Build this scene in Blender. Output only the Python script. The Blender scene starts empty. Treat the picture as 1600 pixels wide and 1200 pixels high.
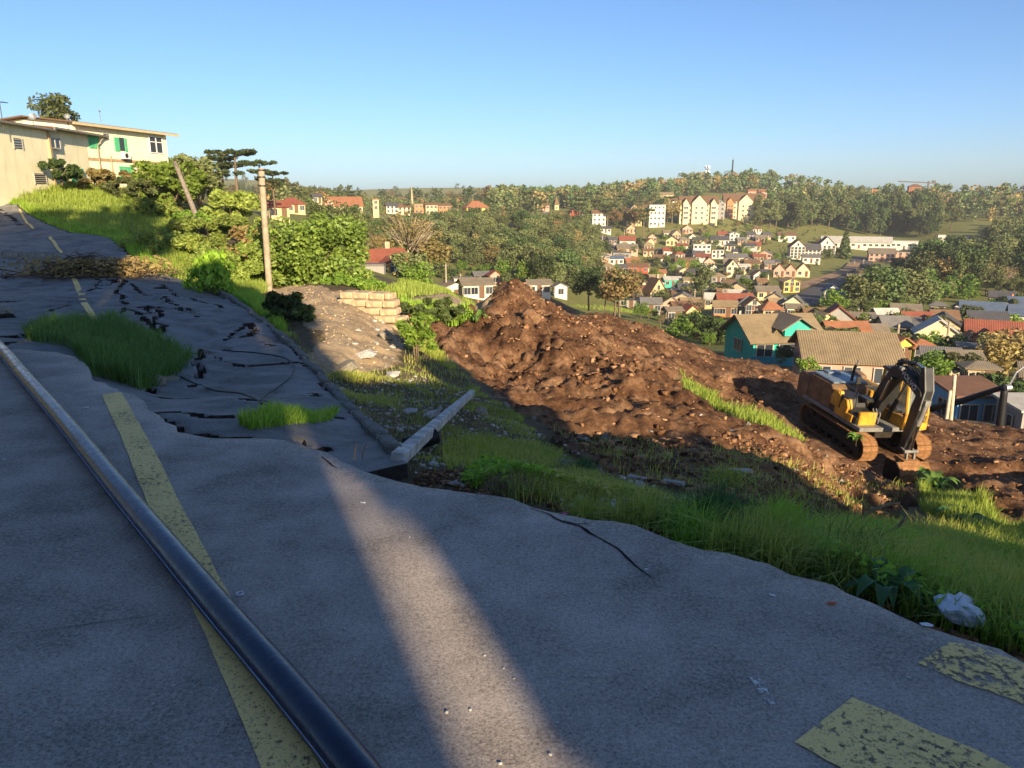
import bpy, bmesh, math, random
import numpy as np
from mathutils import Vector, Matrix, Euler
R = math.radians
random.seed(7); rng = np.random.default_rng(7)
SC = bpy.context.scene
COL = SC.collection

# ---------------------------------------------------------------- camera
FPX, PITCH, CAMZ = 1180.0, R(14.0), 1.6
cam_d = bpy.data.cameras.new('camera'); cam = bpy.data.objects.new('camera', cam_d); COL.objects.link(cam)
cam_d.sensor_width = 36.0; cam_d.lens = 36.0 * FPX / 1600.0
cam_d.clip_start = 0.05; cam_d.clip_end = 6000
cam.location = (0, 0, CAMZ); cam.rotation_euler = (R(90) - PITCH, 0, 0)
SC.camera = cam

# ---------------------------------------------------------------- sky and sun
SUN_EL = R(17.0)
SUN_H = Vector((0.36, -0.93, 0)).normalized()          # horizontal direction towards the sun
SUN_V = Vector((SUN_H.x * math.cos(SUN_EL), SUN_H.y * math.cos(SUN_EL), math.sin(SUN_EL)))
w = bpy.data.worlds.new('World'); SC.world = w; w.use_nodes = True
nt = w.node_tree; bg = nt.nodes['Background']
sky = nt.nodes.new('ShaderNodeTexSky'); sky.sky_type = 'NISHITA'; sky.sun_disc = False
sky.sun_elevation = SUN_EL; sky.sun_rotation = math.atan2(SUN_H.x, SUN_H.y)
sky.altitude = 2000; sky.air_density = 1.0; sky.dust_density = 4.0; sky.ozone_density = 5.0
nt.links.new(sky.outputs[0], bg.inputs[0]); bg.inputs[1].default_value = 0.085
sl = bpy.data.lights.new('sun', 'SUN'); sl.energy = 5.0; sl.angle = R(0.5); sl.color = (1.0, 0.81, 0.54)
sun = bpy.data.objects.new('sun', sl); COL.objects.link(sun)
sun.rotation_euler = SUN_V.to_track_quat('Z', 'Y').to_euler()
SC.view_settings.view_transform = 'Standard'; SC.view_settings.look = 'None'
SC.view_settings.gamma = 1.0; SC.view_settings.exposure = 1.08
SC.render.engine = 'CYCLES'
SC.cycles.max_bounces = 5; SC.cycles.diffuse_bounces = 2; SC.cycles.glossy_bounces = 2; SC.cycles.transparent_max_bounces = 6; SC.cycles.volume_bounces = 0

# ---------------------------------------------------------------- pixels, noise, small maths
CP, SP = math.cos(PITCH), math.sin(PITCH)
def ray(u, v):
    xc = (np.asarray(u, float) - 800) / FPX; yc = (600 - np.asarray(v, float)) / FPX
    return xc, CP + yc * SP, -SP + yc * CP
def atD(u, v, D):                      # point on the ray at forward distance D
    x, y, z = ray(u, v); k = D / y
    return np.array([x * k, y * k, CAMZ + z * k])
def onZ(u, v, z0=0.0):                 # point where the ray meets the plane z = z0
    x, y, z = ray(u, v); k = (z0 - CAMZ) / z
    return np.array([x * k, y * k, CAMZ + z * k])
def mpp(D): return D / FPX * CP        # metres per photo pixel at distance D (roughly)

def _h(ix, iy, s):
    n = (ix.astype(np.int64) * 374761393 + iy.astype(np.int64) * 668265263 + s * 974634777) & 0xffffffff
    n = ((n ^ (n >> 13)) * 1274126177) & 0xffffffff
    return ((n ^ (n >> 16)) & 0xffff) / 65535.0
def vnoise(x, y, s=0):
    x = np.asarray(x, float); y = np.asarray(y, float)
    ix = np.floor(x); iy = np.floor(y); fx = x - ix; fy = y - iy
    fx = fx * fx * (3 - 2 * fx); fy = fy * fy * (3 - 2 * fy)
    a = _h(ix, iy, s); b = _h(ix + 1, iy, s); c = _h(ix, iy + 1, s); d = _h(ix + 1, iy + 1, s)
    return (a + (b - a) * fx) * (1 - fy) + (c + (d - c) * fx) * fy
def fbm(x, y, octv=4, s=0, g=0.5):
    t = 0; a = 1.0; n = 0
    for i in range(octv):
        t = t + a * (vnoise(x, y, s + i) * 2 - 1); n += a; a *= g
        x = np.asarray(x) * 2.03 + 11.3; y = np.asarray(y) * 2.03 + 5.7
    return t / n
def inpoly(px, py, poly):
    px = np.asarray(px, float); py = np.asarray(py, float)
    ins = np.zeros(px.shape, bool); n = len(poly)
    for i in range(n):
        x1, y1 = poly[i][0], poly[i][1]; x2, y2 = poly[(i + 1) % n][0], poly[(i + 1) % n][1]
        if y1 == y2: continue
        c = ((y1 > py) != (y2 > py)) & (px < (x2 - x1) * (py - y1) / (y2 - y1) + x1)
        ins ^= c
    return ins
def segdist(px, py, pts):              # distance to a polyline
    d = np.full(np.shape(px), 1e9)
    for (x1, y1), (x2, y2) in zip(pts[:-1], pts[1:]):
        vx, vy = x2 - x1, y2 - y1; L = vx * vx + vy * vy + 1e-12
        t = np.clip(((px - x1) * vx + (py - y1) * vy) / L, 0, 1)
        d = np.minimum(d, np.hypot(px - x1 - t * vx, py - y1 - t * vy))
    return d
def sstep(a, b, x):
    t = np.clip((x - a) / (b - a), 0, 1); return t * t * (3 - 2 * t)

# ---------------------------------------------------------------- objects
def tag(o, label=None, cat=None, group=None, kind=None):
    if label: o['label'] = label
    if cat: o['category'] = cat
    if group: o['group'] = group
    if kind: o['kind'] = kind
    return o
def link(o, parent=None):
    COL.objects.link(o)
    if parent is not None: o.parent = parent
    return o
def empty(name, loc=(0, 0, 0), rot=(0, 0, 0), parent=None):
    o = bpy.data.objects.new(name, None); o.location = loc; o.rotation_euler = rot
    o.empty_display_size = 0.2
    return link(o, parent)
def npmesh(name, V, F, mats=(), smooth=False, fm=None):
    """V (n,3); F (m,k) ints all of one size"""
    V = np.ascontiguousarray(V, np.float32); F = np.ascontiguousarray(F, np.int32)
    me = bpy.data.meshes.new(name); m, k = F.shape
    me.vertices.add(len(V)); me.vertices.foreach_set('co', V.ravel())
    me.loops.add(m * k); me.loops.foreach_set('vertex_index', F.ravel())
    me.polygons.add(m); me.polygons.foreach_set('loop_start', np.arange(0, m * k, k, dtype=np.int32))
    me.polygons.foreach_set('loop_total', np.full(m, k, np.int32))
    if smooth: me.polygons.foreach_set('use_smooth', np.ones(m, bool))
    for mt in mats: me.materials.append(mt)
    if fm is not None: me.polygons.foreach_set('material_index', np.ascontiguousarray(fm, np.int32))
    me.update(calc_edges=True); me.validate(); return me
def put(name, me, parent=None, loc=(0, 0, 0), rot=(0, 0, 0), scale=None):
    o = bpy.data.objects.new(name, me); o.location = loc; o.rotation_euler = rot
    if scale is not None: o.scale = scale if hasattr(scale, '__len__') else (scale,) * 3
    return link(o, parent)
class MB:
    """collects primitive shapes into one mesh"""
    def __init__(s): s.V = []; s.F = []; s.M = []; s.n = 0
    def add(s, V, F, m=0):
        V = [tuple(map(float, p)) for p in V]
        s.V += V; s.F += [tuple(i + s.n for i in f) for f in F]; s.M += [m] * len(F); s.n += len(V); return s
    def box(s, c, d, rot=None, m=0, taper=1.0):
        x, y, z = d[0] / 2, d[1] / 2, d[2] / 2; t = taper
        P = [(-x, -y, -z), (x, -y, -z), (x, y, -z), (-x, y, -z), (-x * t, -y * t, z), (x * t, -y * t, z), (x * t, y * t, z), (-x * t, y * t, z)]
        if rot is not None:
            M = Euler(rot).to_matrix(); P = [M @ Vector(p) for p in P]
        P = [(p[0] + c[0], p[1] + c[1], p[2] + c[2]) for p in P]
        return s.add(P, [(3, 2, 1, 0), (4, 5, 6, 7), (0, 1, 5, 4), (1, 2, 6, 5), (2, 3, 7, 6), (3, 0, 4, 7)], m)
    def tube(s, pts, r, n=8, m=0, cap=True):
        pts = [Vector(p) for p in pts]; rs = r if hasattr(r, '__len__') else [r] * len(pts)
        V = []; F = []; up = None
        for i, p in enumerate(pts):
            t = (pts[min(i + 1, len(pts) - 1)] - pts[max(i - 1, 0)]).normalized()
            if up is None: up = Vector((0, 0, 1)) if abs(t.z) < 0.9 else Vector((1, 0, 0))
            a = t.cross(up)
            if a.length < 1e-6: a = t.orthogonal()
            a.normalize(); b = a.cross(t).normalized(); up = b
            for k in range(n):
                an = 2 * math.pi * k / n; V.append(p + (a * math.cos(an) + b * math.sin(an)) * rs[i])
        for i in range(len(pts) - 1):
            for k in range(n):
                F.append((i * n + k, i * n + (k + 1) % n, (i + 1) * n + (k + 1) % n, (i + 1) * n + k))
        if cap: F.append(tuple(range(n - 1, -1, -1))); F.append(tuple(range((len(pts) - 1) * n, len(pts) * n)))
        return s.add(V, F, m)
    def prism(s, poly, y0, y1, m=0, axis='y'):
        """poly of (a, b): extruded along an axis"""
        n = len(poly)
        def P(a, b, h): return {'y': (a, h, b), 'x': (h, a, b), 'z': (a, b, h)}[axis]
        V = [P(a, b, y0) for a, b in poly] + [P(a, b, y1) for a, b in poly]
        F = [tuple(range(n))[::-1], tuple(range(n, 2 * n))] + [(i, (i + 1) % n, n + (i + 1) % n, n + i) for i in range(n)]
        return s.add(V, F, m)
    def mesh(s, name, mats, smooth=False, bevel=0):
        me = bpy.data.meshes.new(name); me.from_pydata(s.V, [], s.F)
        for mt in (mats if isinstance(mats, (list, tuple)) else [mats]): me.materials.append(mt)
        me.polygons.foreach_set('material_index', s.M)
        bm = bmesh.new(); bm.from_mesh(me)
        bmesh.ops.recalc_face_normals(bm, faces=bm.faces)
        if bevel: bmesh.ops.bevel(bm, geom=list(bm.edges), offset=bevel, segments=1, affect='EDGES', clamp_overlap=True)
        bm.to_mesh(me); bm.free()
        if smooth: me.polygons.foreach_set('use_smooth', [True] * len(me.polygons))
        me.update(); return me
    def obj(s, name, mats, parent=None, loc=(0, 0, 0), rot=(0, 0, 0), smooth=False, bevel=0):
        return put(name, s.mesh(name, mats, smooth, bevel), parent, loc, rot)

# ---------------------------------------------------------------- materials
class NB:
    def __init__(s, name):
        s.m = bpy.data.materials.new(name); s.m.use_nodes = True; s.t = s.m.node_tree
        s.b = s.t.nodes['Principled BSDF']; s.out = s.t.nodes['Material Output']
    def n(s, typ, **kw):
        nd = s.t.nodes.new('ShaderNode' + typ)
        for k, v in kw.items(): setattr(nd, k, v)
        return nd
    def l(s, a, b): s.t.links.new(a, b)
    def coord(s, kind='Object'): return s.n('TexCoord').outputs[kind]
    def noise(s, scale, detail=4, rough=0.55, vec=None, dist=0.0):
        nd = s.n('TexNoise'); nd.inputs['Scale'].default_value = scale; nd.inputs['Detail'].default_value = detail
        nd.inputs['Roughness'].default_value = rough; nd.inputs['Distortion'].default_value = dist
        if vec is not None: s.l(vec, nd.inputs['Vector'])
        return nd.outputs[0]
    def ramp(s, fac, stops):
        r = s.n('ValToRGB'); s.l(fac, r.inputs[0]); e = r.color_ramp.elements
        while len(e) < len(stops): e.new(0.5)
        for i, (p, c) in enumerate(stops):
            e[i].position = p; e[i].color = (*c, 1) if len(c) == 3 else c
        return r.outputs[0]
    def mix(s, fac, a, b, mode='MIX'):
        x = s.n('MixRGB'); x.blend_type = mode
        for i, v in enumerate((fac, a, b)):
            if hasattr(v, 'type') and hasattr(v, 'node'): s.l(v, x.inputs[i])
            elif isinstance(v, (int, float)): x.inputs[i].default_value = v if i == 0 else (v, v, v, 1)
            else: x.inputs[i].default_value = (*v, 1)
        return x.outputs[0]
    def math(s, op, a, b=0.0):
        x = s.n('Math'); x.operation = op
        for i, v in enumerate((a, b)):
            if hasattr(v, 'node'): s.l(v, x.inputs[i])
            else: x.inputs[i].default_value = v
        return x.outputs[0]
    def bump(s, h, strength=0.4, dist=0.02, target=None):
        b = s.n('Bump'); b.inputs['Strength'].default_value = strength; b.inputs['Distance'].default_value = dist
        s.l(h, b.inputs['Height']); s.l(b.outputs[0], s.b.inputs['Normal']); return b
    def col(s, c): 
        if hasattr(c, 'node'): s.l(c, s.b.inputs['Base Color'])
        else: s.b.inputs['Base Color'].default_value = (*c, 1)
    def rough(s, r, spec=0.3):
        if hasattr(r, 'node'): s.l(r, s.b.inputs['Roughness'])
        else: s.b.inputs['Roughness'].default_value = r
        s.b.inputs['Specular IOR Level'].default_value = spec
MATS = {}
def plain(name, c, rough=0.7, spec=0.3, var=0.25, scale=6.0, bump=0.0, metal=0.0, bscale=None):
    if name in MATS: return MATS[name]
    b = NB(name); n = b.noise(scale, 5, 0.6, b.coord())
    lo = tuple(x * (1 - var) for x in c); hi = tuple(min(1, x * (1 + var)) for x in c)
    b.col(b.ramp(n, [(0.3, lo), (0.7, hi)])); b.rough(rough, spec); b.b.inputs['Metallic'].default_value = metal
    if bump: b.bump(b.noise(bscale or scale * 6, 4, 0.6, b.coord()), bump, 0.02)
    MATS[name] = b.m; return b.m
def wall_mat(name, c, stain=(0.25, 0.2, 0.15), amt=0.35):
    if name in MATS: return MATS[name]
    b = NB(name); co = b.coord(); mp = b.n('Mapping'); b.l(co, mp.inputs[0]); mp.inputs['Scale'].default_value = (1.3, 1.3, 0.25)
    n1 = b.noise(1.1, 6, 0.65, mp.outputs[0]); n2 = b.noise(0.6, 4, 0.6, co)
    f = b.math('MULTIPLY', b.ramp(n1, [(0.5, (0, 0, 0)), (0.75, (1, 1, 1))]), amt)
    base = b.ramp(n2, [(0.3, tuple(x * 0.88 for x in c)), (0.7, c)])
    b.col(b.mix(f, base, stain)); b.rough(0.85, 0.2); b.bump(b.noise(30, 3, 0.6, co), 0.15, 0.01)
    MATS[name] = b.m; return b.m
def roof_mat(name, c, tile=0.28, corr=False, var=0.35):
    if name in MATS: return MATS[name]
    b = NB(name); co = b.coord('UV')
    w1 = b.n('TexWave'); w1.wave_type = 'BANDS'; w1.bands_direction = 'X'; w1.inputs['Scale'].default_value = (1.9 if corr else 1.0 / tile / 3.14) ; b.l(co, w1.inputs[0])
    w2 = b.n('TexWave'); w2.wave_type = 'BANDS'; w2.bands_direction = 'Y'; w2.wave_profile = 'SAW'; w2.inputs['Scale'].default_value = (0.12 if corr else 1.0 / 0.36 / 6.28); b.l(co, w2.inputs[0])
    n = b.noise(0.9, 6, 0.7, b.coord()); n2 = b.noise(5, 4, 0.7, b.coord())
    cc = b.ramp(n, [(0.25, tuple(x * (1 - var) for x in c)), (0.55, c), (0.8, tuple(min(1, x * (1 + var * 0.6)) for x in c))])
    cc = b.mix(b.math('MULTIPLY', n2, 0.45), cc, (0.07, 0.06, 0.05))
    b.col(cc); b.rough(0.8, 0.2)
    h = b.math('ADD', b.math('MULTIPLY', w1.outputs[1], 0.6), b.math('MULTIPLY', w2.outputs[1], 0.6)); b.bump(h, 0.7, 0.06)
    MATS[name] = b.m; return b.m
def leaf_mat(name, c1, c2, trans=0.25, obj_var=0.25, spec=0.25, c3=None):
    if name in MATS: return MATS[name]
    b = NB(name); g = b.n('NewGeometry'); oi = b.n('ObjectInfo')
    n = b.noise(0.55, 3, 0.6, b.coord())
    f = b.math('ADD', b.math('MULTIPLY', g.outputs['Random Per Island'], 0.42), b.math('MULTIPLY', n, 0.75))
    st = [(0.15, c1), (0.85, c2)]
    if c3: st = [(0.1, c1), (0.6, c2), (0.95, c3)]
    c = b.ramp(f, st)
    hs = b.n('HueSaturation'); b.l(c, hs.inputs['Color'])
    b.l(b.math('ADD', b.math('MULTIPLY', oi.outputs['Random'], obj_var * 0.09), 0.5 - obj_var * 0.05), hs.inputs['Hue'])
    b.l(b.math('ADD', b.math('MULTIPLY', b.math('FRACT', b.math('MULTIPLY', oi.outputs['Random'], 7.31)), obj_var * 2), 1 - obj_var), hs.inputs['Value'])
    b.col(hs.outputs[0]); b.rough(0.55, spec)
    tr = b.n('BsdfTranslucent'); b.l(hs.outputs[0], tr.inputs[0]); mx = b.n('MixShader'); mx.inputs[0].default_value = trans
    b.l(b.b.outputs[0], mx.inputs[1]); b.l(tr.outputs[0], mx.inputs[2]); b.l(mx.outputs[0], b.out.inputs[0])
    MATS[name] = b.m; return b.m
# ================================================================ terrain
CTRL = {
 -250: [(500, 17), (430, 28), (390, 36), (340, 50), (290, 58), (250, 64), (215, 80), (190, 140)],
 0:   [(520, 15), (430, 29), (395, 36), (370, 43), (335, 55), (300, 61), (270, 66), (250, 70), (235, 85), (232, 160)],
 150: [(600, 10), (545, 14), (515, 17), (460, 23.5), (420, 30), (395, 36), (370, 43), (340, 55), (310, 64), (288, 75), (280, 95), (285, 160)],
 270: [(680, 6.6), (640, 9.3), (600, 11.6), (560, 14), (500, 19), (440, 28), (410, 34), (380, 45), (350, 57), (320, 73), (302, 84), (298, 110), (300, 200)],
 420: [(676, 7.0), (640, 9.3), (560, 14.5), (500, 20), (455, 32), (430, 40), (400, 54), (370, 80), (345, 120), (330, 190), (318, 300), (312, 500)],
 520: [(700, 7.4), (650, 9.6), (590, 13), (540, 16.5), (500, 19.5), (465, 25), (445, 32), (425, 50), (400, 85), (375, 120), (345, 190), (328, 300), (318, 450)],
 620: [(735, 6.0), (700, 7.6), (650, 10.5), (600, 14), (550, 18.5), (500, 26), (475, 32), (458, 45), (442, 62), (430, 90), (412, 150), (385, 220), (360, 290), (340, 360), (330, 430), (322, 600)],
 720: [(755, 5.2), (720, 6.9), (680, 9.5), (640, 12.8), (600, 17), (550, 23), (510, 28), (490, 34), (478, 44), (470, 90), (458, 150), (430, 200), (390, 260), (360, 320), (340, 390), (325, 520)],
 800: [(770, 4.6), (740, 6.3), (700, 9.5), (650, 14), (600, 20), (560, 24), (520, 26), (485, 27.5), (464, 28.6)],
 860: [(785, 4.5), (740, 7.0), (700, 10.5), (650, 15.5), (600, 20.5), (560, 23.5), (525, 25.5), (498, 27), (476, 29)],
 930: [(805, 4.4), (760, 6.6), (710, 10.5), (660, 15), (620, 18.5), (580, 22), (550, 24.5), (530, 27), (510, 33), (497, 37)],
 1000: [(828, 4.0), (780, 5.8), (720, 9.5), (660, 15), (620, 18.6), (600, 20), (565, 26.5), (540, 30), (509, 37)],
 1100: [(850, 3.8), (800, 5.6), (760, 7.6), (720, 10), (680, 14), (640, 19), (600, 25.5), (572, 32), (547, 38)],
 1200: [(872, 3.6), (830, 5.0), (780, 7.6), (720, 12), (660, 19), (620, 26), (596, 32), (572, 39)],
 1300: [(905, 3.4), (860, 4.9), (800, 9.5), (740, 17), (690, 22), (655, 26.5), (625, 32), (604, 38)],
 1400: [(945, 3.05), (880, 5.4), (840, 8.5), (800, 13), (760, 19.3), (730, 21.6), (690, 26), (655, 33), (640, 38)],
 1500: [(985, 2.85), (930, 4.2), (860, 7.5), (790, 14.5), (740, 20.5), (705, 25.5), (678, 31), (662, 36)],
 1600: [(1022, 2.7), (960, 4.2), (880, 8), (800, 13.5), (740, 20), (705, 26.5), (688, 31), (678, 35)],
 1750: [(1080, 2.5), (1000, 4.0), (900, 8), (810, 13.5), (750, 20), (715, 26.5), (700, 31)],
}
FARC = {   # behind the crests: the valley and the far hillside
 800: [(452, 150), (440, 175), (400, 235), (370, 290), (348, 340), (335, 420), (322, 560)],
 880: [(470, 150), (440, 190), (400, 260), (370, 320), (350, 380), (335, 470), (320, 640)],
 1000: [(500, 130), (480, 200), (440, 270), (400, 340), (370, 400), (345, 460), (315, 600), (306, 720)],
 1100: [(535, 100), (500, 150), (470, 210), (440, 270), (400, 345), (370, 400), (345, 450), (318, 560), (294, 720)],
 1200: [(556, 72), (520, 110), (490, 160), (470, 200), (440, 260), (400, 350), (375, 420), (345, 500), (315, 600), (292, 720)],
 1300: [(595, 58), (560, 85), (520, 120), (480, 180), (440, 260), (400, 370), (378, 430), (345, 520), (318, 620), (308, 720)],
 1400: [(625, 55), (580, 78), (540, 105), (500, 150), (460, 215), (430, 280), (400, 380), (378, 440), (340, 560), (320, 660), (310, 760)],
 1500: [(652, 50), (600, 72), (550, 102), (500, 155), (460, 215), (430, 270), (400, 340), (370, 420), (340, 520), (318, 640), (310, 740)],
 1600: [(672, 48), (620, 66), (560, 97), (500, 155), (460, 215), (430, 270), (400, 330), (370, 410), (340, 500), (320, 600), (310, 720)],
 1760: [(690, 48), (620, 68), (560, 97), (500, 155), (460, 215), (430, 260), (400, 320), (370, 400), (335, 500), (305, 720)],
}
pts = []
for tab in (CTRL, FARC):
    for u, lst in tab.items():
        for v, D in lst: pts.append(atD(u, v, D))
for u, D, z in [(800, 38, -5.5), (800, 60, -9.5), (800, 100, -14), (860, 40, -6.5), (860, 65, -11), (860, 100, -15), (930, 46, -6.6), (930, 70, -12), (930, 110, -18),
                (1000, 46, -6.2), (1000, 70, -12), (1100, 46, -8.5), (1100, 66, -13), (1200, 46, -9.6), (1200, 56, -12), (1300, 45, -10), (1400, 44, -10.6), (1500, 42, -10.8), (1600, 40, -10.6),
                (720, 60, -6.5), (0, 300, 20), (-250, 300, 24), (150, 300, 14), (270, 400, 0), (420, 900, 3.5), (520, 1300, 3.5), (620, 1300, 3.5), (720, 1300, 3.5), (800, 1300, 3.5), (900, 1300, 4), (1000, 1300, 6), (1200, 1300, 14), (1400, 1300, 14), (1600, 1300, 14), (0, 1300, 30)]:
    p = atD(u, 300, D); p[2] = z; pts.append(p)
for th in range(-60, 61, 12):          # under the intact road
    for r_ in (0.7, 1.4, 2.1): pts.append(np.array([r_ * math.sin(R(th)), r_ * math.cos(R(th)), -0.35]))
for u, v in [(-200, 620), (0, 600), (0, 660), (100, 620), (100, 720), (200, 700), (300, 740), (400, 730), (500, 760), (620, 790), (720, 800), (-250, 560)]:
    p = onZ(u, v, 0); p[2] = -0.55; pts.append(p)
pts = np.array(pts)
pr = np.hypot(pts[:, 0], pts[:, 1]); pth = np.arctan2(pts[:, 0], pts[:, 1])
KT = 3.2
Q = np.stack([pth * KT, np.log(pr)], 1); Fv = (pts[:, 2] - CAMZ) / pr
def _kern(A, B):
    d2 = (A[:, None, 0] - B[None, :, 0]) ** 2 + (A[:, None, 1] - B[None, :, 1]) ** 2
    return -np.sqrt(d2 + 0.006)
_n = len(Q); _K = np.zeros((_n + 3, _n + 3)); _K[:_n, :_n] = _kern(Q, Q) - np.eye(_n) * 0.0015
_K[:_n, _n] = 1; _K[:_n, _n + 1:] = Q; _K[_n, :_n] = 1; _K[_n + 1:, :_n] = Q.T
_c = np.linalg.solve(_K, np.concatenate([Fv, np.zeros(3)]))
EXC_F = Vector((0.20, -0.98, 0)).normalized(); EXC_L = Vector((-EXC_F.y, EXC_F.x, 0))
_fr = atD(1346, 724, 23.2)
EXC = np.array([_fr[0] - EXC_F.x * 1.75 + EXC_L.x * 1.15, _fr[1] - EXC_F.y * 1.75 + EXC_L.y * 1.15, 0.0])
def T0(x, y):
    x = np.atleast_1d(np.asarray(x, float)); y = np.atleast_1d(np.asarray(y, float)); sh = x.shape
    x = x.ravel(); y = y.ravel(); r0 = np.hypot(x, y); r = np.clip(r0, 0.7, 1400); th = np.clip(np.arctan2(x, y), -1.05, 1.05)
    out = np.empty(len(x)); A = np.stack([th * KT, np.log(r)], 1)
    for i in range(0, len(x), 40000):
        a = A[i:i + 40000]; out[i:i + 40000] = _kern(a, Q) @ _c[:_n] + _c[_n] + a @ _c[_n + 1:]
    return (out * r + CAMZ - np.maximum(0, r0 - 1400) * 0.05).reshape(sh)
EXC_SL = (-0.07, 0.085)
EXC[2] = _fr[2] + EXC_SL[0] * (EXC[0] - _fr[0]) + EXC_SL[1] * (EXC[1] - _fr[1])               # gentle bench under the excavator
def T(x, y):
    z = T0(x, y); x = np.asarray(x, float); y = np.asarray(y, float)
    d = np.hypot(x - EXC[0], y - EXC[1]); k = 1 - sstep(3.4, 7.0, d)
    z = z * (1 - k) + k * (EXC[2] + EXC_SL[0] * (x - EXC[0]) + EXC_SL[1] * (y - EXC[1]))
    db = np.hypot(x - EXC[0] - EXC_F.x * 3.0, y - EXC[1] - EXC_F.y * 3.0)
    return z - 0.5 * np.exp(-(db / 1.25) ** 2)
_LS = np.exp(np.linspace(math.log(1.6), math.log(1700), 420))
def onT(u, v, dmin=1.6):               # where pixel rays meet the terrain (first hit beyond dmin)
    u = np.atleast_1d(np.asarray(u, float)); v = np.atleast_1d(np.asarray(v, float))
    x, y, z = ray(u, v); k = _LS[None, :] / y[:, None]
    gz = T((x[:, None] * k), (y[:, None] * k)); hit = ((CAMZ + z[:, None] * k) <= gz) & (_LS[None, :] >= dmin)
    i = np.where(hit.any(1), hit.argmax(1), len(_LS) - 1); i0 = np.maximum(i - 1, 0); a = _LS[i0]; b = _LS[i]
    for _ in range(14):
        m = (a + b) / 2; km = m / y; h = (CAMZ + z * km) <= T(x * km, y * km)
        b = np.where(h, m, b); a = np.where(h, a, m)
    km = b / y
    return np.stack([x * km, y * km, CAMZ + z * km], 1)
def polyT(pix): return [(p[0], p[1]) for p in onT([a for a, b in pix], [b for a, b in pix])]

DIRT_PX = [(628, 470), (700, 478), (740, 492), (752, 470), (775, 447), (800, 440), (830, 445), (860, 465), (900, 484), (960, 500), (1003, 509), (1100, 546), (1200, 571), (1300, 604), (1400, 638), (1500, 660), (1600, 676), (1760, 700),
           (1760, 890), (1640, 860), (1540, 800), (1470, 765), (1440, 770), (1425, 800), (1300, 815), (1200, 805), (1130, 790), (1040, 765), (960, 742), (900, 705), (850, 665), (760, 605), (690, 545), (640, 505)]
SAND_PX = [(425, 452), (470, 447), (520, 455), (560, 465), (602, 466), (622, 490), (628, 520), (622, 560), (600, 575), (540, 582), (505, 590), (478, 560), (495, 530), (470, 492), (425, 470)]
PATH_PX = [(605, 462), (640, 466), (740, 478), (760, 486), (720, 494), (650, 480)]
GSTREAK_PX = [(1060, 585), (1085, 600), (1130, 635), (1180, 650), (1230, 672), (1260, 690), (1225, 690), (1160, 662), (1100, 632), (1070, 615)]
SLUMP_PX = [(-260, 520), (-260, 405), (-120, 345), (0, 318), (30, 322), (60, 345), (110, 365), (170, 375), (195, 392), (215, 415), (240, 432), (285, 440), (310, 458), (345, 466), (395, 497), (430, 528), (470, 572), (510, 617), (560, 668), (600, 712), (632, 752), (560, 770), (430, 715), (300, 710), (150, 640), (60, 600), (-100, 590)]
SLUMP = polyT(SLUMP_PX)
DIRT = polyT(DIRT_PX); SAND = polyT(SAND_PX); PATH = polyT(PATH_PX); GST = polyT(GSTREAK_PX)
def region(x, y):
    jx = x + fbm(x * 0.9, y * 0.9, 3, 5) * 0.5; jy = y + fbm(x * 0.9, y * 0.9, 3, 9) * 0.5
    d = inpoly(jx, jy, DIRT); s = inpoly(jx, jy, SAND) | inpoly(jx, jy, PATH); g = inpoly(jx, jy, GST)
    return d, s, g
def dirt_disp(x, y, d):
    n1 = fbm(x * 0.42, y * 0.42, 3, 21); n2 = 1 - np.abs(fbm(x * 1.1, y * 1.1, 3, 31)) * 2; n3 = fbm(x * 3.1, y * 3.1, 3, 41); n4 = 1 - np.abs(fbm(x * 6.0, y * 6.0, 2, 47)) * 2
    r = np.hypot(x, y); a = sstep(6, 18, r)
    wx = x + fbm(x * .8, y * .8, 2, 151) * .9; wy = y + fbm(x * .8, y * .8, 2, 157) * .9; b3 = np.abs(fbm(wx * .62, wy * .9, 3, 161))
    bd = fbm(x * .10 + y * .05, y * .75 + x * .16, 4, 171)
    b1 = np.abs(fbm(x * 1.9, y * 1.9, 2, 131)) ** 0.8; b2 = np.abs(fbm(x * 4.3, y * 4.3, 2, 141)) ** 0.8
    mo = np.exp(-((x - 1.2) ** 2 + (y - 25.5) ** 2) / 60.0); am = 0.45 + 0.55 * mo
    return am * (n1 * 0.26 + n2 * 0.16 * (0.4 + 0.6 * a) + n3 * 0.08 + n4 * 0.05 + b1 * 0.34 + b2 * 0.2 + b3 * 0.62 - 0.46) * (0.4 + 0.6 * a) + bd * (0.5 - 0.3 * mo) * (0.3 + 0.7 * a)
def Tfull(x, y):
    x = np.atleast_1d(np.asarray(x, float)); y = np.atleast_1d(np.asarray(y, float))
    z = T(x, y); r = np.hypot(x, y); d, s, g = region(x, y)
    far = 1 - sstep(45, 68, r)
    ex = sstep(2.2, 4.0, np.hypot(x - EXC[0], y - EXC[1]))
    z = z + np.where(d & ~g, dirt_disp(x, y, d) * (0.25 + 0.75 * ex), np.where(s, fbm(x * 1.6, y * 1.6, 4, 61) * 0.16, fbm(x * 0.9, y * 0.9, 4, 71) * 0.10 * sstep(3, 8, r))) * far
    z = z - (0.2 + 0.25 * sstep(6, 10, r)) * inpoly(x, y, SLUMP)
    return z
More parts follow.
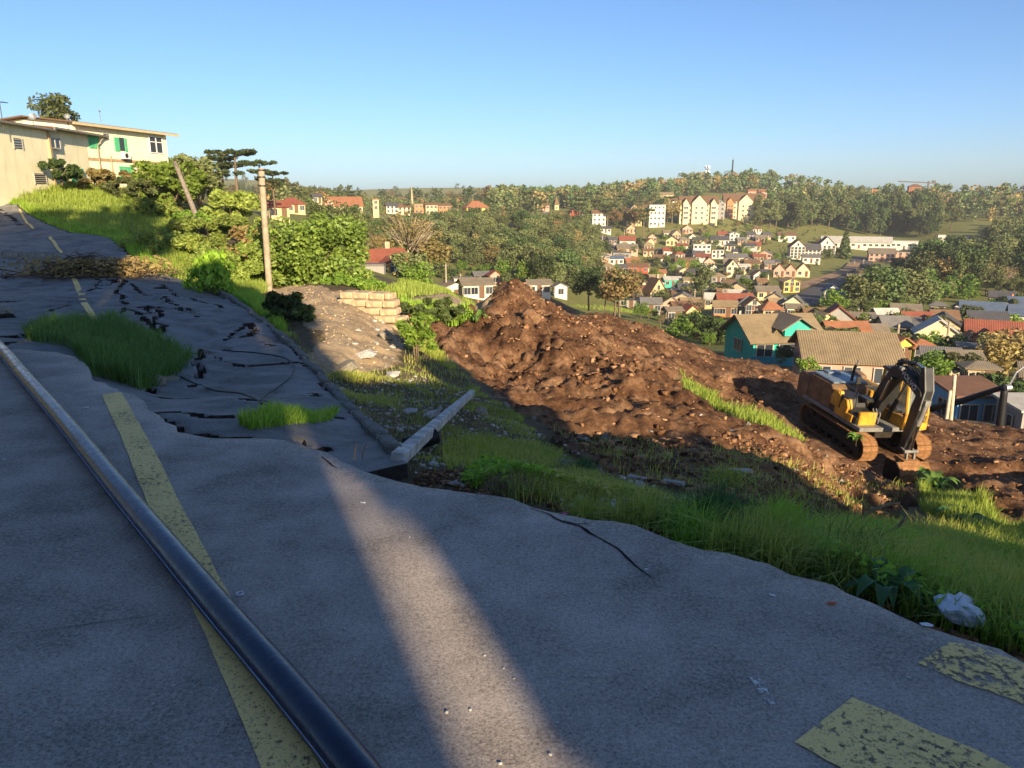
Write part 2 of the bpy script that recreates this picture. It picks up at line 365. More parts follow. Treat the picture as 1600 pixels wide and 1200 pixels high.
# --- ground material
def ground_material(name, gb):
    b = NB(name); at = b.n('Attribute'); at.attribute_name = 'reg'; sep = b.n('SeparateColor'); b.l(at.outputs['Color'], sep.inputs[0])
    co = b.coord(); n1 = b.noise(0.8, 7, 0.65, co); n2 = b.noise(7, 6, 0.7, co); n3 = b.noise(40, 4, 0.7, co)
    dirt = b.ramp(b.math('ADD', b.math('MULTIPLY', n1, 0.6), b.math('MULTIPLY', n2, 0.4)), [(0.38, (0.055, 0.027, 0.016)), (0.50, (0.18, 0.092, 0.048)), (0.64, (0.42, 0.25, 0.14))])  # dark tones put damp soil and the shade of small pockets into the colour
    sand = b.ramp(b.math('ADD', b.math('MULTIPLY', n1, 0.5), b.math('MULTIPLY', n2, 0.5)), [(0.3, (0.32, 0.21, 0.12)), (0.5, (0.55, 0.40, 0.24)), (0.7, (0.68, 0.53, 0.35))])
    grs = b.ramp(b.math('ADD', b.math('MULTIPLY', n1, 0.5), b.math('MULTIPLY', n2, 0.5)), [(0.32, gb[0]), (0.46, gb[1]), (0.56, gb[2]), (0.66, gb[3])])
    c = b.mix(sep.outputs[1], b.mix(sep.outputs[0], grs, dirt), sand)
    c = b.mix(b.math('MULTIPLY', n3, 0.35), c, (0.04, 0.03, 0.02), 'MULTIPLY')
    b.col(c); b.rough(0.95, 0.1)
    h = b.math('ADD', b.math('MULTIPLY', n2, 0.7), b.math('MULTIPLY', n3, 0.4)); b.bump(h, 0.8, 0.08)
    return b.m
M_GROUND = ground_material('hillside_soil', [(0.07, 0.055, 0.03), (0.15, 0.115, 0.06), (0.21, 0.165, 0.095), (0.28, 0.22, 0.14)])
M_GROUND2 = ground_material('valley_grass', [(0.10, 0.11, 0.03), (0.21, 0.22, 0.06), (0.30, 0.28, 0.085), (0.36, 0.29, 0.14)])
def polar_sheet(name, r0, r1, nr, th0, th1, nth, gm):
    th = np.linspace(R(th0), R(th1), nth); rr = np.exp(np.linspace(math.log(r0), math.log(r1), nr))
    TH, RR = np.meshgrid(th, rr); X = RR * np.sin(TH); Y = RR * np.cos(TH)
    Z = Tfull(X.ravel(), Y.ravel())
    V = np.stack([X.ravel(), Y.ravel(), Z], 1)
    i = np.arange(nr - 1)[:, None] * nth + np.arange(nth - 1)[None, :]; i = i.ravel()
    F = np.stack([i, i + 1, i + nth + 1, i + nth], 1)[:, ::-1]
    me = npmesh(name, V, F, [gm], smooth=True)
    d, s, g = region(X.ravel(), Y.ravel()); c = np.zeros((len(V), 4), np.float32)
    c[:, 0] = d & ~g; c[:, 1] = s; c[:, 3] = 1
    at = me.color_attributes.new('reg', 'FLOAT_COLOR', 'POINT'); at.data.foreach_set('color', c.ravel())
    return put(name, me)
tag(polar_sheet('hillside', 1.9, 70.5, 600, -62, 58, 610, M_GROUND), kind='structure')
tag(polar_sheet('valley', 70, 2600, 170, -62, 58, 260, M_GROUND2), kind='structure')

# ================================================================ asphalt
def asphalt_mat(name, base=0.062, tint=(0.98, 1.0, 1.06)):
    b = NB(name); co = b.coord()
    n0 = b.noise(0.5, 4, 0.6, co, 0.6); n1 = b.noise(2.2, 5, 0.65, co); n2 = b.noise(55, 4, 0.7, co); n3 = b.noise(160, 3, 0.7, co); v = b.n('TexVoronoi'); v.inputs['Scale'].default_value = 120; b.l(co, v.inputs[0])
    f = b.math('ADD', b.math('MULTIPLY', n0, 0.28), b.math('ADD', b.math('MULTIPLY', n1, 0.36), b.math('MULTIPLY', n2, 0.36)))
    T_ = lambda k: tuple(base * k * t for t in tint)
    c = b.ramp(f, [(0.40, T_(0.5)), (0.5, T_(1.0)), (0.60, T_(1.4))])
    st = b.ramp(v.outputs['Color'], [(0.80, (0, 0, 0)), (0.93, (1, 1, 1))])
    c = b.mix(b.math('MULTIPLY', st, 0.5), c, (0.55, 0.5, 0.43))
    du = b.ramp(b.noise(1.1, 6, 0.75, co, 1.2), [(0.52, (0, 0, 0)), (0.66, (1, 1, 1))]); c = b.mix(b.math('MULTIPLY', du, 0.3), c, (0.40, 0.35, 0.29))
    dk = b.ramp(b.noise(110, 4, 0.8, co), [(0.34, (0.4, 0.4, 0.4)), (0.5, (1, 1, 1))]); c = b.mix(0.75, c, dk, 'MULTIPLY')
    b.col(c); b.rough(0.86, 0.25)
    b.bump(b.math('ADD', b.math('MULTIPLY', v.outputs['Distance'], 0.7), b.math('MULTIPLY', n3, 0.8)), 0.3, 0.003)
    return b.m
M_ASPH = asphalt_mat('asphalt', 0.33, (1.18, 1.0, 0.86)); M_ASPH2 = asphalt_mat('asphalt_slumped', 0.20, (1.06, 1.0, 0.94))
M_EDGE = plain('broken_road_base', (0.09, 0.07, 0.055), 0.95, 0.1, 0.5, 9, 0.8)
EDGE_PX = [(-420, 575), (-200, 560), (-60, 549), (26, 545), (56, 547), (90, 550), (120, 557), (132, 568), (140, 580), (150, 594), (184, 610), (204, 616), (218, 626), (240, 644), (260, 658), (280, 674), (304, 680), (340, 684), (380, 684), (432, 684), (460, 688), (480, 696), (520, 712), (550, 726), (580, 740), (616, 748), (637, 754), (660, 759), (680, 760), (727, 766), (767, 774), (795, 780), (830, 791), (855, 797), (910, 809), (972, 816), (1010, 827), (1042, 837), (1085, 850), (1135, 862), (1200, 879), (1237, 895), (1282, 906), (1320, 927), (1360, 942), (1400, 956), (1437, 972), (1475, 986), (1525, 1002), (1562, 1015), (1600, 1035), (1700, 1080), (1850, 1150)]
EDGE = [tuple(onZ(u, v)[:2]) for u, v in EDGE_PX]
_e = []
for (x1, y1), (x2, y2) in zip(EDGE[:-1], EDGE[1:]):            # ragged break line
    n = max(1, int(math.hypot(x2 - x1, y2 - y1) / 0.05))
    for k in range(n):
        t = k / n; x = x1 + (x2 - x1) * t; y = y1 + (y2 - y1) * t
        j = float(fbm(x * 5, y * 5, 3, 3)) * 0.045
        _e.append((x + j * 0.6, y + j))
EDGE_F = _e + [EDGE[-1]]
SLAB = EDGE_F + [(9.0, 0.2), (9.0, -4.5), (-14, -4.5), (-14, EDGE[0][1])]
def slab_z(x, y):
    return fbm(np.asarray(x) * 0.35, np.asarray(y) * 0.35, 3, 14) * 0.005
def road_slab():
    st = 0.09; xs = np.arange(-14, 9.01, st); ys = np.arange(-4.5, 9.3, st)
    X, Y = np.meshgrid(xs, ys); ins = inpoly(X, Y, SLAB); nx = len(xs)
    # interior faces from the grid, then pull the rim vertices onto the break line
    idx = -np.ones(X.size, int); q = (np.arange(len(ys) - 1)[:, None] * nx + np.arange(nx - 1)[None, :]).ravel()
    insr = ins.ravel(); ok = insr[q] & insr[q + 1] & insr[q + nx] & insr[q + nx + 1]
    Fq = np.stack([q, q + 1, q + nx + 1, q + nx], 1)[ok]
    used = np.unique(Fq); idx[used] = np.arange(len(used)); Fq = idx[Fq]
    vx = X.ravel()[used].copy(); vy = Y.ravel()[used].copy()
    E = np.concatenate([Fq[:, [0, 1]], Fq[:, [1, 2]], Fq[:, [2, 3]], Fq[:, [3, 0]]]); Es = np.sort(E, 1)
    key = Es[:, 0].astype(np.int64) * 10000000 + Es[:, 1]; uq, inv, cnt = np.unique(key, return_inverse=True, return_counts=True)
    be = E[cnt[inv] == 1]; bv = np.unique(be)
    ef = np.array(EDGE_F)
    for i in bv:
        d = np.hypot(ef[:, 0] - vx[i], ef[:, 1] - vy[i]); k = d.argmin()
        if d[k] < 0.2: vx[i], vy[i] = ef[k]
    z = slab_z(vx, vy); n = len(used)
    dr = segdist(vx, vy, EDGE[::1]); z = z - 0.006 * (1 - sstep(0, 0.2, dr))
    V = np.stack([vx, vy, z], 1)
    # skirt: asphalt edge then ragged base
    m = {v: k for k, v in enumerate(bv)}
    V1 = V[bv].copy(); V1[:, 2] -= 0.09; V2 = V[bv].copy(); V2[:, 2] = -0.9 
    jx = fbm(V2[:, 0] * 4, V2[:, 1] * 4, 3, 77) * 0.1; V2[:, 1] -= 0.12 + jx
    b0 = be[:, 0]; b1 = be[:, 1]; k0 = np.array([m[a] for a in b0]); k1 = np.array([m[a] for a in b1]); nb = len(bv)
    S1 = np.stack([b1, b0, n + k0, n + k1], 1); S2 = np.stack([n + k1, n + k0, n + nb + k0, n + nb + k1], 1)
    Vall = np.concatenate([V, V1, V2]); Fall = np.concatenate([Fq, S1, S2])
    fm = np.concatenate([np.zeros(len(Fq)), np.zeros(len(S1)), np.ones(len(S2))]).astype(int)
    me = npmesh('road', Vall, Fall, [M_ASPH, M_EDGE], False, fm)
    o = put('road', me); tag(o, kind='structure'); return o
ROAD = road_slab()

# --- the slumped carriageway further on, cracked into plates
CR_PX = [  # crack polylines: (points, width px, depth)
 ([(140, 468), (155, 461), (172, 459), (185, 445), (197, 450), (192, 458), (180, 470), (190, 473), (200, 485)], 5, .25),
 ([(207, 456), (215, 466), (225, 468), (237, 474)], 3.5, .2), ([(152, 443), (157, 452), (150, 463)], 3, .15),
 ([(254, 455), (266, 462), (277, 475)], 4, .2), ([(258, 476), (268, 486), (278, 492), (288, 501)], 5, .25), ([(300, 498), (303, 508), (312, 512)], 3, .15),
 ([(300, 478), (320, 484), (345, 488), (350, 495)], 5, .2),
 ([(192, 505), (203, 492), (226, 488), (240, 498), (252, 502), (254, 512), (238, 522), (262, 524), (250, 540), (240, 530)], 9, .4),
 ([(205, 500), (222, 508), (230, 520), (244, 531)], 6, .3), ([(200, 495), (230, 497), (236, 510)], 6, .3),
 ([(312, 570), (318, 577), (316, 585), (310, 592), (315, 600), (312, 610)], 7, .35), ([(316, 571), (305, 568)], 3, .2), ([(302, 625), (308, 620)], 4, .2),
 ([(355, 545), (370, 533), (392, 522), (402, 520)], 5, .3), ([(354, 546), (380, 542), (402, 538)], 5, .3), ([(392, 524), (398, 532), (394, 540)], 9, .4),
 ([(412, 550), (425, 556), (432, 562)], 4, .2), ([(388, 652), (400, 655), (412, 657)], 8, .4), ([(498, 638), (502, 648)], 4, .25),
 ([(98, 486), (110, 482), (122, 480)], 2.5, .12), ([(108, 521), (120, 517), (132, 514)], 2.5, .1), ([(10, 415), (40, 412), (85, 418), (120, 430)], 4, .2), ([(0, 330), (20, 345), (35, 358)], 3, .2),
 ([(470, 690), (520, 682), (555, 672), (572, 672)], 6, .35), ([(78, 500), (88, 495), (110, 490)], 2.5, .1)]
CRACKS = []
for p, wpx, dep in CR_PX:
    P = onT([a for a, _ in p], [c for _, c in p]); Dm = float(P[:, 1].mean())
    CRACKS.append(([(q[0], q[1]) for q in P], wpx * mpp(Dm) * 0.55, dep * 0.8))
def slump_z(x, y):
    z = T(x, y) + 0.10 + fbm(x * 0.5, y * 0.5, 3, 17) * 0.07
    # plates sit at slightly different heights
    wx = x + fbm(x * .7, y * .7, 3, 201) * 1.1; wy = y + fbm(x * .7, y * .7, 3, 207) * 1.1
    cx = np.floor(wx / 2.6 + .3 * np.floor(wy / 3.3)); cy = np.floor(wy / 3.3); fx = wx / 2.6 + .3 * np.floor(wy / 3.3) - cx - .5; fy = wy / 3.3 - cy - .5
    z = z + _h(cx, cy, 5) * .11 + (_h(cx, cy, 9) - .5) * .14 * fx + (_h(cx, cy, 13) - .5) * .14 * fy
    return z
def slump_mesh():
    ax = Vector((-0.42, 0.907, 0)).normalized()              # along the road
    o0 = np.array([-2.0, 4.0]); st_a, st_b = 0.06, 0.06
    parts = []
    # near part fine, far part coarse
    for (a0, a1, st) in ((-3, 27, 0.065), (27, 75, 0.16)):
        A = np.arange(a0, a1 + st * 0.5, st); B = np.arange(-16, 9, st); AA, BB = np.meshgrid(A, B, indexing='ij')
        X = o0[0] + ax.x * AA + ax.y * BB; Y = o0[1] + ax.y * AA - ax.x * BB
        ins = inpoly(X + fbm(X * 2.5, Y * 2.5, 3, 8) * 0.12, Y + fbm(X * 2.5, Y * 2.5, 3, 18) * 0.12, SLUMP)
        parts.append((X, Y, ins))
    Vs, Fs, cr = [], [], []; off = 0
    def plate_edge(x, y):
        wx = x + fbm(x * .7, y * .7, 3, 201) * 1.1; wy = y + fbm(x * .7, y * .7, 3, 207) * 1.1
        a = wx / 2.6 + .3 * np.floor(wy / 3.3); b_ = wy / 3.3; cx = np.floor(a); cy = np.floor(b_); fx = np.abs(a - np.round(a)) * 2.6; fy = np.abs(b_ - np.round(b_)) * 3.3
        gx = _h(np.round(a), cy, 31) > .45; gy = _h(cx, np.round(b_), 37) > .5
        d = np.minimum(np.where(gx, fx, 9), np.where(gy, fy, 9)); return d
    for X, Y, ins in parts:
        nb = X.shape[1]; q = (np.arange(X.shape[0] - 1)[:, None] * nb + np.arange(nb - 1)[None, :]).ravel(); r_ = ins.ravel()
        ok = r_[q] & r_[q + 1] & r_[q + nb] & r_[q + nb + 1]; Fq = np.stack([q, q + 1, q + nb + 1, q + nb], 1)[ok]
        us = np.unique(Fq); ix = -np.ones(X.size, int); ix[us] = np.arange(len(us)); Fq = ix[Fq]
        x = X.ravel()[us]; y = Y.ravel()[us]; z = slump_z(x, y); c = np.zeros(len(x))
        wx = x + fbm(x * 3, y * 3, 3, 91) * 0.12; wy = y + fbm(x * 3, y * 3, 3, 97) * 0.12
        pe_ = plate_edge(x, y); wn = 0.035 + 0.06 * vnoise(x * 1.7, y * 1.7, 77); k = (1 - sstep(wn * .5, wn, pe_)) * (y < 30) * (vnoise(x * .5, y * .5, 79) > .38); z = z - k * .2; c = np.maximum(c, k)
        for P, wd, dep in CRACKS:
            bb = np.array(P); m = (x > bb[:, 0].min() - 1) & (x < bb[:, 0].max() + 1) & (y > bb[:, 1].min() - 1) & (y < bb[:, 1].max() + 1)
            if not m.any(): continue
            d = segdist(wx[m], wy[m], P); k = 1 - sstep(wd * 0.35, wd * 0.75, d * (0.75 + 0.45 * vnoise(x[m] * 4, y[m] * 4, 6)))
            z[m] -= k * dep; c[m] = np.maximum(c[m], k)
            z[m] += 0.05 * np.exp(-(d / 0.35) ** 2) * (1 - k)
        Vs.append(np.stack([x, y, z], 1)); Fs.append(Fq + off); cr.append(c); off += len(x)
    V = np.concatenate(Vs); Fq = np.concatenate(Fs); c = np.concatenate(cr)
    E = np.concatenate([Fq[:, [0, 1]], Fq[:, [1, 2]], Fq[:, [2, 3]], Fq[:, [3, 0]]]); Es = np.sort(E, 1)
    key = Es[:, 0].astype(np.int64) * 10000000 + Es[:, 1]; uq, inv, cnt = np.unique(key, return_inverse=True, return_counts=True)
    be = E[cnt[inv] == 1]; bv = np.unique(be); m = -np.ones(len(V), int); m[bv] = np.arange(len(bv)); n = len(V)
    V1 = V[bv].copy(); V1[:, 2] -= 0.3
    S = np.stack([be[:, 1], be[:, 0], n + m[be[:, 0]], n + m[be[:, 1]]], 1)
    nf = c[Fq].max(1) > 0.55
    fm = np.concatenate([nf.astype(int), np.ones(len(S), int)])
    return npmesh('slumped_road', np.concatenate([V, V1]), np.concatenate([Fq, S]), [M_ASPH2, M_CRACK], False, fm)
M_CRACK = plain('crack_soil', (0.05, 0.04, 0.033), 0.95, 0.05, 0.5, 12, 0.6)
tag(put('slumped_road', slump_mesh()), kind='structure')

# --- painted lines
def paint_mat(name, c, cover, base=(0.22, 0.2, 0.18), scale=16, al=0.7):
    b = NB(name); co = b.coord(); n = b.noise(scale, 7, 0.72, co); n1 = b.noise(1.4, 4, 0.6, co); n2 = b.noise(90, 3, 0.7, co)
    f = b.math('ADD', b.math('MULTIPLY', n, 0.75), b.math('MULTIPLY', n1, 0.25))
    k = b.ramp(f, [(cover - 0.025, (0, 0, 0)), (cover + 0.025, (1, 1, 1))])
    cc = b.ramp(b.math('ADD', b.math('MULTIPLY', n1, 0.5), b.math('MULTIPLY', n2, 0.5)), [(0.3, tuple(x * 0.78 for x in c)), (0.58, c)])
    cc = b.mix(b.ramp(n2, [(0.54, (0, 0, 0)), (0.66, (0.75, 0.75, 0.75))]), cc, base)
    b.col(cc); b.rough(0.8, 0.25); b.bump(n2, 0.4, 0.004)
    tr = b.n('BsdfTransparent'); mx = b.n('MixShader'); b.l(k, mx.inputs[0]); b.l(tr.outputs[0], mx.inputs[1]); b.l(b.b.outputs[0], mx.inputs[2]); b.l(mx.outputs[0], b.out.inputs[0])
    return b.m
M_YEL = paint_mat('worn_yellow_line', (1.0, 0.72, 0.27), 0.435, scale=45)
M_YEL2 = paint_mat('flaking_yellow_block', (1.0, 0.72, 0.27), 0.455, scale=34)
M_YEL3 = paint_mat('distant_yellow_line', (1.0, 0.70, 0.24), 0.34, scale=8)
M_CHALK = paint_mat('white_scuff', (0.75, 0.72, 0.70), 0.53, scale=60)
def painted(name, L, Rr, mat, zf, dz=0.006, ns=40, nw=5, jit=0.004):
    L = np.array(L); Rr = np.array(Rr)
    def res(P):
        d = np.concatenate([[0], np.cumsum(np.hypot(*np.diff(P, axis=0).T))]); t = np.linspace(0, d[-1], ns)
        return np.stack([np.interp(t, d, P[:, 0]), np.interp(t, d, P[:, 1])], 1)
    a = res(L); c = res(Rr); V = []
    for i in range(ns):
        for k in range(nw):
            p = a[i] + (c[i] - a[i]) * k / (nw - 1)
            if k in (0, nw - 1): p = p + np.array([1, 1]) * float(fbm(p[0] * 6, p[1] * 6, 3, k)) * jit
            V.append((p[0], p[1], float(np.atleast_1d(zf(p[0], p[1]))[0]) + dz))
    i = (np.arange(ns - 1)[:, None] * nw + np.arange(nw - 1)[None, :]).ravel()
    return put(name, npmesh(name, V, np.stack([i, i + 1, i + nw + 1, i + nw], 1), [mat]))
gz = lambda x, y: slab_z(x, y)
zl = lambda pix: [onZ(u, v)[:2] for u, v in pix]
tag(painted('centre_line', zl([(159, 618), (188, 680), (238, 805), (278, 900), (326, 1005), (408, 1200), (480, 1380)]), zl([(190, 614), (240, 702), (276, 776), (320, 860), (376, 964), (500, 1200), (610, 1400)]), M_YEL, gz, ns=90), 'wide worn yellow centre line running under the black pipe', 'road marking')
tag(painted('crossing_bar', zl([(1240, 1163), (1280, 1185), (1304, 1199), (1500, 1330)]), zl([(1334, 1090), (1450, 1142), (1576, 1198), (1800, 1300)]), M_YEL2, gz, ns=40, nw=8, jit=0.015), 'flaking yellow road bar in the bottom right corner, nearer of two', 'road marking')
tag(painted('crossing_bar', zl([(1434, 1038), (1500, 1068), (1600, 1106), (1750, 1160)]), zl([(1484, 1005), (1530, 1010), (1600, 1038), (1740, 1092)]), M_YEL2, gz, ns=40, nw=8, jit=0.015), 'flaking yellow road bar at right beside the grassy edge, farther of two', 'road marking')
tag(painted('white_scuff', zl([(1170, 1060), (1185, 1085), (1206, 1108)]), zl([(1188, 1058), (1198, 1080), (1214, 1106)]), M_CHALK, gz, ns=14, nw=4), 'white scuff mark on the asphalt left of the yellow bars', 'scuff mark')
def lt(pix): return [tuple(p[:2]) for p in onT([a for a, _ in pix], [c for _, c in pix])]
tag(painted('centre_line', lt([(146, 514), (130, 488), (124, 477)]), lt([(161, 517), (144, 492), (135, 476)]), M_YEL3, slump_z, 0.025, 30, 4), 'short yellow line piece running into the green grass tuft', 'road marking')
tag(painted('centre_line', lt([(125, 475), (112, 440)]), lt([(135, 471), (119, 439)]), M_YEL3, slump_z, 0.025, 30, 4), 'offset yellow line piece below the dry brushwood', 'road marking')
tag(painted('centre_line', lt([(95, 404), (76, 376)]), lt([(100, 403), (81, 375)]), M_YEL3, slump_z, 0.05, 20, 3), 'thin yellow line piece above the broken kerb slab on far road', 'road marking')
tag(painted('centre_line', lt([(52, 364), (40, 353), (30, 332)]), lt([(56, 363), (44, 352), (33, 332)]), M_YEL3, slump_z, 0.08, 20, 3), 'faint yellow line bend at the far top of the slumped road', 'road marking')
# ================================================================ near things
M_PIPE = (lambda b: (b.col(b.ramp(b.noise(3.5, 6, 0.7, b.coord()), [(0.35, (0.004, 0.010, 0.032)), (0.62, (0.008, 0.020, 0.055)), (0.84, (0.04, 0.055, 0.08))])),
                     b.rough(b.ramp(b.noise(9, 5, 0.65, b.coord()), [(0.3, (0.17,) * 3), (0.7, (0.36,) * 3)]), 0.4), b.bump(b.noise(14, 5, 0.7, b.coord()), 0.18, 0.01), b.m)[-1])(NB('black_polyethylene'))
M_PSTRIPE = plain('pipe_stripe', (0.25, 0.35, 0.6), 0.5, 0.3, 0.3, 10)
M_CONC = plain('weathered_concrete', (0.52, 0.49, 0.45), 0.9, 0.2, 0.45, 7, 0.7)
M_CONCD = plain('mossy_concrete', (0.28, 0.25, 0.19), 0.92, 0.15, 0.5, 5, 0.7)
M_POLE = plain('pole_concrete', (0.36, 0.29, 0.20), 0.9, 0.2, 0.3, 5, 0.5)
M_WOOD = plain('grey_timber', (0.22, 0.18, 0.14), 0.9, 0.15, 0.45, 9, 0.6)
M_STONE = plain('sandstone', (0.50, 0.37, 0.23), 0.92, 0.15, 0.35, 4, 0.8)
M_BARK = plain('bark', (0.12, 0.085, 0.055), 0.95, 0.1, 0.5, 6, 0.8)
M_TWIG = plain('bare_twig', (0.26, 0.18, 0.11), 0.9, 0.15, 0.4, 8)
M_RUBBER = plain('black_rubber', (0.012, 0.012, 0.013), 0.6, 0.3, 0.3, 8)
M_LITTER = plain('white_litter', (0.7, 0.72, 0.74), 0.7, 0.3, 0.15, 12)
M_GRAVEL = plain('pale_pebble', (0.5, 0.48, 0.44), 0.9, 0.2, 0.3, 20)
M_KERB = (lambda b: (b.col(b.mix(b.ramp(b.noise(7, 6, 0.7, b.coord()), [(0.56, (0, 0, 0)), (0.64, (1, 1, 1))]), b.ramp(b.noise(3, 5, 0.65, b.coord()), [(0.3, (0.11, 0.105, 0.09)), (0.7, (0.24, 0.225, 0.19))]), (0.36, 0.35, 0.31))),
                     b.rough(0.9, 0.2), b.bump(b.noise(18, 5, 0.7, b.coord()), 0.7, 0.015), b.m)[-1])(NB('flaking_whitewashed_kerb'))
def zof(x, y): return float(Tfull(x, y)[0])
def smooth_path(P, n):
    P = np.array(P, float); d = np.concatenate([[0], np.cumsum(np.linalg.norm(np.diff(P, axis=0), axis=1))]); t = np.linspace(0, d[-1], n)
    out = []
    for tt in t:     # Catmull-Rom
        i = min(max(np.searchsorted(d, tt) - 1, 0), len(P) - 2); f = (tt - d[i]) / (d[i + 1] - d[i] + 1e-9)
        p0, p1, p2, p3 = P[max(i - 1, 0)], P[i], P[i + 1], P[min(i + 2, len(P) - 1)]
        out.append(0.5 * ((2 * p1) + (-p0 + p2) * f + (2 * p0 - 5 * p1 + 4 * p2 - p3) * f * f + (-p0 + 3 * p1 - 3 * p2 + p3) * f ** 3))
    return np.array(out)
# --- black water main across the road
PR = 0.058
pp = [onZ(u, v, PR + 0.008) for u, v in [(-160, 470), (-90, 492), (-40, 513), (0, 544), (37, 587), (98, 657), (188, 768), (265, 860), (346, 956), (441, 1066), (529, 1172), (620, 1290), (720, 1430)]]
pp[0][2] += 0.1
path = smooth_path(pp, 110)
pe = empty('water_pipe', tuple(pp[6])); tag(pe, 'thick black plastic water pipe lying diagonally across the near road', 'pipe')
loc = np.array(pp[6])
MB().tube([tuple(p - loc) for p in path], PR, 28).obj('pipe_wall', M_PIPE, pe, smooth=True)
ang = []
for i, p in enumerate(path):
    t = path[min(i + 1, len(path) - 1)] - path[max(i - 1, 0)]; t /= np.linalg.norm(t); s_ = np.cross(t, [0, 0, 1]); s_ /= np.linalg.norm(s_)
    sgn = 1 if s_[0] < 0 else -1
    ang.append(p - loc + (s_ * sgn * math.cos(R(8)) + np.array([0, 0, 1]) * math.sin(R(8))) * (PR - 0.001))
MB().tube([tuple(a) for a in ang], 0.0022, 5).obj('stripe', M_PSTRIPE, pe)

# --- kerb of the slumped road, stone by stone
kp = onT([618, 606, 575, 540, 508, 482, 462, 440, 420, 402, 385, 366, 345], [736, 722, 692, 652, 612, 583, 560, 538, 521, 506, 491, 477, 463])
kpath = smooth_path(kp[:, :3], 200); kd = np.concatenate([[0], np.cumsum(np.linalg.norm(np.diff(kpath, axis=0), axis=1))])
ke = empty('kerb', tuple(kp[5])); tag(ke, 'broken tilted kerb along the right edge of the slumped road', 'kerb')
tk = 0.0; kk = 0
while tk < kd[-1] - 0.3:
    L = random.uniform(0.62, 0.98); m = tk + L / 2; c = [np.interp(m, kd, kpath[:, i]) for i in range(3)]
    a = [np.interp(tk, kd, kpath[:, i]) for i in range(3)]; e = [np.interp(min(tk + L, kd[-1]), kd, kpath[:, i]) for i in range(3)]
    yaw = math.atan2(e[1] - a[1], e[0] - a[0]); pit = -math.atan2(e[2] - a[2], math.hypot(e[0] - a[0], e[1] - a[1]))
    b = MB().box((0, 0, 0), (L - 0.015, 0.15, 0.34), taper=0.92)
    o = b.obj('kerb_stone', M_KERB, ke, (c[0] - kp[5][0], c[1] - kp[5][1], c[2] + 0.08 - kp[5][2] + random.uniform(-.03, .03)), (random.uniform(-.14, .10), pit + random.uniform(-.03, .03), yaw + random.uniform(-.035, .035)), bevel=0.02)
    tk += L + random.choice([0.0, 0.0, 0.01, 0.12]); kk += 1
# second broken kerb slab across the far road
a, e = onT([10, 88], [409, 412]); fe = empty('kerb', tuple(a)); tag(fe, 'row of dislodged kerb stones lying across the far slumped road', 'kerb')
for i in range(6):
    t = (i + 0.5) / 6; p = a + (e - a) * t
    z = float(slump_z(p[0], p[1])[0]) + 0.12
    MB().box((0, 0, 0), (0.66, 0.3, 0.30), taper=0.9).obj('kerb_stone', M_KERB, fe, (p[0] - a[0], p[1] - a[1], z - a[2]), (random.uniform(-.2, .2), random.uniform(-.15, .15), math.atan2(e[1] - a[1], e[0] - a[0]) + random.uniform(-.25, .25)), bevel=0.03)

# --- fallen square concrete post
a = onT([622], [747])[0]; e = onT([738], [630])[0]; a[2] = max(a[2], zof(a[0], a[1])) + 0.16; e[2] = zof(e[0], e[1]) + 0.2
bp = empty('fallen_post', tuple(a)); tag(bp, 'long grey square concrete post fallen across the grass', 'post')
d = e - a; L = float(np.linalg.norm(d)); rot = (0.12, -math.asin(d[2] / L), math.atan2(d[1], d[0]))
b = MB()
for k in range(9): b.box((L * (k + 0.5) / 9, 0, 0), (L / 9 - 0.012 - 0.02 * (k % 3 == 1), 0.115 - 0.003 * k, 0.11), m=0)
for k in range(1, 9): b.box((L * k / 9, 0, -0.006), (0.05, 0.10 - 0.003 * k, 0.09), m=0)
b.obj('shaft', M_CONC, bp, rot=rot, bevel=0.008)

# --- poles
def pole(name, label, px0, px1, D, r0, r1, mat, lean_extra=0.0, band=True, cat='pole', below=0.6):
    p0 = atD(px0[0], px0[1], D); p1 = atD(px1[0], px1[1], D + lean_extra)
    g = zof(p0[0], p0[1]); root = empty(name, tuple(p0)); tag(root, label, cat)
    v = Vector(p1 - p0); L = v.length; nrm = v.normalized()
    pts_ = [nrm * (-below)] + [nrm * (L * k / 6) for k in range(7)]
    MB().tube(pts_, [r0] + [r0 + (r1 - r0) * k / 6 for k in range(7)], 10).obj('shaft', mat, root, smooth=True)
    if band:
        for t in (0.985, 0.93, 0.86): MB().tube([nrm * (L * t - 0.03), nrm * (L * t + 0.03)], r1 + 0.02, 10).obj('metal_band', M_STEELD, root)
    return root
M_STEELD = plain('dark_steel', (0.06, 0.055, 0.05), 0.55, 0.4, 0.4, 8, 0, 0.6)
M_STEEL = plain('galvanised_steel', (0.33, 0.33, 0.33), 0.5, 0.4, 0.2, 8, 0, 0.6)
pole('utility_pole', 'upright weathered concrete pole standing before the big glossy bush', (421, 452), (408, 263), 32, 0.135, 0.125, M_POLE)
pole('utility_pole', 'leaning timber pole rising from bushes below the yellow house', (314, 356), (273, 253), 46, 0.17, 0.12, M_WOOD, 1.0, False)

# --- stone steps at the sandy pile
st = atD(580, 512, 23.4); se = empty('stone_steps', tuple(st)); tag(se, 'sunlit sandstone block steps beside the sandy rubble heap', 'steps')
yw = R(-16); ca, sa = math.cos(yw), math.sin(yw)
for row in range(5):
    zt = (4 - row) * 0.215; x0 = -1.35; x1 = 0.42 + row * 0.22; x = x0; n = 0
    while x < x1 - 0.1:
        L = min(random.uniform(0.42, 0.62), x1 - x); y = (4 - row) * 0.2
        px, py = (x + L / 2) * ca - y * sa, (x + L / 2) * sa + y * ca
        MB().box((0, 0, 0), (L - 0.012, 0.55, 0.208)).obj('stone_block', M_STONE, se, (px, py, zt + 0.05 + random.uniform(-.006, .006)), (random.uniform(-.06, .06), random.uniform(-.05, .05), yw + random.uniform(-.09, .09)), bevel=0.035)
        x += L

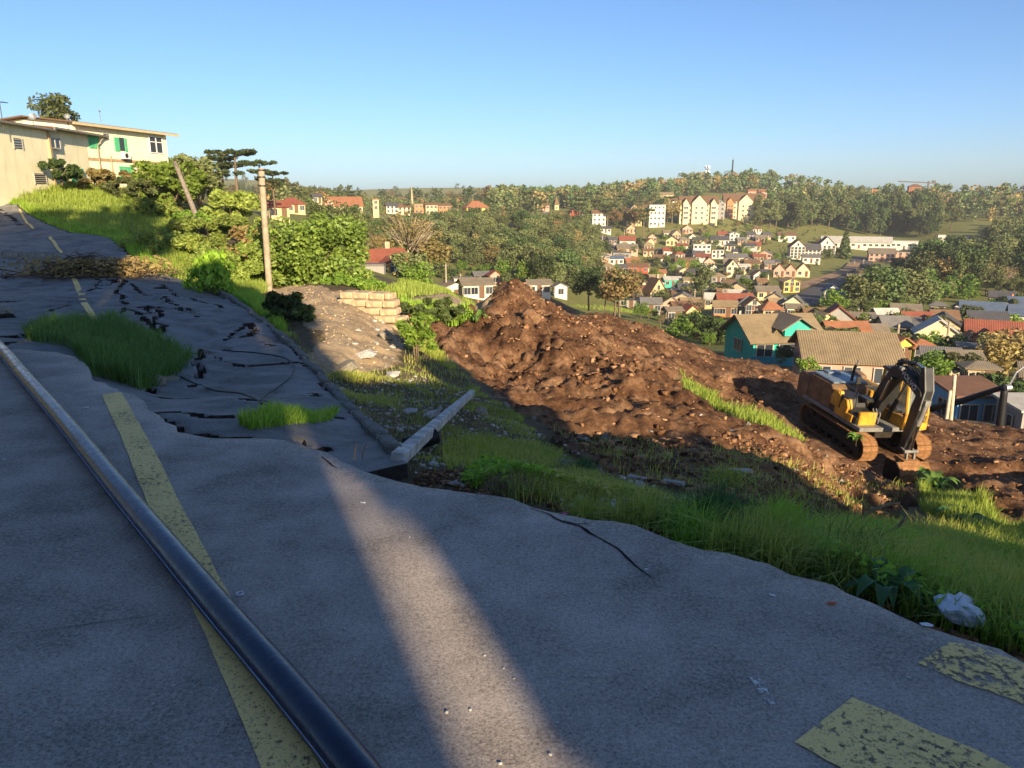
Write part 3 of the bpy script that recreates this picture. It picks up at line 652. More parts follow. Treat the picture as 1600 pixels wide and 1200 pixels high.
# --- rubble: broken concrete and stones
def rock_mesh(name, mat, seed, sx=1, sy=1, sz=1, sub=1, rough=0.25, cut=True):
    rs = random.Random(seed); bm = bmesh.new(); bmesh.ops.create_icosphere(bm, subdivisions=sub, radius=1)
    for v in bm.verts: v.co *= 1 + rs.uniform(-rough, rough)
    if cut:
        for _ in range(3):
            n = Vector((rs.uniform(-1, 1), rs.uniform(-1, 1), rs.uniform(-.6, 1))).normalized(); k = rs.uniform(0.45, 0.75)
            for v in bm.verts:
                d_ = v.co.dot(n)
                if d_ > k: v.co -= n * (d_ - k)
    for v in bm.verts: v.co = Vector((v.co.x * sx, v.co.y * sy, v.co.z * sz))
    me = bpy.data.meshes.new(name); bm.to_mesh(me); bm.free(); me.materials.append(mat); return me
SLABM = [rock_mesh('concrete_chunk', M_CONC, i, 1, 0.7, 0.34) for i in range(4)]; ROCKM = [rock_mesh('rock', M_CONCD, 20 + i, 1, 0.85, 0.7) for i in range(4)]
LONGM = [MB().box((0, 0, 0), (2.0, 0.42, 0.28), taper=0.9).mesh('concrete_bar', M_CONC, bevel=0.05), MB().box((0, 0, 0), (2.0, 0.3, 0.12)).mesh('board', M_WOOD, bevel=0.02)]
def rubble(name, me, u, v, px, label, cat, group=None, tilt=0.25, yaw=None, lift=0.35, dmin=1.6, zf=None):
    p = onT([u], [v], dmin)[0]; s = px * mpp(p[1]) * 0.6
    z = (zf or zof)(p[0], p[1]); z = float(np.atleast_1d(z)[0])
    o = put(name, me, None, (p[0], p[1], z + s * lift), (random.uniform(-tilt, tilt), random.uniform(-tilt, tilt), random.uniform(0, 6.28) if yaw is None else yaw), s)
    return tag(o, label, cat, group)
for i, (u, v, s, lab) in enumerate([
    (940, 765, 46, 'big pale weathered concrete lump in grass at the bank edge'), (1000, 762, 24, 'flat grey concrete chunk beside a dark earth hollow'), (985, 790, 26, 'rounded grey stone low on the grassy bank'),
    (1007, 802, 22, 'bluish grey stone near the asphalt edge on the bank'), (1066, 790, 22, 'upright pale slab piece left of the arching grass tuft'), (1172, 812, 24, 'pale triangular slab right of the arching grass tuft'),
    (868, 655, 20, 'standing grey stone at the upper edge of the dark soil'), (750, 652, 26, 'flat dark slate-like slab on the grass right of fallen post'), (640, 650, 34, 'long pale concrete sliver left of fallen post'), (672, 655, 34, 'tilted slab against the fallen post middle'),
    (598, 680, 30, 'broken white kerb piece leaning beside the kerb'), (712, 762, 28, 'half buried grey boulder at the asphalt break'), (835, 748, 22, 'squared stone block beside stacked boards'), (945, 700, 18, 'pale flat stone on dark soil slope'),
    (1338, 770, 24, 'pale wedge of concrete at the shaded soil foot'), (1312, 764, 18, 'grey chunk near dead upright stem'), (1285, 745, 12, 'small pale stone below the excavator'), (1255, 610 + 90, 14, 'pale stone beside the grass streak'),
    (615, 590, 30, 'cracked rock at the foot of the sandy heap, right side'), (575, 560, 40, 'broad cracked rock slab in the sandy heap'), (540, 575, 34, 'fallen rock ledge at the foot of sandy heap'), (605, 530, 30, 'angular sunlit rock near the stone steps'),
    (830, 600, 14, 'small stone on upper dirt track'), (790, 635, 16, 'pale stone on the upper grass edge')]):
    rubble('concrete_chunk' if i % 3 else 'rock', (SLABM + ROCKM)[i % 8], u, v, s, lab, 'rubble')
for u, v, s, lab in [(245, 615, 40, 'mossy flat stone at the lower end of the green grass tuft'), (270, 610, 22, 'pale round stone beside the mossy flat stone'), (50, 527, 24, 'brown block standing on slumped road left of the grass tuft'), (12, 500, 22, 'brown boulder at the left frame edge on the slumped road'), (3, 502, 16, 'small brown stone cut by the left frame edge')]:
    rubble('rock', ROCKM[(u + v) % 4], u, v, s, lab, 'rock', zf=slump_z)
for u, v, s, yw, lab, k in [(1052, 760, 36, -0.75, 'pale broken kerb bar lying on the dark soil', 0), (1155, 745, 36, -0.1, 'half buried concrete bar on shaded soil', 0), (995, 748, 30, -0.5, 'short pale bar at the soil and grass border', 0), (905, 660, 52, -0.72, 'sunlit timber plank lying along the dirt slope', 1), (780, 628, 30, 0.1, 'pale timber piece by the upper end of fallen post', 1),
                            (795, 725, 60, -0.06, 'dark plank jutting from the bank over a hollow', 1), (880, 728, 44, 0.1, 'weathered grey board lying in grass', 1), (790, 738, 30, 0.2, 'grey board end stacked in the bank hollow, upper', 1), (800, 742, 30, 0.05, 'grey board end stacked in the bank hollow, lower', 1), (690, 640, 26, 0.05, 'short pale branch length above fallen post', 1), (920, 700, 40, -0.7, 'thin slat on the shaded soil slope', 1)]:
    rubble(['concrete_bar', 'board'][k], LONGM[k], u, v, s, lab, ['rubble', 'board'][k], yaw=yw, tilt=0.1)
small = [(rng.uniform(520, 760), rng.uniform(600, 700)) for _ in range(34)] + [(rng.uniform(820, 1300), rng.uniform(640, 790)) for _ in range(46)] + [(rng.uniform(540, 620), rng.uniform(500, 575)) for _ in range(24)]
for u, v in small:
    if v > 720 + (u - 620) * 0.2 or v < 545 + max(0, (u - 760)) * 0.18 and u > 640: continue
    rubble('stone', (SLABM + ROCKM)[rng.integers(8)], u, v, rng.uniform(6, 12), 'small broken stone scattered on the bank and soil', 'stone', 'small stones scattered on the slope')
# pebbles and litter on the asphalt
PEB = [rock_mesh('pebble', M_GRAVEL, 60 + i, 1, 0.8, 0.6, 1, 0.2, False) for i in range(3)]; LIT = rock_mesh('paper_scrap', M_LITTER, 70, 1, 0.6, 0.16)
spots = [(757, 1025), (787, 1045), (782, 1194), (735, 1110), (698, 1114), (543, 976), (539, 984), (580, 1015), (803, 1061), (851, 898), (777, 965), (504, 870), (498, 880), (460, 872), (915, 1058), (926, 1058), (943, 981), (1090, 970), (1165, 962), (1117, 1011), (1120, 1004), (1190, 1040), (1240, 1042), (1213, 1014), (1140, 972), (1266, 961), (1420, 1060), (1422, 1112), (1009, 1076), (1340, 1016), (240, 1100), (275, 924), (275, 1010), (180, 858), (150, 774), (240, 971), (240, 1046), (300, 980), (75, 757), (104, 722), (120, 990), (190, 1160), (640, 1190), (605, 1090), (870, 1130), (990, 1190), (1060, 1130), (860, 1180), (950, 905), (1040, 930), (700, 850), (640, 840), (420, 800), (470, 760)]
for i, (u, v) in enumerate(spots):
    p = onZ(u, v); s = rng.uniform(0.004, 0.0085)
    tag(put('pebble', PEB[i % 3], None, (p[0], p[1], float(slab_z(p[0], p[1])) + s * 0.4), (0, 0, rng.uniform(0, 6)), s), 'tiny pale pebble lying loose on the near asphalt', 'pebble', 'pebbles on the near road')
for u, v, s, lab in [(567, 786, 0.022, 'white paper scrap on asphalt near the sunlit strip top'), (135, 638, 0.03, 'white sliver on asphalt between pipe and yellow line'), (1207, 931, 0.018, 'white crumb on asphalt right of centre'), (1448, 978, 0.03, 'white scrap at the road edge by the grass'), (7, 718, 0.015, 'white crumb at the left edge of the road'), (1010, 890, 0.012, 'white scrap near the long asphalt crack')]:
    p = onZ(u, v); tag(put('paper_scrap', LIT, None, (p[0], p[1], float(slab_z(p[0], p[1])) + s * 0.12), (0, 0, rng.uniform(-.5, .5)), s), lab, 'litter')
ring = MB(); rr_ = [(math.cos(a_) * 0.014, math.sin(a_) * 0.014, 0) for a_ in np.linspace(0, 2 * math.pi, 17)]; ring.tube(rr_, 0.0035, 6)
p = onZ(375, 930); tag(ring.obj('washer_ring', M_LITTER, None, (p[0], p[1], 0.008)), 'small white plastic ring on asphalt beside the yellow line', 'ring')
M_ORL = plain('orange_leaf', (0.5, 0.12, 0.05), 0.7, 0.2, 0.2, 20); M_PINK = plain('pink_petals', (0.6, 0.08, 0.3), 0.7, 0.2, 0.2, 20)
def leaf_plate(name, mat, u, v, s, label, cat):
    p = onZ(u, v); n = 9; V = [(0, 0, 0.25)] + [(math.cos(t) * (1 + .15 * math.sin(5 * t)), math.sin(t) * 0.6, 0.08 * math.cos(3 * t)) for t in np.linspace(0, 6.28, n)[:-1]]
    b = MB(); b.add(V, [(0, i, i % (n - 1) + 1) for i in range(1, n)])
    me = b.mesh(name, mat); o = put(name, me, None, (p[0], p[1], float(slab_z(p[0], p[1])) + 0.004), (0, 0, 0.3), s); tag(o, label, cat)
leaf_plate('fallen_leaf', M_ORL, 1299, 944, 0.022, 'orange fallen leaf on the asphalt near the big leafed plant', 'leaf')
leaf_plate('fallen_petals', M_PINK, 882, 804, 0.018, 'pink petals at the asphalt edge in the middle', 'petals')
# cracks in the near slab: thin dark tapered grooves
M_NCRACK = plain('asphalt_crack', (0.012, 0.012, 0.012), 0.95, 0.05, 0.2, 10)
def crack(pix, w, label):
    P = np.array([onZ(u, v)[:2] for u, v in pix]); d = np.concatenate([[0], np.cumsum(np.hypot(*np.diff(P, axis=0).T))]); n = int(d[-1] / 0.02) + 4
    t = np.linspace(0, d[-1], n); X = np.interp(t, d, P[:, 0]); Y = np.interp(t, d, P[:, 1])
    V = []; 
    for i in range(n):
        tx, ty = X[min(i + 1, n - 1)] - X[max(i - 1, 0)], Y[min(i + 1, n - 1)] - Y[max(i - 1, 0)]; l = math.hypot(tx, ty) + 1e-9
        j = float(fbm(t[i] * 9, 1.0, 3, 5)) * 0.012; ww = w * math.sin(math.pi * min(1, i / (n - 1))) ** 0.5 * (0.4 + 0.9 * float(vnoise(t[i] * 12, 3, 2)))
        nx, ny = -ty / l, tx / l
        for s_ in (-1, 1):
            x = X[i] + nx * (j + s_ * ww / 2); y = Y[i] + ny * (j + s_ * ww / 2); dr = float(segdist(np.array([x]), np.array([y]), EDGE)[0])
            V.append((x, y, float(slab_z(x, y)) - 0.006 * (1 - float(sstep(0, 0.2, dr))) + 0.004))
    F = [(2 * i, 2 * i + 1, 2 * i + 3, 2 * i + 2) for i in range(n - 1)]
    tag(put('asphalt_crack', npmesh('asphalt_crack', V, F, [M_NCRACK])), label, 'crack')
crack([(826, 792), (850, 800), (880, 815), (905, 822), (930, 838), (965, 858), (985, 878), (1000, 892), (1020, 905)], 0.016, 'long dark crack curving from the slab edge across the asphalt')
crack([(880, 812), (900, 819), (925, 818)], 0.010, 'short side crack branching at the slab edge')
crack([(-20, 705), (30, 700), (80, 694), (120, 688), (165, 676)], 0.004, 'hairline crack left of the pipe at mid height')
crack([(30, 990), (80, 985), (140, 975), (200, 968), (250, 960)], 0.003, 'hairline crack low on the left road half')
crack([(503, 712), (512, 722), (528, 732)], 0.012, 'short dark crack near the slab tip')
# loose black cable loop on the slumped road
cp = [(305, 569), (318, 563), (340, 562), (380, 570), (430, 577), (452, 584), (461, 596), (455, 612), (437, 625), (420, 640), (412, 652), (415, 661)]
cp2 = [(285, 608), (305, 617), (340, 630), (375, 641), (400, 652), (412, 660)]
for c_, lab in ((cp, 'thin black cable looping over the slumped asphalt'), (cp2, 'straight black cable strand on the slumped asphalt below the loop')):
    P = onT([a for a, _ in c_], [b_ for _, b_ in c_]); P[:, 2] = slump_z(P[:, 0], P[:, 1]) + 0.05; S = smooth_path(P, 60); S[:, 2] = np.maximum(S[:, 2], slump_z(S[:, 0], S[:, 1]) + 0.03)
    o0 = S[0]; tag(MB().tube([tuple(p_ - o0) for p_ in S], 0.013, 6).obj('cable', M_RUBBER, None, tuple(o0), smooth=True), lab, 'cable')
# black pipe mouth in the hollow
p = onT([634], [702])[0]; t_ = MB(); t_.tube([(0, 0, 0), (0.3, 0.2, 0.04)], 0.085, 18, cap=False); t_.tube([(0, 0, 0), (0.3, 0.2, 0.04)], 0.075, 18)
tag(t_.obj('drain_pipe', M_RUBBER, None, (p[0], p[1], p[2] + 0.04), smooth=True), 'black drain pipe end between kerb end and fallen post', 'pipe')
# crumpled white bag
bm = bmesh.new(); bmesh.ops.create_icosphere(bm, subdivisions=3, radius=1)
for v in bm.verts:
    n_ = float(fbm(v.co.x * 2 + v.co.z, v.co.y * 2 - v.co.z, 3, 12)); v.co *= 1 + 0.5 * n_; v.co.z *= 0.55
me = bpy.data.meshes.new('plastic_bag'); bm.to_mesh(me); bm.free(); me.materials.append(plain('blueish_plastic', (0.62, 0.68, 0.76), 0.5, 0.4, 0.1, 10))
p = onT([1497], [985])[0]; tag(put('plastic_bag', me, None, (p[0], p[1], p[2] + 0.1), (0.3, 0.2, 0.5), (0.085, 0.08, 0.09)), 'crumpled pale blue plastic bag in grass by the road edge', 'bag')
# dead branches on the bank
def branch(pix, D, r, label, name='dead_branch', cat='branch', subs=()):
    P = [atD(u, v, d_) for (u, v), d_ in zip(pix, D)]; o0 = P[0]; S = smooth_path(P, 14)
    root = empty(name, tuple(o0)); tag(root, label, cat)
    MB().tube([tuple(q - o0) for q in S], list(np.linspace(r, r * 0.45, 14)), 6).obj('stem', M_TWIG, root, smooth=True)
    for sp in subs:
        Q_ = [atD(u, v, d_) for (u, v, d_) in sp]; MB().tube([tuple(q - o0) for q in Q_], [r * 0.6] * (len(Q_) - 1) + [r * 0.3], 5).obj('twig', M_TWIG, root)
def dT(u, v): return float(onT([u], [v])[0][1])
d1 = dT(1345, 820) - 0.2
branch([(1342, 820), (1350, 806), (1365, 797), (1385, 789), (1406, 786)], [d1] * 5, 0.03, 'pale forked dead branch arching above the shaded grass', subs=[[(1349, 805, d1), (1350, 790, d1), (1347, 783, d1)]])
d2 = dT(1362, 845) - 0.2
branch([(1362, 843), (1380, 836), (1398, 826), (1408, 818), (1414, 808)], [d2] * 5, 0.026, 'straight dead branch rising right below the forked one', subs=[[(1375, 850, d2), (1366, 833, d2), (1358, 820, d2)], [(1370, 850, d2), (1392, 850, d2), (1416, 856, d2)]])
d3 = dT(1287, 828) - 0.1
branch([(1287, 828), (1288, 800), (1288, 768)], [d3] * 3, 0.015, 'thin upright dead stem at the soil foot', 'dead_sapling', 'sapling')
d4 = dT(1264, 890) - 0.1
branch([(1227, 862), (1238, 868), (1250, 876), (1262, 882), (1266, 892)], [d4] * 5, 0.008, 'thin pale twig curving over the grass at the road edge', subs=[[(1238, 868, d4), (1237, 860, d4)]])
for (u, v, w_, h_, lab) in [(554, 718, 2, 26, 'reddish dry grass stalk on the slab tip, left'), (566, 716, 5, 24, 'reddish dry grass stalk on the slab tip, right')]:
    d5 = float(onZ(u, v)[1]); branch([(u, v), (u + w_ * .5, v - h_ * .6), (u + w_ * 1.5, v - h_)], [d5] * 3, 0.005, lab, 'dry_stalk', 'stalk', subs=[[(u + w_ * .8, v - h_ * .6, d5), (u + w_ + 7, v - h_ * .75, d5)]])

# ================================================================ excavator
def excavator():
    YEL = plain('machine_yellow', (0.62, 0.30, 0.03), 0.5, 0.4, 0.35, 2.2, 0); DRK = plain('machine_charcoal', (0.028, 0.027, 0.026), 0.45, 0.45, 0.3, 4)
    GRY = plain('machine_grey', (0.20, 0.19, 0.17), 0.55, 0.4, 0.3, 4); MUD = plain('muddy_track', (0.26, 0.13, 0.055), 0.9, 0.2, 0.45, 7, 0.8); SHD = plain('undercarriage', (0.03, 0.024, 0.018), 0.8, 0.2, 0.4, 5)  # undercarriage tone takes in the shade of its recesses
    CHR = plain('chrome_rod', (0.7, 0.7, 0.68), 0.2, 0.5, 0.05, 5, 0, 1.0); TOP = plain('hood_sky_tint', (0.16, 0.2, 0.24), 0.35, 0.5, 0.35, 3)  # hood top's blue-grey puts sky reflection into the base colour
    gb = NB('cab_glass'); gb.b.inputs['Base Color'].default_value = (0.55, 0.65, 0.66, 1); gb.rough(0.06, 0.6); gb.b.inputs['Transmission Weight'].default_value = 0.6; gb.b.inputs['Alpha'].default_value = 0.45; GLS = gb.m
    zc = EXC[2] + 0.0
    roll = math.atan(EXC_SL[0] * EXC_L.x + EXC_SL[1] * EXC_L.y); pit = -math.atan(EXC_SL[0] * EXC_F.x + EXC_SL[1] * EXC_F.y)
    root = empty('excavator', (EXC[0], EXC[1], zc), (roll, pit, math.atan2(EXC_F.y, EXC_F.x))); root.scale = (0.9, 0.9, 0.9)
    tag(root, 'yellow and black tracked excavator parked on the dug brown slope', 'excavator')
    # tracks
    sh = MB(); sh.box((0, 0, 0), (0.185, 0.60, 0.035)); 
    for k in (-0.055, 0.0, 0.055): sh.box((k, 0, 0.03), (0.018, 0.60, 0.03))
    shoe = sh.mesh('track_shoe', MUD)
    Lc, rad = 1.62, 0.42                                # half distance of wheel centres, belt radius
    per = 4 * Lc + 2 * math.pi * rad; N = 46
    for s in (-1, 1):
        tr = empty('track', (0, s * 1.12, 0.46), parent=root)
        for k in range(N):
            d_ = per * k / N
            if d_ < 2 * Lc: x, z, a_ = -Lc + d_, rad, 0
            elif d_ < 2 * Lc + math.pi * rad: q = (d_ - 2 * Lc) / rad; x, z, a_ = Lc + math.sin(q) * rad, math.cos(q) * rad, q
            elif d_ < 4 * Lc + math.pi * rad: x, z, a_ = Lc - (d_ - 2 * Lc - math.pi * rad), -rad, math.pi
            else: q = (d_ - 4 * Lc - math.pi * rad) / rad; x, z, a_ = -Lc - math.sin(q) * rad, -math.cos(q) * rad, math.pi + q
            put('track_shoe', shoe, tr, (x, 0, z), (0, a_, 0))
        fr = MB(); fr.box((0, 0, -0.02), (3.1, 0.36, 0.34)); fr.box((0, 0, 0.22), (2.6, 0.2, 0.16)); fr.obj('track_frame', SHD, tr, bevel=0.03)
        for x in (-Lc, Lc):
            w_ = MB(); w_.tube([(x, -0.2, 0), (x, 0.2, 0)], rad - 0.05, 20); w_.tube([(x, -0.26, 0), (x, 0.26, 0)], 0.16, 14); w_.obj('wheel', SHD, tr)
        for k in range(6):
            x = -1.15 + k * 0.46; w_ = MB(); w_.tube([(x, -0.23, -0.27), (x, 0.23, -0.27)], 0.12, 12); w_.obj('roller', SHD, tr)
    cf = MB(); cf.box((0, 0, 0.62), (1.6, 1.7, 0.3)); cf.tube([(0, 0, 0.7), (0, 0, 1.02)], 0.62, 24); cf.box((0, 0, 0.5), (0.7, 2.0, 0.25)); cf.obj('centre_frame', SHD, root, bevel=0.02)
    # upper structure
    dk = MB(); dk.box((-0.35, 0, 1.10), (3.7, 2.62, 0.16)); dk.obj('deck', GRY, root, bevel=0.02)
    cw = MB(); cw.prism([(-2.75, 1.05), (-2.0, 0.98), (-1.95, 2.02), (-2.5, 2.12), (-2.78, 1.9)], -1.3, 1.3); cw.obj('counterweight', plain('counterweight_brown', (0.17, 0.11, 0.065), 0.6, 0.3, 0.4, 3), root, bevel=0.05)  # brown base colour stands in for dim light on the yellow body
    hd = MB(); hd.prism([(-2.0, 1.18), (-0.45, 1.18), (-0.45, 1.98), (-0.62, 2.14), (-1.95, 2.14)], -1.28, 0.30); hd.obj('engine_hood', plain('hood_brown', (0.17, 0.10, 0.05), 0.5, 0.35, 0.4, 3), root, bevel=0.03)  # hood browned likewise for its shaded side
    ht = MB(); ht.box((-1.25, -0.5, 2.19), (1.35, 1.45, 0.10)); ht.box((-1.7, -0.55, 2.27), (0.35, 0.6, 0.1)); ht.obj('hood_top', TOP, root, bevel=0.03)
    hl = MB(); hl.box((-1.2, 0.82, 1.55), (1.5, 0.9, 0.75)); hl.obj('side_cover', YEL, root, bevel=0.04)
    # right front: tank, toolbox with yellow covers and steps
    tb = MB(); tb.prism([(-0.42, 1.18), (1.15, 1.18), (1.2, 1.42), (0.55, 1.62), (0.45, 1.95), (-0.42, 2.0)], -1.28, -0.42); tb.obj('tank_box', DRK, root, bevel=0.03)
    for (x0, x1, z0, z1, y) in [(-0.40, 0.10, 1.45, 2.06, -1.30), (0.22, 0.62, 1.40, 1.92, -1.30)]:
        c_ = MB(); c_.prism([(x0, z0), (x1, z0), (x1 + 0.04, (z0 + z1) / 2), (x1 - 0.1, z1), (x0 + 0.1, z1), (x0 - 0.03, (z0 + z1) / 2)], y - 0.05, y + 0.18); c_.obj('yellow_cover', YEL, root, bevel=0.025)
    c_ = MB(); c_.box((0.42, -1.2, 1.32), (1.1, 0.26, 0.30)); c_.box((1.17, -0.86, 1.42), (0.16, 0.72, 0.5)); c_.obj('toolbox', YEL, root, bevel=0.03)
    c_ = MB(); c_.box((0.62, -0.62, 2.0), (0.5, 0.34, 0.12)); c_.tube([(0.85, -1.2, 1.6), (0.85, -1.2, 2.3), (0.2, -1.2, 2.42), (-0.3, -1.2, 2.3)], 0.02, 6); c_.obj('handrail', DRK, root)
    for k in range(3): 
        s_ = MB(); s_.tube([(1.22, -0.66 + k * 0.13, 1.25), (1.25, -0.66 + k * 0.13, 1.62), (1.12, -0.66 + k * 0.13, 1.8)], 0.022, 6); s_.obj('hose', GRY, root)
    ex = MB(); ex.tube([(-0.75, -0.35, 2.1), (-0.75, -0.35, 2.75), (-0.66, -0.35, 2.9)], 0.055, 10); ex.obj('exhaust_stack', DRK, root)
    an = MB(); an.tube([(-0.66, -0.35, 2.88), (-0.60, -0.35, 3.12)], 0.035, 8); an.obj('exhaust_tip', GRY, root)
    mi = MB(); mi.tube([(0.7, -1.22, 2.0), (0.85, -1.3, 2.65)], 0.018, 6); mi.box((0.88, -1.32, 2.8), (0.06, 0.2, 0.28)); mi.obj('mirror', DRK, root, bevel=0.02)
    # cab: yellow frame, glass, dark roof
    x0, x1, y0, y1, z0, z1 = -0.05, 1.62, 0.36, 1.30, 1.18, 2.98
    cb = empty('cab', (0, 0, 0), parent=root)
    pr = MB()
    prof = [(x0, z0), (x1, z0), (x1, z0 + 0.55), (x1 - 0.30, z1), (x0 + 0.05, z1)]
    for y in (y0 + 0.04, y1 - 0.04):
        for (a_, b_) in zip(prof, prof[1:] + prof[:1]): pr.tube([(a_[0], y, a_[1]), (b_[0], y, b_[1])], 0.055, 6)
    for (a_) in prof: pr.tube([(a_[0], y0 + 0.04, a_[1]), (a_[0], y1 - 0.04, a_[1])], 0.055, 6)
    pr.box((x1 + 0.0, (y0 + y1) / 2, z0 + 0.12), (0.12, y1 - y0, 0.26)); pr.box(((x0 + x1) / 2, y0 + 0.03, z0 + 0.2), (x1 - x0, 0.05, 0.4))
    pr.obj('cab_frame', YEL, cb)
    rf = MB(); rf.box((0.62, (y0 + y1) / 2, z1 + 0.05), (1.45, 1.0, 0.10)); rf.obj('cab_roof', DRK, cb, bevel=0.03)
    def pane(P, nm): b_ = MB(); b_.add(P, [(0, 1, 2, 3)]); b_.obj(nm, GLS, cb)
    pane([(x1, y0 + .06, z0 + .3), (x1, y1 - .06, z0 + .3), (x1 - .02, y1 - .06, z0 + .55), (x1 - .02, y0 + .06, z0 + .55)], 'lower_pane')
    pane([(x1 - .01, y0 + .06, z0 + .6), (x1 - .01, y1 - .06, z0 + .6), (x1 - .30, y1 - .06, z1 - .05), (x1 - .30, y0 + .06, z1 - .05)], 'front_pane')
    pane([(x0 + .1, y0 + .04, z0 + .45), (x1 - .1, y0 + .04, z0 + .6), (x1 - .36, y0 + .04, z1 - .06), (x0 + .1, y0 + .04, z1 - .06)], 'side_pane')
    pane([(x0 + .1, y1 - .04, z0 + .3), (x1 - .1, y1 - .04, z0 + .6), (x1 - .36, y1 - .04, z1 - .06), (x0 + .1, y1 - .04, z1 - .06)], 'side_pane')
    s_ = MB(); s_.box((0.45, 0.84, 1.55), (0.5, 0.5, 0.25)); s_.box((0.2, 0.84, 2.0), (0.14, 0.46, 0.8)); s_.obj('seat', DRK, cb, bevel=0.05)
    s_ = MB(); s_.tube([(1.3, 0.62, 1.2), (1.2, 0.62, 1.75)], 0.03, 6); s_.tube([(1.3, 1.0, 1.2), (1.2, 1.0, 1.75)], 0.03, 6); s_.obj('lever', DRK, cb)
    # boom: gooseneck plates
    bprof = [(0.30, 1.36), (0.58, 1.34), (0.80, 1.95), (1.22, 2.92), (1.55, 3.12), (2.02, 3.02), (2.62, 2.72), (2.72, 2.84), (2.66, 3.0), (2.1, 3.36), (1.5, 3.58), (1.02, 3.38), (0.62, 2.55), (0.28, 1.62)]
    bmo = MB(); bmo.prism(bprof, -0.24, 0.24); bo = bmo.obj('boom', DRK, root, bevel=0.015)
    for s in (-1, 1):
        hc = MB(); hc.tube([(0.75, s * 0.36, 1.28), (1.02, s * 0.36, 2.1)], 0.085, 12, m=0); hc.tube([(1.02, s * 0.36, 2.1), (1.30, s * 0.36, 3.02)], 0.048, 10, m=1); hc.tube([(1.30, -s * 0.0, 3.02), (1.30, s * 0.42, 3.02)], 0.07, 10); hc.obj('boom_cylinder', [DRK, CHR], root)
    ac = MB(); ac.tube([(1.15, 0.0, 3.62), (2.0, 0.0, 3.78)], 0.075, 12); ac.tube([(2.0, 0, 3.78), (2.42, 0, 3.74)], 0.042, 10, m=1); ac.box((1.15, 0, 3.55), (0.16, 0.14, 0.2)); ac.obj('arm_cylinder', [DRK, CHR], root)
    hs = MB()
    for k in range(3): hs.tube([(0.9 + .05 * k, -0.12 + .1 * k, 3.22), (1.3, -0.12 + .1 * k, 3.78), (1.9, -0.1 + .1 * k, 3.58), (2.5, -0.1 + .1 * k, 3.2)], 0.022, 6)
    hs.obj('hydraulic_hose', SHD, root)
    # arm, hanging nearly vertical
    arm = [(2.36, 3.78), (2.52, 3.82), (2.78, 3.05), (2.74, 2.3), (2.46, 0.68), (2.30, 0.62), (2.20, 0.75), (2.32, 2.4), (2.40, 2.75)]
    am = MB(); am.prism(arm, -0.17, 0.17); am.obj('arm', DRK, root, bevel=0.015)
    ed = MB()
    for s in (-1, 1): ed.tube([(2.50, s * 0.16, 3.84), (2.79, s * 0.16, 3.06), (2.74, s * 0.16, 2.35)], 0.025, 6)
    ed.obj('arm_edge', GRY, root)
    bc = MB(); bc.tube([(2.80, 0, 2.62), (2.66, 0, 1.75)], 0.085, 12, m=0); bc.tube([(2.66, 0, 1.75), (2.64, 0, 0.74)], 0.05, 10, m=1); bc.box((2.80, 0, 2.64), (0.16, 0.22, 0.18), m=2); bc.obj('bucket_cylinder', [GRY, CHR, GRY], root)
    pl = MB(); pl.tube([(2.62, -0.06, 2.0), (2.74, -0.12, 1.9), (2.70, -0.12, 1.3), (2.66, -0.08, 1.1)], 0.018, 6); pl.obj('grease_line', CHR, root)
    lk = MB()
    for s in (-1, 1):
        lk.prism([(2.60, 0.8), (2.70, 0.76), (2.76, 0.36), (2.66, 0.32)], s * 0.15 - 0.03, s * 0.15 + 0.03); lk.prism([(2.38, 0.82), (2.46, 0.82), (2.68, 0.76), (2.66, 0.68)], s * 0.2 - 0.025, s * 0.2 + 0.025)
    lk.tube([(2.66, -0.28, 0.76), (2.66, 0.28, 0.76)], 0.06, 10); lk.tube([(2.7, -0.28, 0.38), (2.7, 0.28, 0.38)], 0.06, 10); lk.obj('bucket_link', CHR if False else GRY, root)
    # bucket: curved shell with sides and teeth, curled towards the machine
    bk = empty('bucket', (2.55, 0, 0.42), parent=root); shell = [(0.28, 0.02), (0.46, -0.12), (0.56, -0.36), (0.50, -0.62), (0.28, -0.78), (0.0, -0.80), (-0.22, -0.70)]
    b_ = MB(); W = 0.62
    outer = shell; inner = [(x * 0.93 - 0.01, z * 0.94 - 0.005) for x, z in shell]
    b_.prism(outer + inner[::-1], -W, W); b_.prism([(-0.25, 0.08), (0.28, 0.06), (0.28, -0.02), (-0.2, -0.02)], -0.32, 0.32); b_.obj('bucket_shell', MUD, bk)
    for s in (-1, 1): c_ = MB(); c_.prism([(-0.24, -0.02)] + outer, s * W - 0.025, s * W + 0.025); c_.obj('bucket_side', SHD if s < 0 else MUD, bk)  # side away from the sun gets the darker shade tone
    for k in range(5): c_ = MB(); y = -0.5 + k * 0.25; c_.box((-0.30, y, -0.66), (0.24, 0.10, 0.07), rot=(0, -0.35, 0), taper=0.6); c_.obj('tooth', GRY, bk)
    # lettering on the boom
    cu = bpy.data.curves.new('lettering', 'FONT'); cu.body = 'VOLVO'; cu.size = 0.27; cu.extrude = 0.003; cu.align_x = 'CENTER'
    tmp = bpy.data.objects.new('lettering_tmp', cu); COL.objects.link(tmp); dg = bpy.context.evaluated_depsgraph_get(); dg.update()
    tme = bpy.data.meshes.new_from_object(tmp.evaluated_get(dg)); bpy.data.objects.remove(tmp); tme.materials.clear(); tme.materials.append(plain('white_lettering', (0.7, 0.7, 0.7), 0.6, 0.3, 0.05, 5))
    put('lettering', tme, root, (1.98, -0.246, 3.12), (R(90), R(27), 0))
    wl = MB(); wl.tube([(1.55, -0.3, 3.5), (1.7, -0.3, 3.5)], 0.07, 10); wl.obj('work_light', GRY, root)
    return root
EXCAV = excavator()
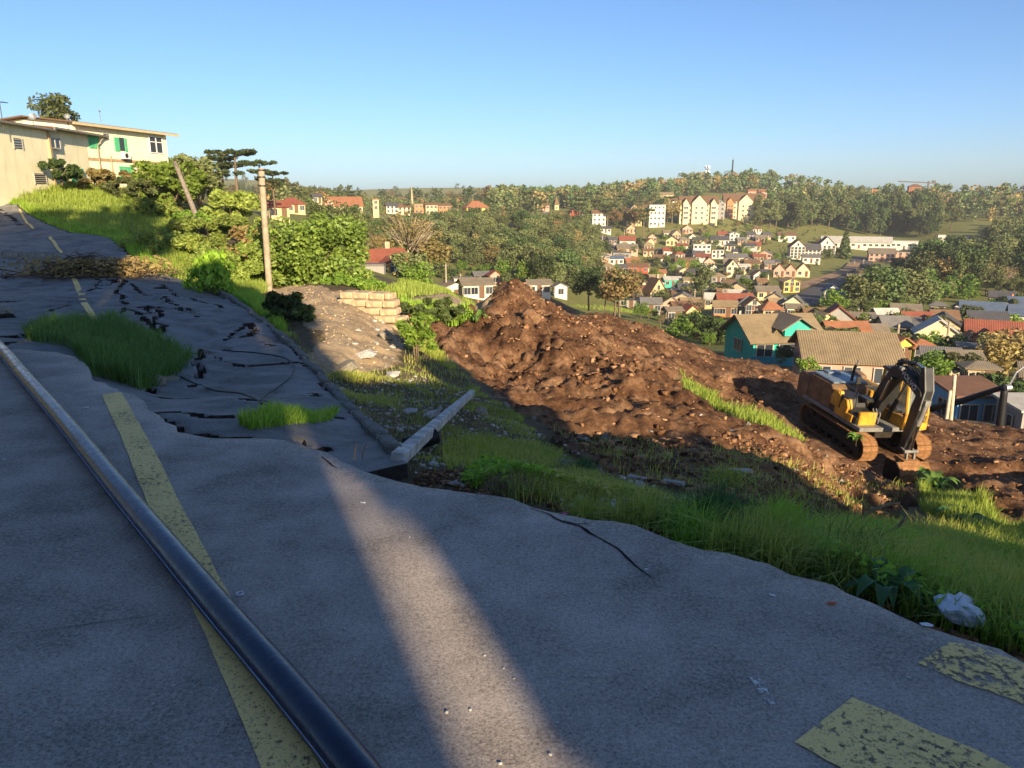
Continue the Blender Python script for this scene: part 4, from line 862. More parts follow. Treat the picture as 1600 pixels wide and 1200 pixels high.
# ================================================================ buildings
WALL = {k: wall_mat('wall_' + k, c) for k, c in dict(cream=(0.62, 0.48, 0.25), white=(0.72, 0.66, 0.54), yellow=(0.72, 0.50, 0.12), orange=(0.52, 0.22, 0.09), teal=(0.05, 0.46, 0.34), pink=(0.58, 0.33, 0.24), grey=(0.33, 0.31, 0.28), lime=(0.52, 0.56, 0.09), blue=(0.14, 0.40, 0.66), brick=(0.32, 0.11, 0.05), tan=(0.45, 0.33, 0.2), red=(0.42, 0.08, 0.04), pale=(0.70, 0.58, 0.36)).items()}
ROOF = {k: roof_mat('roof_' + k, c, corr=cr) for k, (c, cr) in dict(red=((0.30, 0.085, 0.05), False), orange=((0.40, 0.16, 0.075), False), brown=((0.21, 0.115, 0.06), False), tan=((0.34, 0.25, 0.14), True), grey=((0.20, 0.19, 0.18), True), slate=((0.085, 0.085, 0.095), False), white=((0.62, 0.58, 0.50), True), rust=((0.24, 0.12, 0.07), True), bluem=((0.12, 0.17, 0.26), True), dirty=((0.26, 0.21, 0.15), True)).items()}
M_FRAME = plain('window_frame', (0.45, 0.41, 0.34), 0.6, 0.3, 0.1, 5); M_TRIM = plain('eave_trim', (0.35, 0.26, 0.17), 0.7, 0.2, 0.3, 4)
M_PANE = (lambda b: (b.col(b.ramp(b.n('ObjectInfo').outputs['Random'], [(0.0, (0.015, 0.02, 0.03)), (1.0, (0.06, 0.07, 0.085))])), b.rough(0.12, 0.6), b.m)[-1])(NB('window_glass'))
M_DOOR = plain('door_brown', (0.14, 0.07, 0.035), 0.6, 0.3, 0.3, 6); M_CHIM = plain('chimney_render', (0.42, 0.32, 0.2), 0.9, 0.2, 0.3, 4)
def uvplan(me):
    ul = me.uv_layers.new(name='UVMap'); zz = Vector((0, 0, 1))
    for p in me.polygons:
        n = p.normal; h = zz.cross(n)
        if h.length < 1e-3: h = Vector((1, 0, 0))
        h.normalize(); s = n.cross(h)
        for li in p.loop_indices:
            c = me.vertices[me.loops[li].vertex_index].co; ul.data[li].uv = (c.dot(h), c.dot(s))
    return me
def window_mesh(w, h, pane=True):
    b = MB(); t = 0.07
    if pane: b.box((0, 0.0, 0), (w, 0.06, h), m=1)
    for s in (-1, 1): b.box((s * (w / 2 - t / 2), -0.045, 0), (t, 0.07, h + 0.02), m=0); b.box((0, -0.045, s * (h / 2 - t / 2)), (w + 0.02, 0.075, t), m=0)
    b.box((0, -0.04, 0), (t * 0.7, 0.05, h), m=0)
    return b.mesh('window', [M_FRAME, M_PANE])
WINM = {k: window_mesh(*k) for k in ((1.2, 1.2), (1.6, 1.2), (0.9, 1.3), (0.8, 0.6))}
WINF = {k: window_mesh(*k, pane=False) for k in WINM}; WINP = {k: MB().box((0, 0, 0), (k[0], 0.06, k[1])).mesh('pane', M_PANE) for k in WINM}
def near_window(key, root, loc, rot=(0, 0, 0)):
    o = put('window', WINF[key], root, loc, rot); put('pane', WINP[key], o); return o
DOORM = (lambda b: (b.box((0, 0, 1.0), (0.9, 0.08, 2.0)), b.box((0.32, -0.05, 1.0), (0.05, 0.04, 0.12)), b.mesh('door', M_DOOR))[-1])(MB())
def roof_panel(b, p0, p1, p2, p3, th=0.14):
    a = [Vector(p) for p in (p0, p1, p2, p3)]; n = (a[1] - a[0]).cross(a[3] - a[0]).normalized()
    if n.z < 0: n = -n
    V = a + [q + n * th for q in a]
    b.add(V, [(0, 1, 2, 3), (7, 6, 5, 4), (0, 4, 5, 1), (1, 5, 6, 2), (2, 6, 7, 3), (3, 7, 4, 0)])
def roof_tri(b, p0, p1, p2, th=0.14):
    a = [Vector(p) for p in (p0, p1, p2)]; n = (a[1] - a[0]).cross(a[2] - a[0]).normalized()
    if n.z < 0: n = -n
    b.add(a + [q + n * th for q in a], [(0, 1, 2), (5, 4, 3), (0, 3, 4, 1), (1, 4, 5, 2), (2, 5, 3, 0)])
def house(label, u0, u1, vb, ve, D, yaw=15, roof='x', rise=0.45, wall='cream', rmat='red', rows=1, cols=3, dr=0.75, ov=0.4, cat='house', chim=False, win=(1.2, 1.2), name='house', side=True, door=True, found=2.5, group=None, trim=None, flatcol=None):
    hit = float(onT([(u0 + u1) / 2], [vb + 1], D * 0.6)[0][1])
    if 0.72 < hit / D < 1.35: D = hit
    s = mpp(D) * 1.03; px = (u1 - u0) * s; ya = R(abs(yaw)); w_ = px / (math.cos(ya) + dr * math.sin(ya)); d_ = w_ * dr
    uc = (u0 + u1) / 2; base = atD(uc, vb, D); h = max(2.3, (vb - ve) * s)
    th = math.atan2(base[0], base[1]); rz = -th + R(yaw)
    fw = np.array([math.sin(th), math.cos(th)])          # away from the viewer
    c = base[:2] + fw * (d_ * 0.5 * math.cos(ya) + w_ * 0.5 * math.sin(ya)) * 0.6
    root = empty(name, (c[0], c[1], base[2]), (0, 0, rz)); tag(root, label, cat, group)
    X, Y = w_ / 2, d_ / 2; rh = rise * (w_ if roof == 'y' else d_) * 0.5
    wm = MB(); wm.box((0, 0, (h - found) / 2), (w_, d_, h + found))
    rb = MB()
    if roof == 'x':          # ridge along the front
        wm.prism([(-Y + 0.0, h), (Y, h), (0, h + rh)], -X, X, axis='x')
        k = rh / Y
        roof_panel(rb, (-X - ov, -Y - ov, h - ov * k), (X + ov, -Y - ov, h - ov * k), (X + ov, 0, h + rh), (-X - ov, 0, h + rh))
        roof_panel(rb, (-X - ov, Y + ov, h - ov * k), (X + ov, Y + ov, h - ov * k), (X + ov, 0, h + rh), (-X - ov, 0, h + rh))
    elif roof == 'y':        # gable to the front
        wm.prism([(-X, h), (X, h), (0, h + rh)], -Y, Y, axis='y')
        k = rh / X
        for q in (-1, 1): roof_panel(rb, (q * (X + ov), -Y - ov, h - ov * k), (q * (X + ov), Y + ov, h - ov * k), (0, Y + ov, h + rh), (0, -Y - ov, h + rh))
    elif roof == 'hip':
        k = rh / Y; rx = max(0.1, X - Y)
        A = [(-X - ov, -Y - ov, h - ov * k), (X + ov, -Y - ov, h - ov * k), (X + ov, Y + ov, h - ov * k), (-X - ov, Y + ov, h - ov * k)]; r0, r1 = (-rx, 0, h + rh), (rx, 0, h + rh)
        roof_panel(rb, A[0], A[1], r1, r0); roof_panel(rb, A[2], A[3], r0, r1); roof_tri(rb, A[1], A[2], r1); roof_tri(rb, A[3], A[0], r0)
    elif roof == 'flat':
        rb.box((0, 0, h + 0.1), (w_ + ov, d_ + ov, 0.22))
    elif roof == 'shed':
        roof_panel(rb, (-X - ov, -Y - ov, h), (X + ov, -Y - ov, h), (X + ov, Y + ov, h + rise * d_), (-X - ov, Y + ov, h + rise * d_)); wm.prism([(-Y, h), (Y, h), (Y, h + rise * d_ - 0.05)], -X, X, axis='x')
    wm.obj('wall', WALL[wall], root)
    rm = rb.mesh('roof', ROOF[rmat]); uvplan(rm); ro = put('roof', rm, root)
    if chim: MB().box((X * 0.35, Y * 0.2, h + rh + 0.1), (0.6, 0.6, 1.6)).obj('chimney', M_CHIM, ro)
    wmz = WINM[win]; fh = h / rows
    for r_ in range(rows):
        z = fh * (r_ + 0.55)
        for k in range(cols):
            x = -X + w_ * (k + 0.5) / cols
            if door and r_ == 0 and k == cols // 2 and cols > 1: put('door', DOORM, root, (x, -Y - 0.03, 0)); continue
            (near_window(win, root, (x, -Y - 0.03, z)) if D < 145 else put('window', wmz, root, (x, -Y - 0.03, z)))
        if side:
            sx = -1 if yaw >= 0 else 1
            for k in range(max(1, int(cols * dr * 0.7))):
                (near_window(win, *a_) if D < 145 else put('window', wmz, *a_)) if (a_ := (root, (sx * (X + 0.03), -Y + d_ * (k + 0.5) / max(1, int(cols * dr * 0.7)), z), (0, 0, -sx * R(-90)))) else None
    if roof == 'y' and rows > 1: put('window', WINM[(0.9, 1.3)], root, (0, -Y - 0.03, h + rh * 0.35))
    return root
H = house
# --- nearest roofs below the crest
g = H('large teal house with long tan sheet roof and green gable dormer', 1128, 1276, 566, 545, 80, 27, 'x', 0.55, 'teal', 'tan', 1, 3, 0.95, 0.6, win=(1.6, 1.2), door=False)
M_TEALD = plain('teal_band', (0.02, 0.20, 0.24), 0.8, 0.2, 0.2, 3); dim = g.children[0].dimensions
MB().box((0, -dim.y / 2 - 0.03, 0.1), (dim.x * 0.99, 0.05, 1.5)).obj('wall_band', M_TEALD, g)
dm = MB(); dm.prism([(-1.2, 0), (1.2, 0), (1.2, 0.75), (0, 1.5), (-1.2, 0.75)], -1.6, 1.8); dm.obj('dormer', WALL['teal'], g, (0.8, -dim.y * 0.22, 2.55))
rb = MB()
for q in (-1, 1): roof_panel(rb, (q * 1.7, -2.1, 0.5), (q * 1.7, 2.6, 0.5), (0, 2.6, 1.6), (0, -2.1, 1.6), 0.12)
rm = rb.mesh('dormer_roof', ROOF['dirty']); uvplan(rm); put('dormer_roof', rm, g, (0.8, -dim.y * 0.22, 2.55))
H('low building under a broad weathered tan sheet roof beside the excavator', 1232, 1392, 606, 594, 60, 12, 'x', 0.42, 'pink', 'tan', 1, 3, 1.1, 0.5, door=False)
H('small shed with sky blue fascia and rusty brown sheet roof', 1452, 1556, 672, 656, 46, 32, 'shed', 0.16, 'blue', 'rust', 1, 2, 1.0, 0.35, cat='shed', name='shed', door=False)
H('pale corrugated roof shed at the right frame edge below the crest', 1552, 1668, 700, 690, 42, 34, 'shed', 0.10, 'grey', 'white', 1, 2, 0.8, 0.3, cat='shed', name='shed', door=False)
H('pale flat tiled roof house behind the twin concrete posts', 1498, 1552, 612, 599, 64, 20, 'hip', 0.35, 'tan', 'dirty', 1, 2)
H('olive roofed house at the right edge behind the lamp', 1588, 1690, 628, 604, 62, 10, 'x', 0.4, 'tan', 'dirty', 1, 3)
H('cream walled house with tan roof above yellow shrubs', 1472, 1524, 592, 578, 74, 22, 'x', 0.45, 'cream', 'dirty', 1, 2)
H('low grey roofed house right of the excavator arm', 1436, 1490, 586, 574, 78, 8, 'x', 0.4, 'grey', 'grey', 1, 2)
H('lime yellow two storey house with orange hip roof', 1414, 1454, 570, 539, 88, 30, 'hip', 0.5, 'lime', 'orange', 2, 2, 0.9, 0.6)
H('green walled gable house with orange roof left of the lime house', 1384, 1420, 568, 552, 86, 35, 'y', 0.7, 'lime', 'orange', 1, 2)
H('white walled house with wide red tile roof at the right', 1506, 1588, 552, 536, 112, 8, 'x', 0.75, 'white', 'red', 1, 4, 0.8, 0.5)
H('white gable wing in front of the wide red tile roof', 1520, 1552, 556, 538, 106, 14, 'y', 0.9, 'white', 'red', 1, 1, 0.8)
H('white narrow gable wing at the left end of the wide red roof', 1504, 1522, 552, 537, 109, 14, 'y', 1.0, 'white', 'brown', 1, 1, 0.8)
H('white carport house with grey flat roof below the red roof', 1492, 1548, 574, 556, 92, 6, 'flat', 0, 'white', 'grey', 1, 3)
H('pink tan roofed house at the right frame edge', 1586, 1650, 545, 530, 118, 12, 'x', 0.5, 'pink', 'dirty', 1, 3)
H('cream house with long orange tile roof behind the tan roof', 1280, 1352, 545, 528, 104, 24, 'x', 0.6, 'cream', 'orange', 1, 4, 0.7, 0.5)
H('small cream house with brown roof at the tan roof edge', 1286, 1312, 549, 540, 92, 26, 'y', 0.6, 'pale', 'brown', 1, 2)
H('white house with worn tan roof right of the orange roof', 1326, 1382, 546, 532, 98, 26, 'x', 0.6, 'cream', 'dirty', 1, 3)
H('low white house with pale sheet roof between tree and orange roof', 1322, 1362, 516, 505, 140, 10, 'x', 0.4, 'white', 'dirty', 1, 3)
H('long low shed with grey roof right of the white house', 1362, 1430, 528, 520, 128, 5, 'x', 0.35, 'brick', 'grey', 1, 3)
H('red tiled house with cream gable above the lime house', 1404, 1450, 522, 512, 136, 18, 'x', 0.8, 'white', 'red', 1, 3)
H('cream gable front house beside the red tiled house', 1432, 1452, 519, 508, 134, 24, 'y', 0.9, 'cream', 'brown', 1, 1)
H('house with broad brown roof and cream wall in the middle row', 1448, 1492, 517, 506, 140, 22, 'x', 0.8, 'cream', 'brown', 1, 3)
H('white shaded house with long grey roof at right', 1508, 1566, 520, 508, 146, 12, 'x', 0.6, 'white', 'slate', 1, 4)
H('blue roofed long house near the right edge', 1500, 1562, 502, 494, 165, 4, 'x', 0.5, 'white', 'bluem', 1, 4)
H('white house with pale green roof near the orange mast', 1550, 1576, 494, 483, 170, 8, 'hip', 0.4, 'white', 'white', 1, 3)
H('teal shaded house with blue roof at the right edge', 1574, 1640, 492, 476, 175, 8, 'x', 0.4, 'teal', 'bluem', 1, 3)
H('long bluish roof at the right frame edge', 1576, 1650, 512, 502, 148, 6, 'x', 0.5, 'white', 'bluem', 1, 3)
H('dark roofed cottage behind the bushy tree row', 1545, 1580, 478, 470, 210, 5, 'x', 0.6, 'pink', 'slate', 1, 2)
H('small white shack with rounded roof by the big tree', 1453, 1474, 493, 484, 172, 0, 'hip', 0.5, 'white', 'grey', 1, 2)
H('tiny white cottage right of the rounded shack', 1488, 1504, 496, 488, 170, 10, 'y', 0.6, 'white', 'slate', 1, 1)
H('tan roof house under the right end of the big tree', 1390, 1434, 502, 495, 152, 8, 'x', 0.5, 'tan', 'dirty', 1, 3)
H('brown roofed house left of the round tree', 1250, 1288, 512, 502, 136, 22, 'x', 0.7, 'cream', 'brown', 1, 2)
H('cream gable house with tan roof behind the teal house', 1262, 1304, 523, 511, 122, 30, 'y', 0.6, 'cream', 'tan', 1, 2)
H('low cream building with tan roof behind the orange hip roof', 1226, 1258, 499, 491, 165, 10, 'x', 0.4, 'white', 'dirty', 1, 3)
H('house with bright orange hip roof behind the teal house ridge', 1184, 1220, 501, 493, 165, 22, 'hip', 0.75, 'cream', 'orange', 1, 2)
H('white shaded villa with navy blue roof beside the street', 1292, 1346, 482, 463, 222, -8, 'x', 0.5, 'white', 'bluem', 2, 4)
H('small white gabled house left of the navy roofed villa', 1284, 1312, 468, 456, 228, 14, 'y', 0.7, 'white', 'bluem', 1, 2)
H('long tan roof above the navy roofed villa', 1322, 1372, 452, 444, 262, 8, 'x', 0.6, 'pale', 'dirty', 1, 4)
H('long red tile roofed house with cream upper floor', 1116, 1174, 490, 474, 200, 14, 'x', 0.75, 'white', 'red', 2, 5, 0.7, 0.5)
H('orange fronted shop annexe below the long red roof', 1112, 1150, 495, 484, 190, 8, 'x', 0.5, 'orange', 'tan', 1, 4)
H('narrow cream house with orange balconies right of the red roof', 1158, 1190, 494, 478, 188, 20, 'y', 0.8, 'pale', 'brown', 2, 3)
H('steep brown roofed chalet with white gables beside the trees', 1004, 1040, 478, 456, 214, 28, 'y', 1.5, 'cream', 'brown', 2, 3, 0.9, 0.4, chim=True)
H('cream two storey wing of the chalet with brown eaves', 992, 1044, 494, 472, 204, 22, 'hip', 0.5, 'pale', 'brown', 2, 5, 0.6)
H('pink low house with brown roof right of the chalet', 1045, 1078, 494, 485, 192, 20, 'x', 0.5, 'pink', 'brown', 1, 3)
H('tan roof row house behind the pink low house', 1060, 1094, 487, 479, 205, 14, 'x', 0.5, 'pink', 'tan', 1, 3)
H('white gable cottage with red roof near the dirt crest', 1063, 1090, 506, 494, 164, 30, 'y', 0.8, 'cream', 'red', 1, 1)
H('grey shed roof at the dirt crest left of the cottage', 1036, 1064, 505, 498, 160, 24, 'x', 0.4, 'grey', 'dirty', 1, 2)
H('small white house with blue roof by the chalet left side', 992, 1014, 462, 451, 240, 10, 'x', 0.4, 'white', 'bluem', 1, 3)
H('teal fronted house with white sheet roof below the round tree', 1034, 1064, 448, 437, 285, 14, 'x', 0.4, 'teal', 'white', 1, 3)
H('cream low row right of the teal front', 1066, 1090, 448, 440, 290, 8, 'x', 0.4, 'pale', 'tan', 1, 3)
H('yellow house with shallow roof beside the descending street', 1216, 1248, 456, 440, 268, 25, 'y', 0.4, 'yellow', 'tan', 2, 3, 0.8)
H('cream house with tan roof below the yellow house', 1175, 1216, 468, 459, 245, 20, 'x', 0.5, 'cream', 'dirty', 1, 3)
H('white box house with brown roof in the town centre', 1128, 1148, 453, 441, 272, 12, 'x', 0.5, 'white', 'brown', 2, 3)
H('cream house with steep brown gable roof in the town centre', 1130, 1152, 432, 416, 305, 22, 'y', 1.1, 'pale', 'brown', 2, 2)
H('pale annexe right of the steep brown gable', 1150, 1163, 430, 416, 304, 18, 'flat', 0, 'pale', 'white', 2, 2)
H('white gable house left of the steep brown gable', 1104, 1122, 430, 419, 300, 20, 'y', 0.7, 'white', 'slate', 1, 2)
H('white gable cottage above the round tree row', 1172, 1194, 440, 430, 292, 24, 'y', 0.7, 'white', 'brown', 1, 2)
for i, (a, b_, lab) in enumerate([(1207, 1226, 'left'), (1225, 1243, 'middle'), (1243, 1264, 'right')]):
    H('row house with red steep gable roof, %s of the three' % lab, a, b_, 432, 425, 318, 6, 'y', 1.1, 'pink' if i < 2 else 'pale', 'red', 1, 2, 0.9, 0.3, group='red gabled row')
H('cream flat fronted block with grey roof on the mid slope', 1130, 1167, 412, 402, 332, 14, 'x', 0.4, 'cream', 'grey', 1, 5)
H('small upper cream house behind the flat fronted block', 1143, 1166, 402, 393, 345, 10, 'x', 0.4, 'pale', 'slate', 1, 3)
H('orange house with low brown roof on the mid slope', 1052, 1085, 419, 409, 332, 12, 'x', 0.5, 'orange', 'brown', 1, 4)
H('tall white three storey block in the town slope', 1080, 1109, 404, 383, 360, 10, 'flat', 0, 'white', 'white', 3, 4, 0.7)
H('white stepped house right of the three storey block', 1109, 1130, 403, 391, 358, 16, 'flat', 0, 'white', 'dirty', 2, 3)
H('white house with red roof left of the three storey block', 1034, 1056, 403, 392, 362, 12, 'x', 0.6, 'white', 'red', 1, 3)
H('red walled low house below the orange roofed one', 976, 1012, 426, 417, 322, 10, 'x', 0.4, 'red', 'brown', 1, 4)
H('orange house with red roof on the left of town', 975, 998, 417, 408, 332, 16, 'x', 0.6, 'orange', 'orange', 1, 3)
H('white house with blue grey roof at the left of town', 950, 974, 414, 404, 335, 8, 'x', 0.4, 'white', 'bluem', 1, 3)
H('small orange cube house at the wood edge', 935, 951, 416, 405, 330, 12, 'flat', 0, 'orange', 'white', 1, 2)
H('white walled house with dark red roof near the araucaria', 966, 992, 387, 376, 385, 8, 'x', 0.7, 'white', 'red', 1, 3)
H('long pink roofed house below the dark red roof', 962, 996, 396, 388, 372, 8, 'x', 0.5, 'pink', 'dirty', 1, 4)
H('grey garage house at the bend of the upper street', 958, 986, 404, 396, 352, -6, 'flat', 0, 'grey', 'grey', 1, 3)
H('orange gable roof cottage right of the araucaria', 1008, 1022, 385, 378, 378, 22, 'y', 0.8, 'cream', 'orange', 1, 1)
H('white bright cube house under the hotel slope', 1137, 1154, 377, 366, 392, 16, 'y', 0.4, 'white', 'white', 2, 2)
H('white long house with slate roof under the hotel slope', 1108, 1138, 383, 375, 388, 12, 'x', 0.5, 'white', 'slate', 1, 4)
H('small cream gable under the hotels', 1072, 1088, 379, 371, 392, 24, 'y', 0.8, 'pale', 'dirty', 1, 1)
H('pale row house under the first hotel', 1035, 1062, 371, 364, 405, 8, 'x', 0.4, 'white', 'tan', 1, 4)
H('beige house among trees below the rowed gables', 1160, 1186, 420, 411, 320, 15, 'x', 0.5, 'tan', 'brown', 1, 3)
H('pale house with orange roof left of the town big tree', 1018, 1040, 436, 427, 300, 12, 'x', 0.6, 'pale', 'orange', 1, 2)
H('tan roofed house at the wood edge above the chalet', 938, 968, 440, 430, 285, 14, 'x', 0.5, 'pale', 'orange', 1, 3)
H('white cottage between garden trees in the upper town', 1056, 1074, 392, 384, 375, 10, 'x', 0.5, 'white', 'red', 1, 2)
H('dark roofed house beside the conifers on the upper slope', 1160, 1180, 392, 384, 372, 8, 'x', 0.5, 'grey', 'slate', 1, 2)
# --- more small houses packed into the town slope
_r2 = random.Random(11); TOWNX = []
for _v in list(range(364, 500, 9)):
    _u = 938 + _r2.uniform(0, 18)
    while _u < (1210 if _v > 372 else 1190):
        if _v < 400 + (_u - 938) * 0.0 + 95 and not (_u < 975 and _v > 445): TOWNX.append((_u, _v, {0: 405, 1: 375, 2: 345, 3: 318, 4: 290, 5: 262, 6: 236, 7: 212, 8: 192}[min(8, (_v - 360) // 15)]))
        _u += _r2.uniform(24, 52)
_r2.shuffle(TOWNX); TOWNX = TOWNX[:58]
_rs = random.Random(5); _used = set(); _wn = dict(cream='cream', white='white', pink='pink', tan='tan', pale='pale straw', grey='grey'); _rn = dict(red='red tile', brown='brown', dirty='weathered', slate='dark slate', tan='tan sheet', white='pale sheet', grey='grey sheet')
for (u, v, D) in [(985, 468, 230), (1050, 470, 215), (1070, 462, 232), (1098, 440, 280), (1012, 400, 360), (1030, 412, 335), (1098, 418, 320), (1066, 432, 300), (1196, 404, 350), (1200, 420, 325), (1188, 452, 262), (1206, 466, 240), (1160, 446, 280), (1060, 405, 355), (1018, 378, 392), (1050, 383, 385), (1100, 368, 402), (1188, 378, 395), (1176, 398, 365), (950, 426, 312), (945, 455, 255), (1120, 442, 278), (1090, 405, 352), (1150, 462, 245), (1128, 470, 228), (1210, 482, 205), (1240, 492, 180), (1305, 520, 125), (1380, 512, 140), (1470, 530, 118), (1460, 545, 102), (1392, 532, 118)] + TOWNX:
    w_ = _rs.choice(list(_wn)); r_ = _rs.choice(list(_rn))
    ps = ('left' if u < 1060 else 'middle' if u < 1200 else 'right') + (' upper' if v < 400 else ' central' if v < 450 else ' lower'); n_ = 0
    while (w_, r_, ps) in _used and n_ < 200: w_ = _rs.choice(list(_wn)); r_ = _rs.choice(list(_rn)); n_ += 1
    _used.add((w_, r_, ps)); a = _rs.uniform(9, 13) * 280 / D
    H('small %s house with %s roof in the %s part of town' % (_wn[w_], _rn[r_], ps), u - a, u + a, v, v - 8.5 * 280 / D, D, _rs.uniform(-5, 30), _rs.choice(['x', 'x', 'y', 'hip']), _rs.uniform(.45, .85), w_, r_, 1, 3)
# --- large hotels with gabled fronts
def hotel(label, u0, u1, vb, ve, D, yaw, roofk, gcol, gables):
    r_ = H(label, u0, u1, vb, ve, D, yaw, 'x', 0.8, 'pale', roofk, 4, 9, 0.45, 0.5, cat='hotel', name='hotel', door=False, win=(0.9, 1.3))
    dm = r_.children[0].dimensions; h = (vb - ve) * mpp(D) * 1.03
    for gx, gw, gh in gables:
        x = dm.x * gx; w_ = dm.x * gw; b = MB(); b.prism([(-w_ / 2, -2), (w_ / 2, -2), (w_ / 2, h), (0, h + gh), (-w_ / 2, h)], -dm.y / 2 - 0.9, 0.5); b.obj('gable_bay', WALL[gcol] if gcol in WALL and gw < 0.2 else WALL['pale'], r_, (x, 0, 0))
        rb = MB(); k = gh / (w_ / 2)
        for q in (-1, 1): roof_panel(rb, (q * (w_ / 2 + 0.5), -dm.y / 2 - 1.5, h - 0.5 * k), (q * (w_ / 2 + 0.5), 0.5, h - 0.5 * k), (0, 0.5, h + gh), (0, -dm.y / 2 - 1.5, h + gh), 0.25)
        rm = rb.mesh('gable_roof', ROOF['orange' if gcol == 'orange' else roofk]); uvplan(rm); put('gable_roof', rm, r_, (x, 0, 0))
        for k_ in range(3):
            put('window', WINM[(1.2, 1.2)], r_, (x - w_ * 0.2, -dm.y / 2 - 0.93, h * (0.25 + 0.25 * k_))); put('window', WINM[(1.2, 1.2)], r_, (x + w_ * 0.2, -dm.y / 2 - 0.93, h * (0.25 + 0.25 * k_)))
    return r_
hotel('big cream hotel with grey gables on the hillside, left of the pair', 1059, 1119, 348, 319, 450, 8, 'brown', 'pale', [(0.0, 0.36, 4.2), (-0.33, 0.14, 2.4), (0.36, 0.14, 2.4)])
hotel('big cream hotel with orange gables on the hillside, right of the pair', 1128, 1190, 343, 315, 455, 8, 'brown', 'orange', [(0.05, 0.36, 4.4), (-0.33, 0.16, 2.6), (0.40, 0.14, 2.6)])
H('shaded grey wing between the two hotels', 1117, 1131, 344, 318, 462, 0, 'y', 0.7, 'grey', 'slate', 4, 2, cat='hotel', name='hotel')
H('white stepped hotel block beside the bare trees', 1010, 1038, 354, 322, 425, 14, 'flat', 0, 'white', 'white', 4, 4, 0.7, cat='hotel', name='hotel')
H('white tower on the stepped hotel block', 1014, 1024, 322, 315, 430, 14, 'flat', 0, 'white', 'white', 1, 1, 0.9, cat='tower', name='tower', found=0.5)
H('tall cream gable house left of the white stepped block', 974, 1002, 352, 332, 430, 16, 'y', 0.9, 'cream', 'slate', 3, 3)
H('white hotel with grey gable roof near the warehouse, left gable', 1230, 1256, 404, 386, 395, 16, 'y', 0.9, 'white', 'brown', 4, 4, cat='hotel', name='hotel')
H('white hotel wing with grey roof between its gables', 1254, 1280, 404, 390, 402, 10, 'x', 0.9, 'white', 'slate', 3, 4, cat='hotel', name='hotel')
H('white hotel with dark gable near the warehouse, right gable', 1274, 1304, 396, 384, 410, 12, 'y', 1.0, 'white', 'slate', 3, 4, cat='hotel', name='hotel')
H('low white annexe below the gabled hotel', 1252, 1280, 411, 402, 380, 8, 'x', 0.4, 'white', 'grey', 1, 3)
H('small white cottage left of the gabled hotel base', 1225, 1234, 410, 402, 378, 8, 'flat', 0, 'white', 'white', 1, 1)
H('white walled house with brown roof on the green slope', 1213, 1242, 377, 368, 440, 12, 'x', 0.5, 'white', 'brown', 1, 3)
H('long white warehouse with low metal roof below the wood', 1286, 1386, 388, 378, 440, 4, 'x', 0.5, 'white', 'white', 1, 12, 0.3, 0.6, cat='warehouse', name='warehouse', win=(1.6, 1.2))
H('right part of the white warehouse with dark strip windows', 1384, 1430, 390, 377, 436, 4, 'flat', 0, 'white', 'white', 1, 6, 0.4, 0.6, cat='warehouse', name='warehouse', win=(1.6, 1.2))
H('pale pink house in half shade below the warehouse', 1356, 1396, 408, 396, 372, 6, 'x', 0.5, 'pink', 'dirty', 2, 5)
H('orange pink block right of the half shaded house', 1390, 1420, 405, 394, 378, 6, 'flat', 0, 'pink', 'grey', 2, 3)
H('white house in trees at the right of the warehouse', 1464, 1482, 378, 368, 430, 10, 'flat', 0, 'white', 'white', 1, 2)
H('cream house with pale roof at the right end of the clearing', 1480, 1506, 388, 380, 405, 14, 'x', 0.5, 'cream', 'tan', 1, 3)
H('white shaded house at the dark wood hollow', 1494, 1512, 380, 373, 415, 4, 'x', 0.4, 'white', 'bluem', 1, 2)
H('pale yellow pillar house under the big brown tree', 1452, 1464, 412, 400, 350, 10, 'flat', 0, 'yellow', 'white', 1, 1)
H('white low house under the dark wood, left', 1345, 1372, 428, 418, 330, 4, 'x', 0.5, 'white', 'slate', 1, 4)
H('white gabled roof house beside the dark wood', 1344, 1366, 440, 432, 300, 10, 'y', 0.5, 'white', 'white', 1, 2)
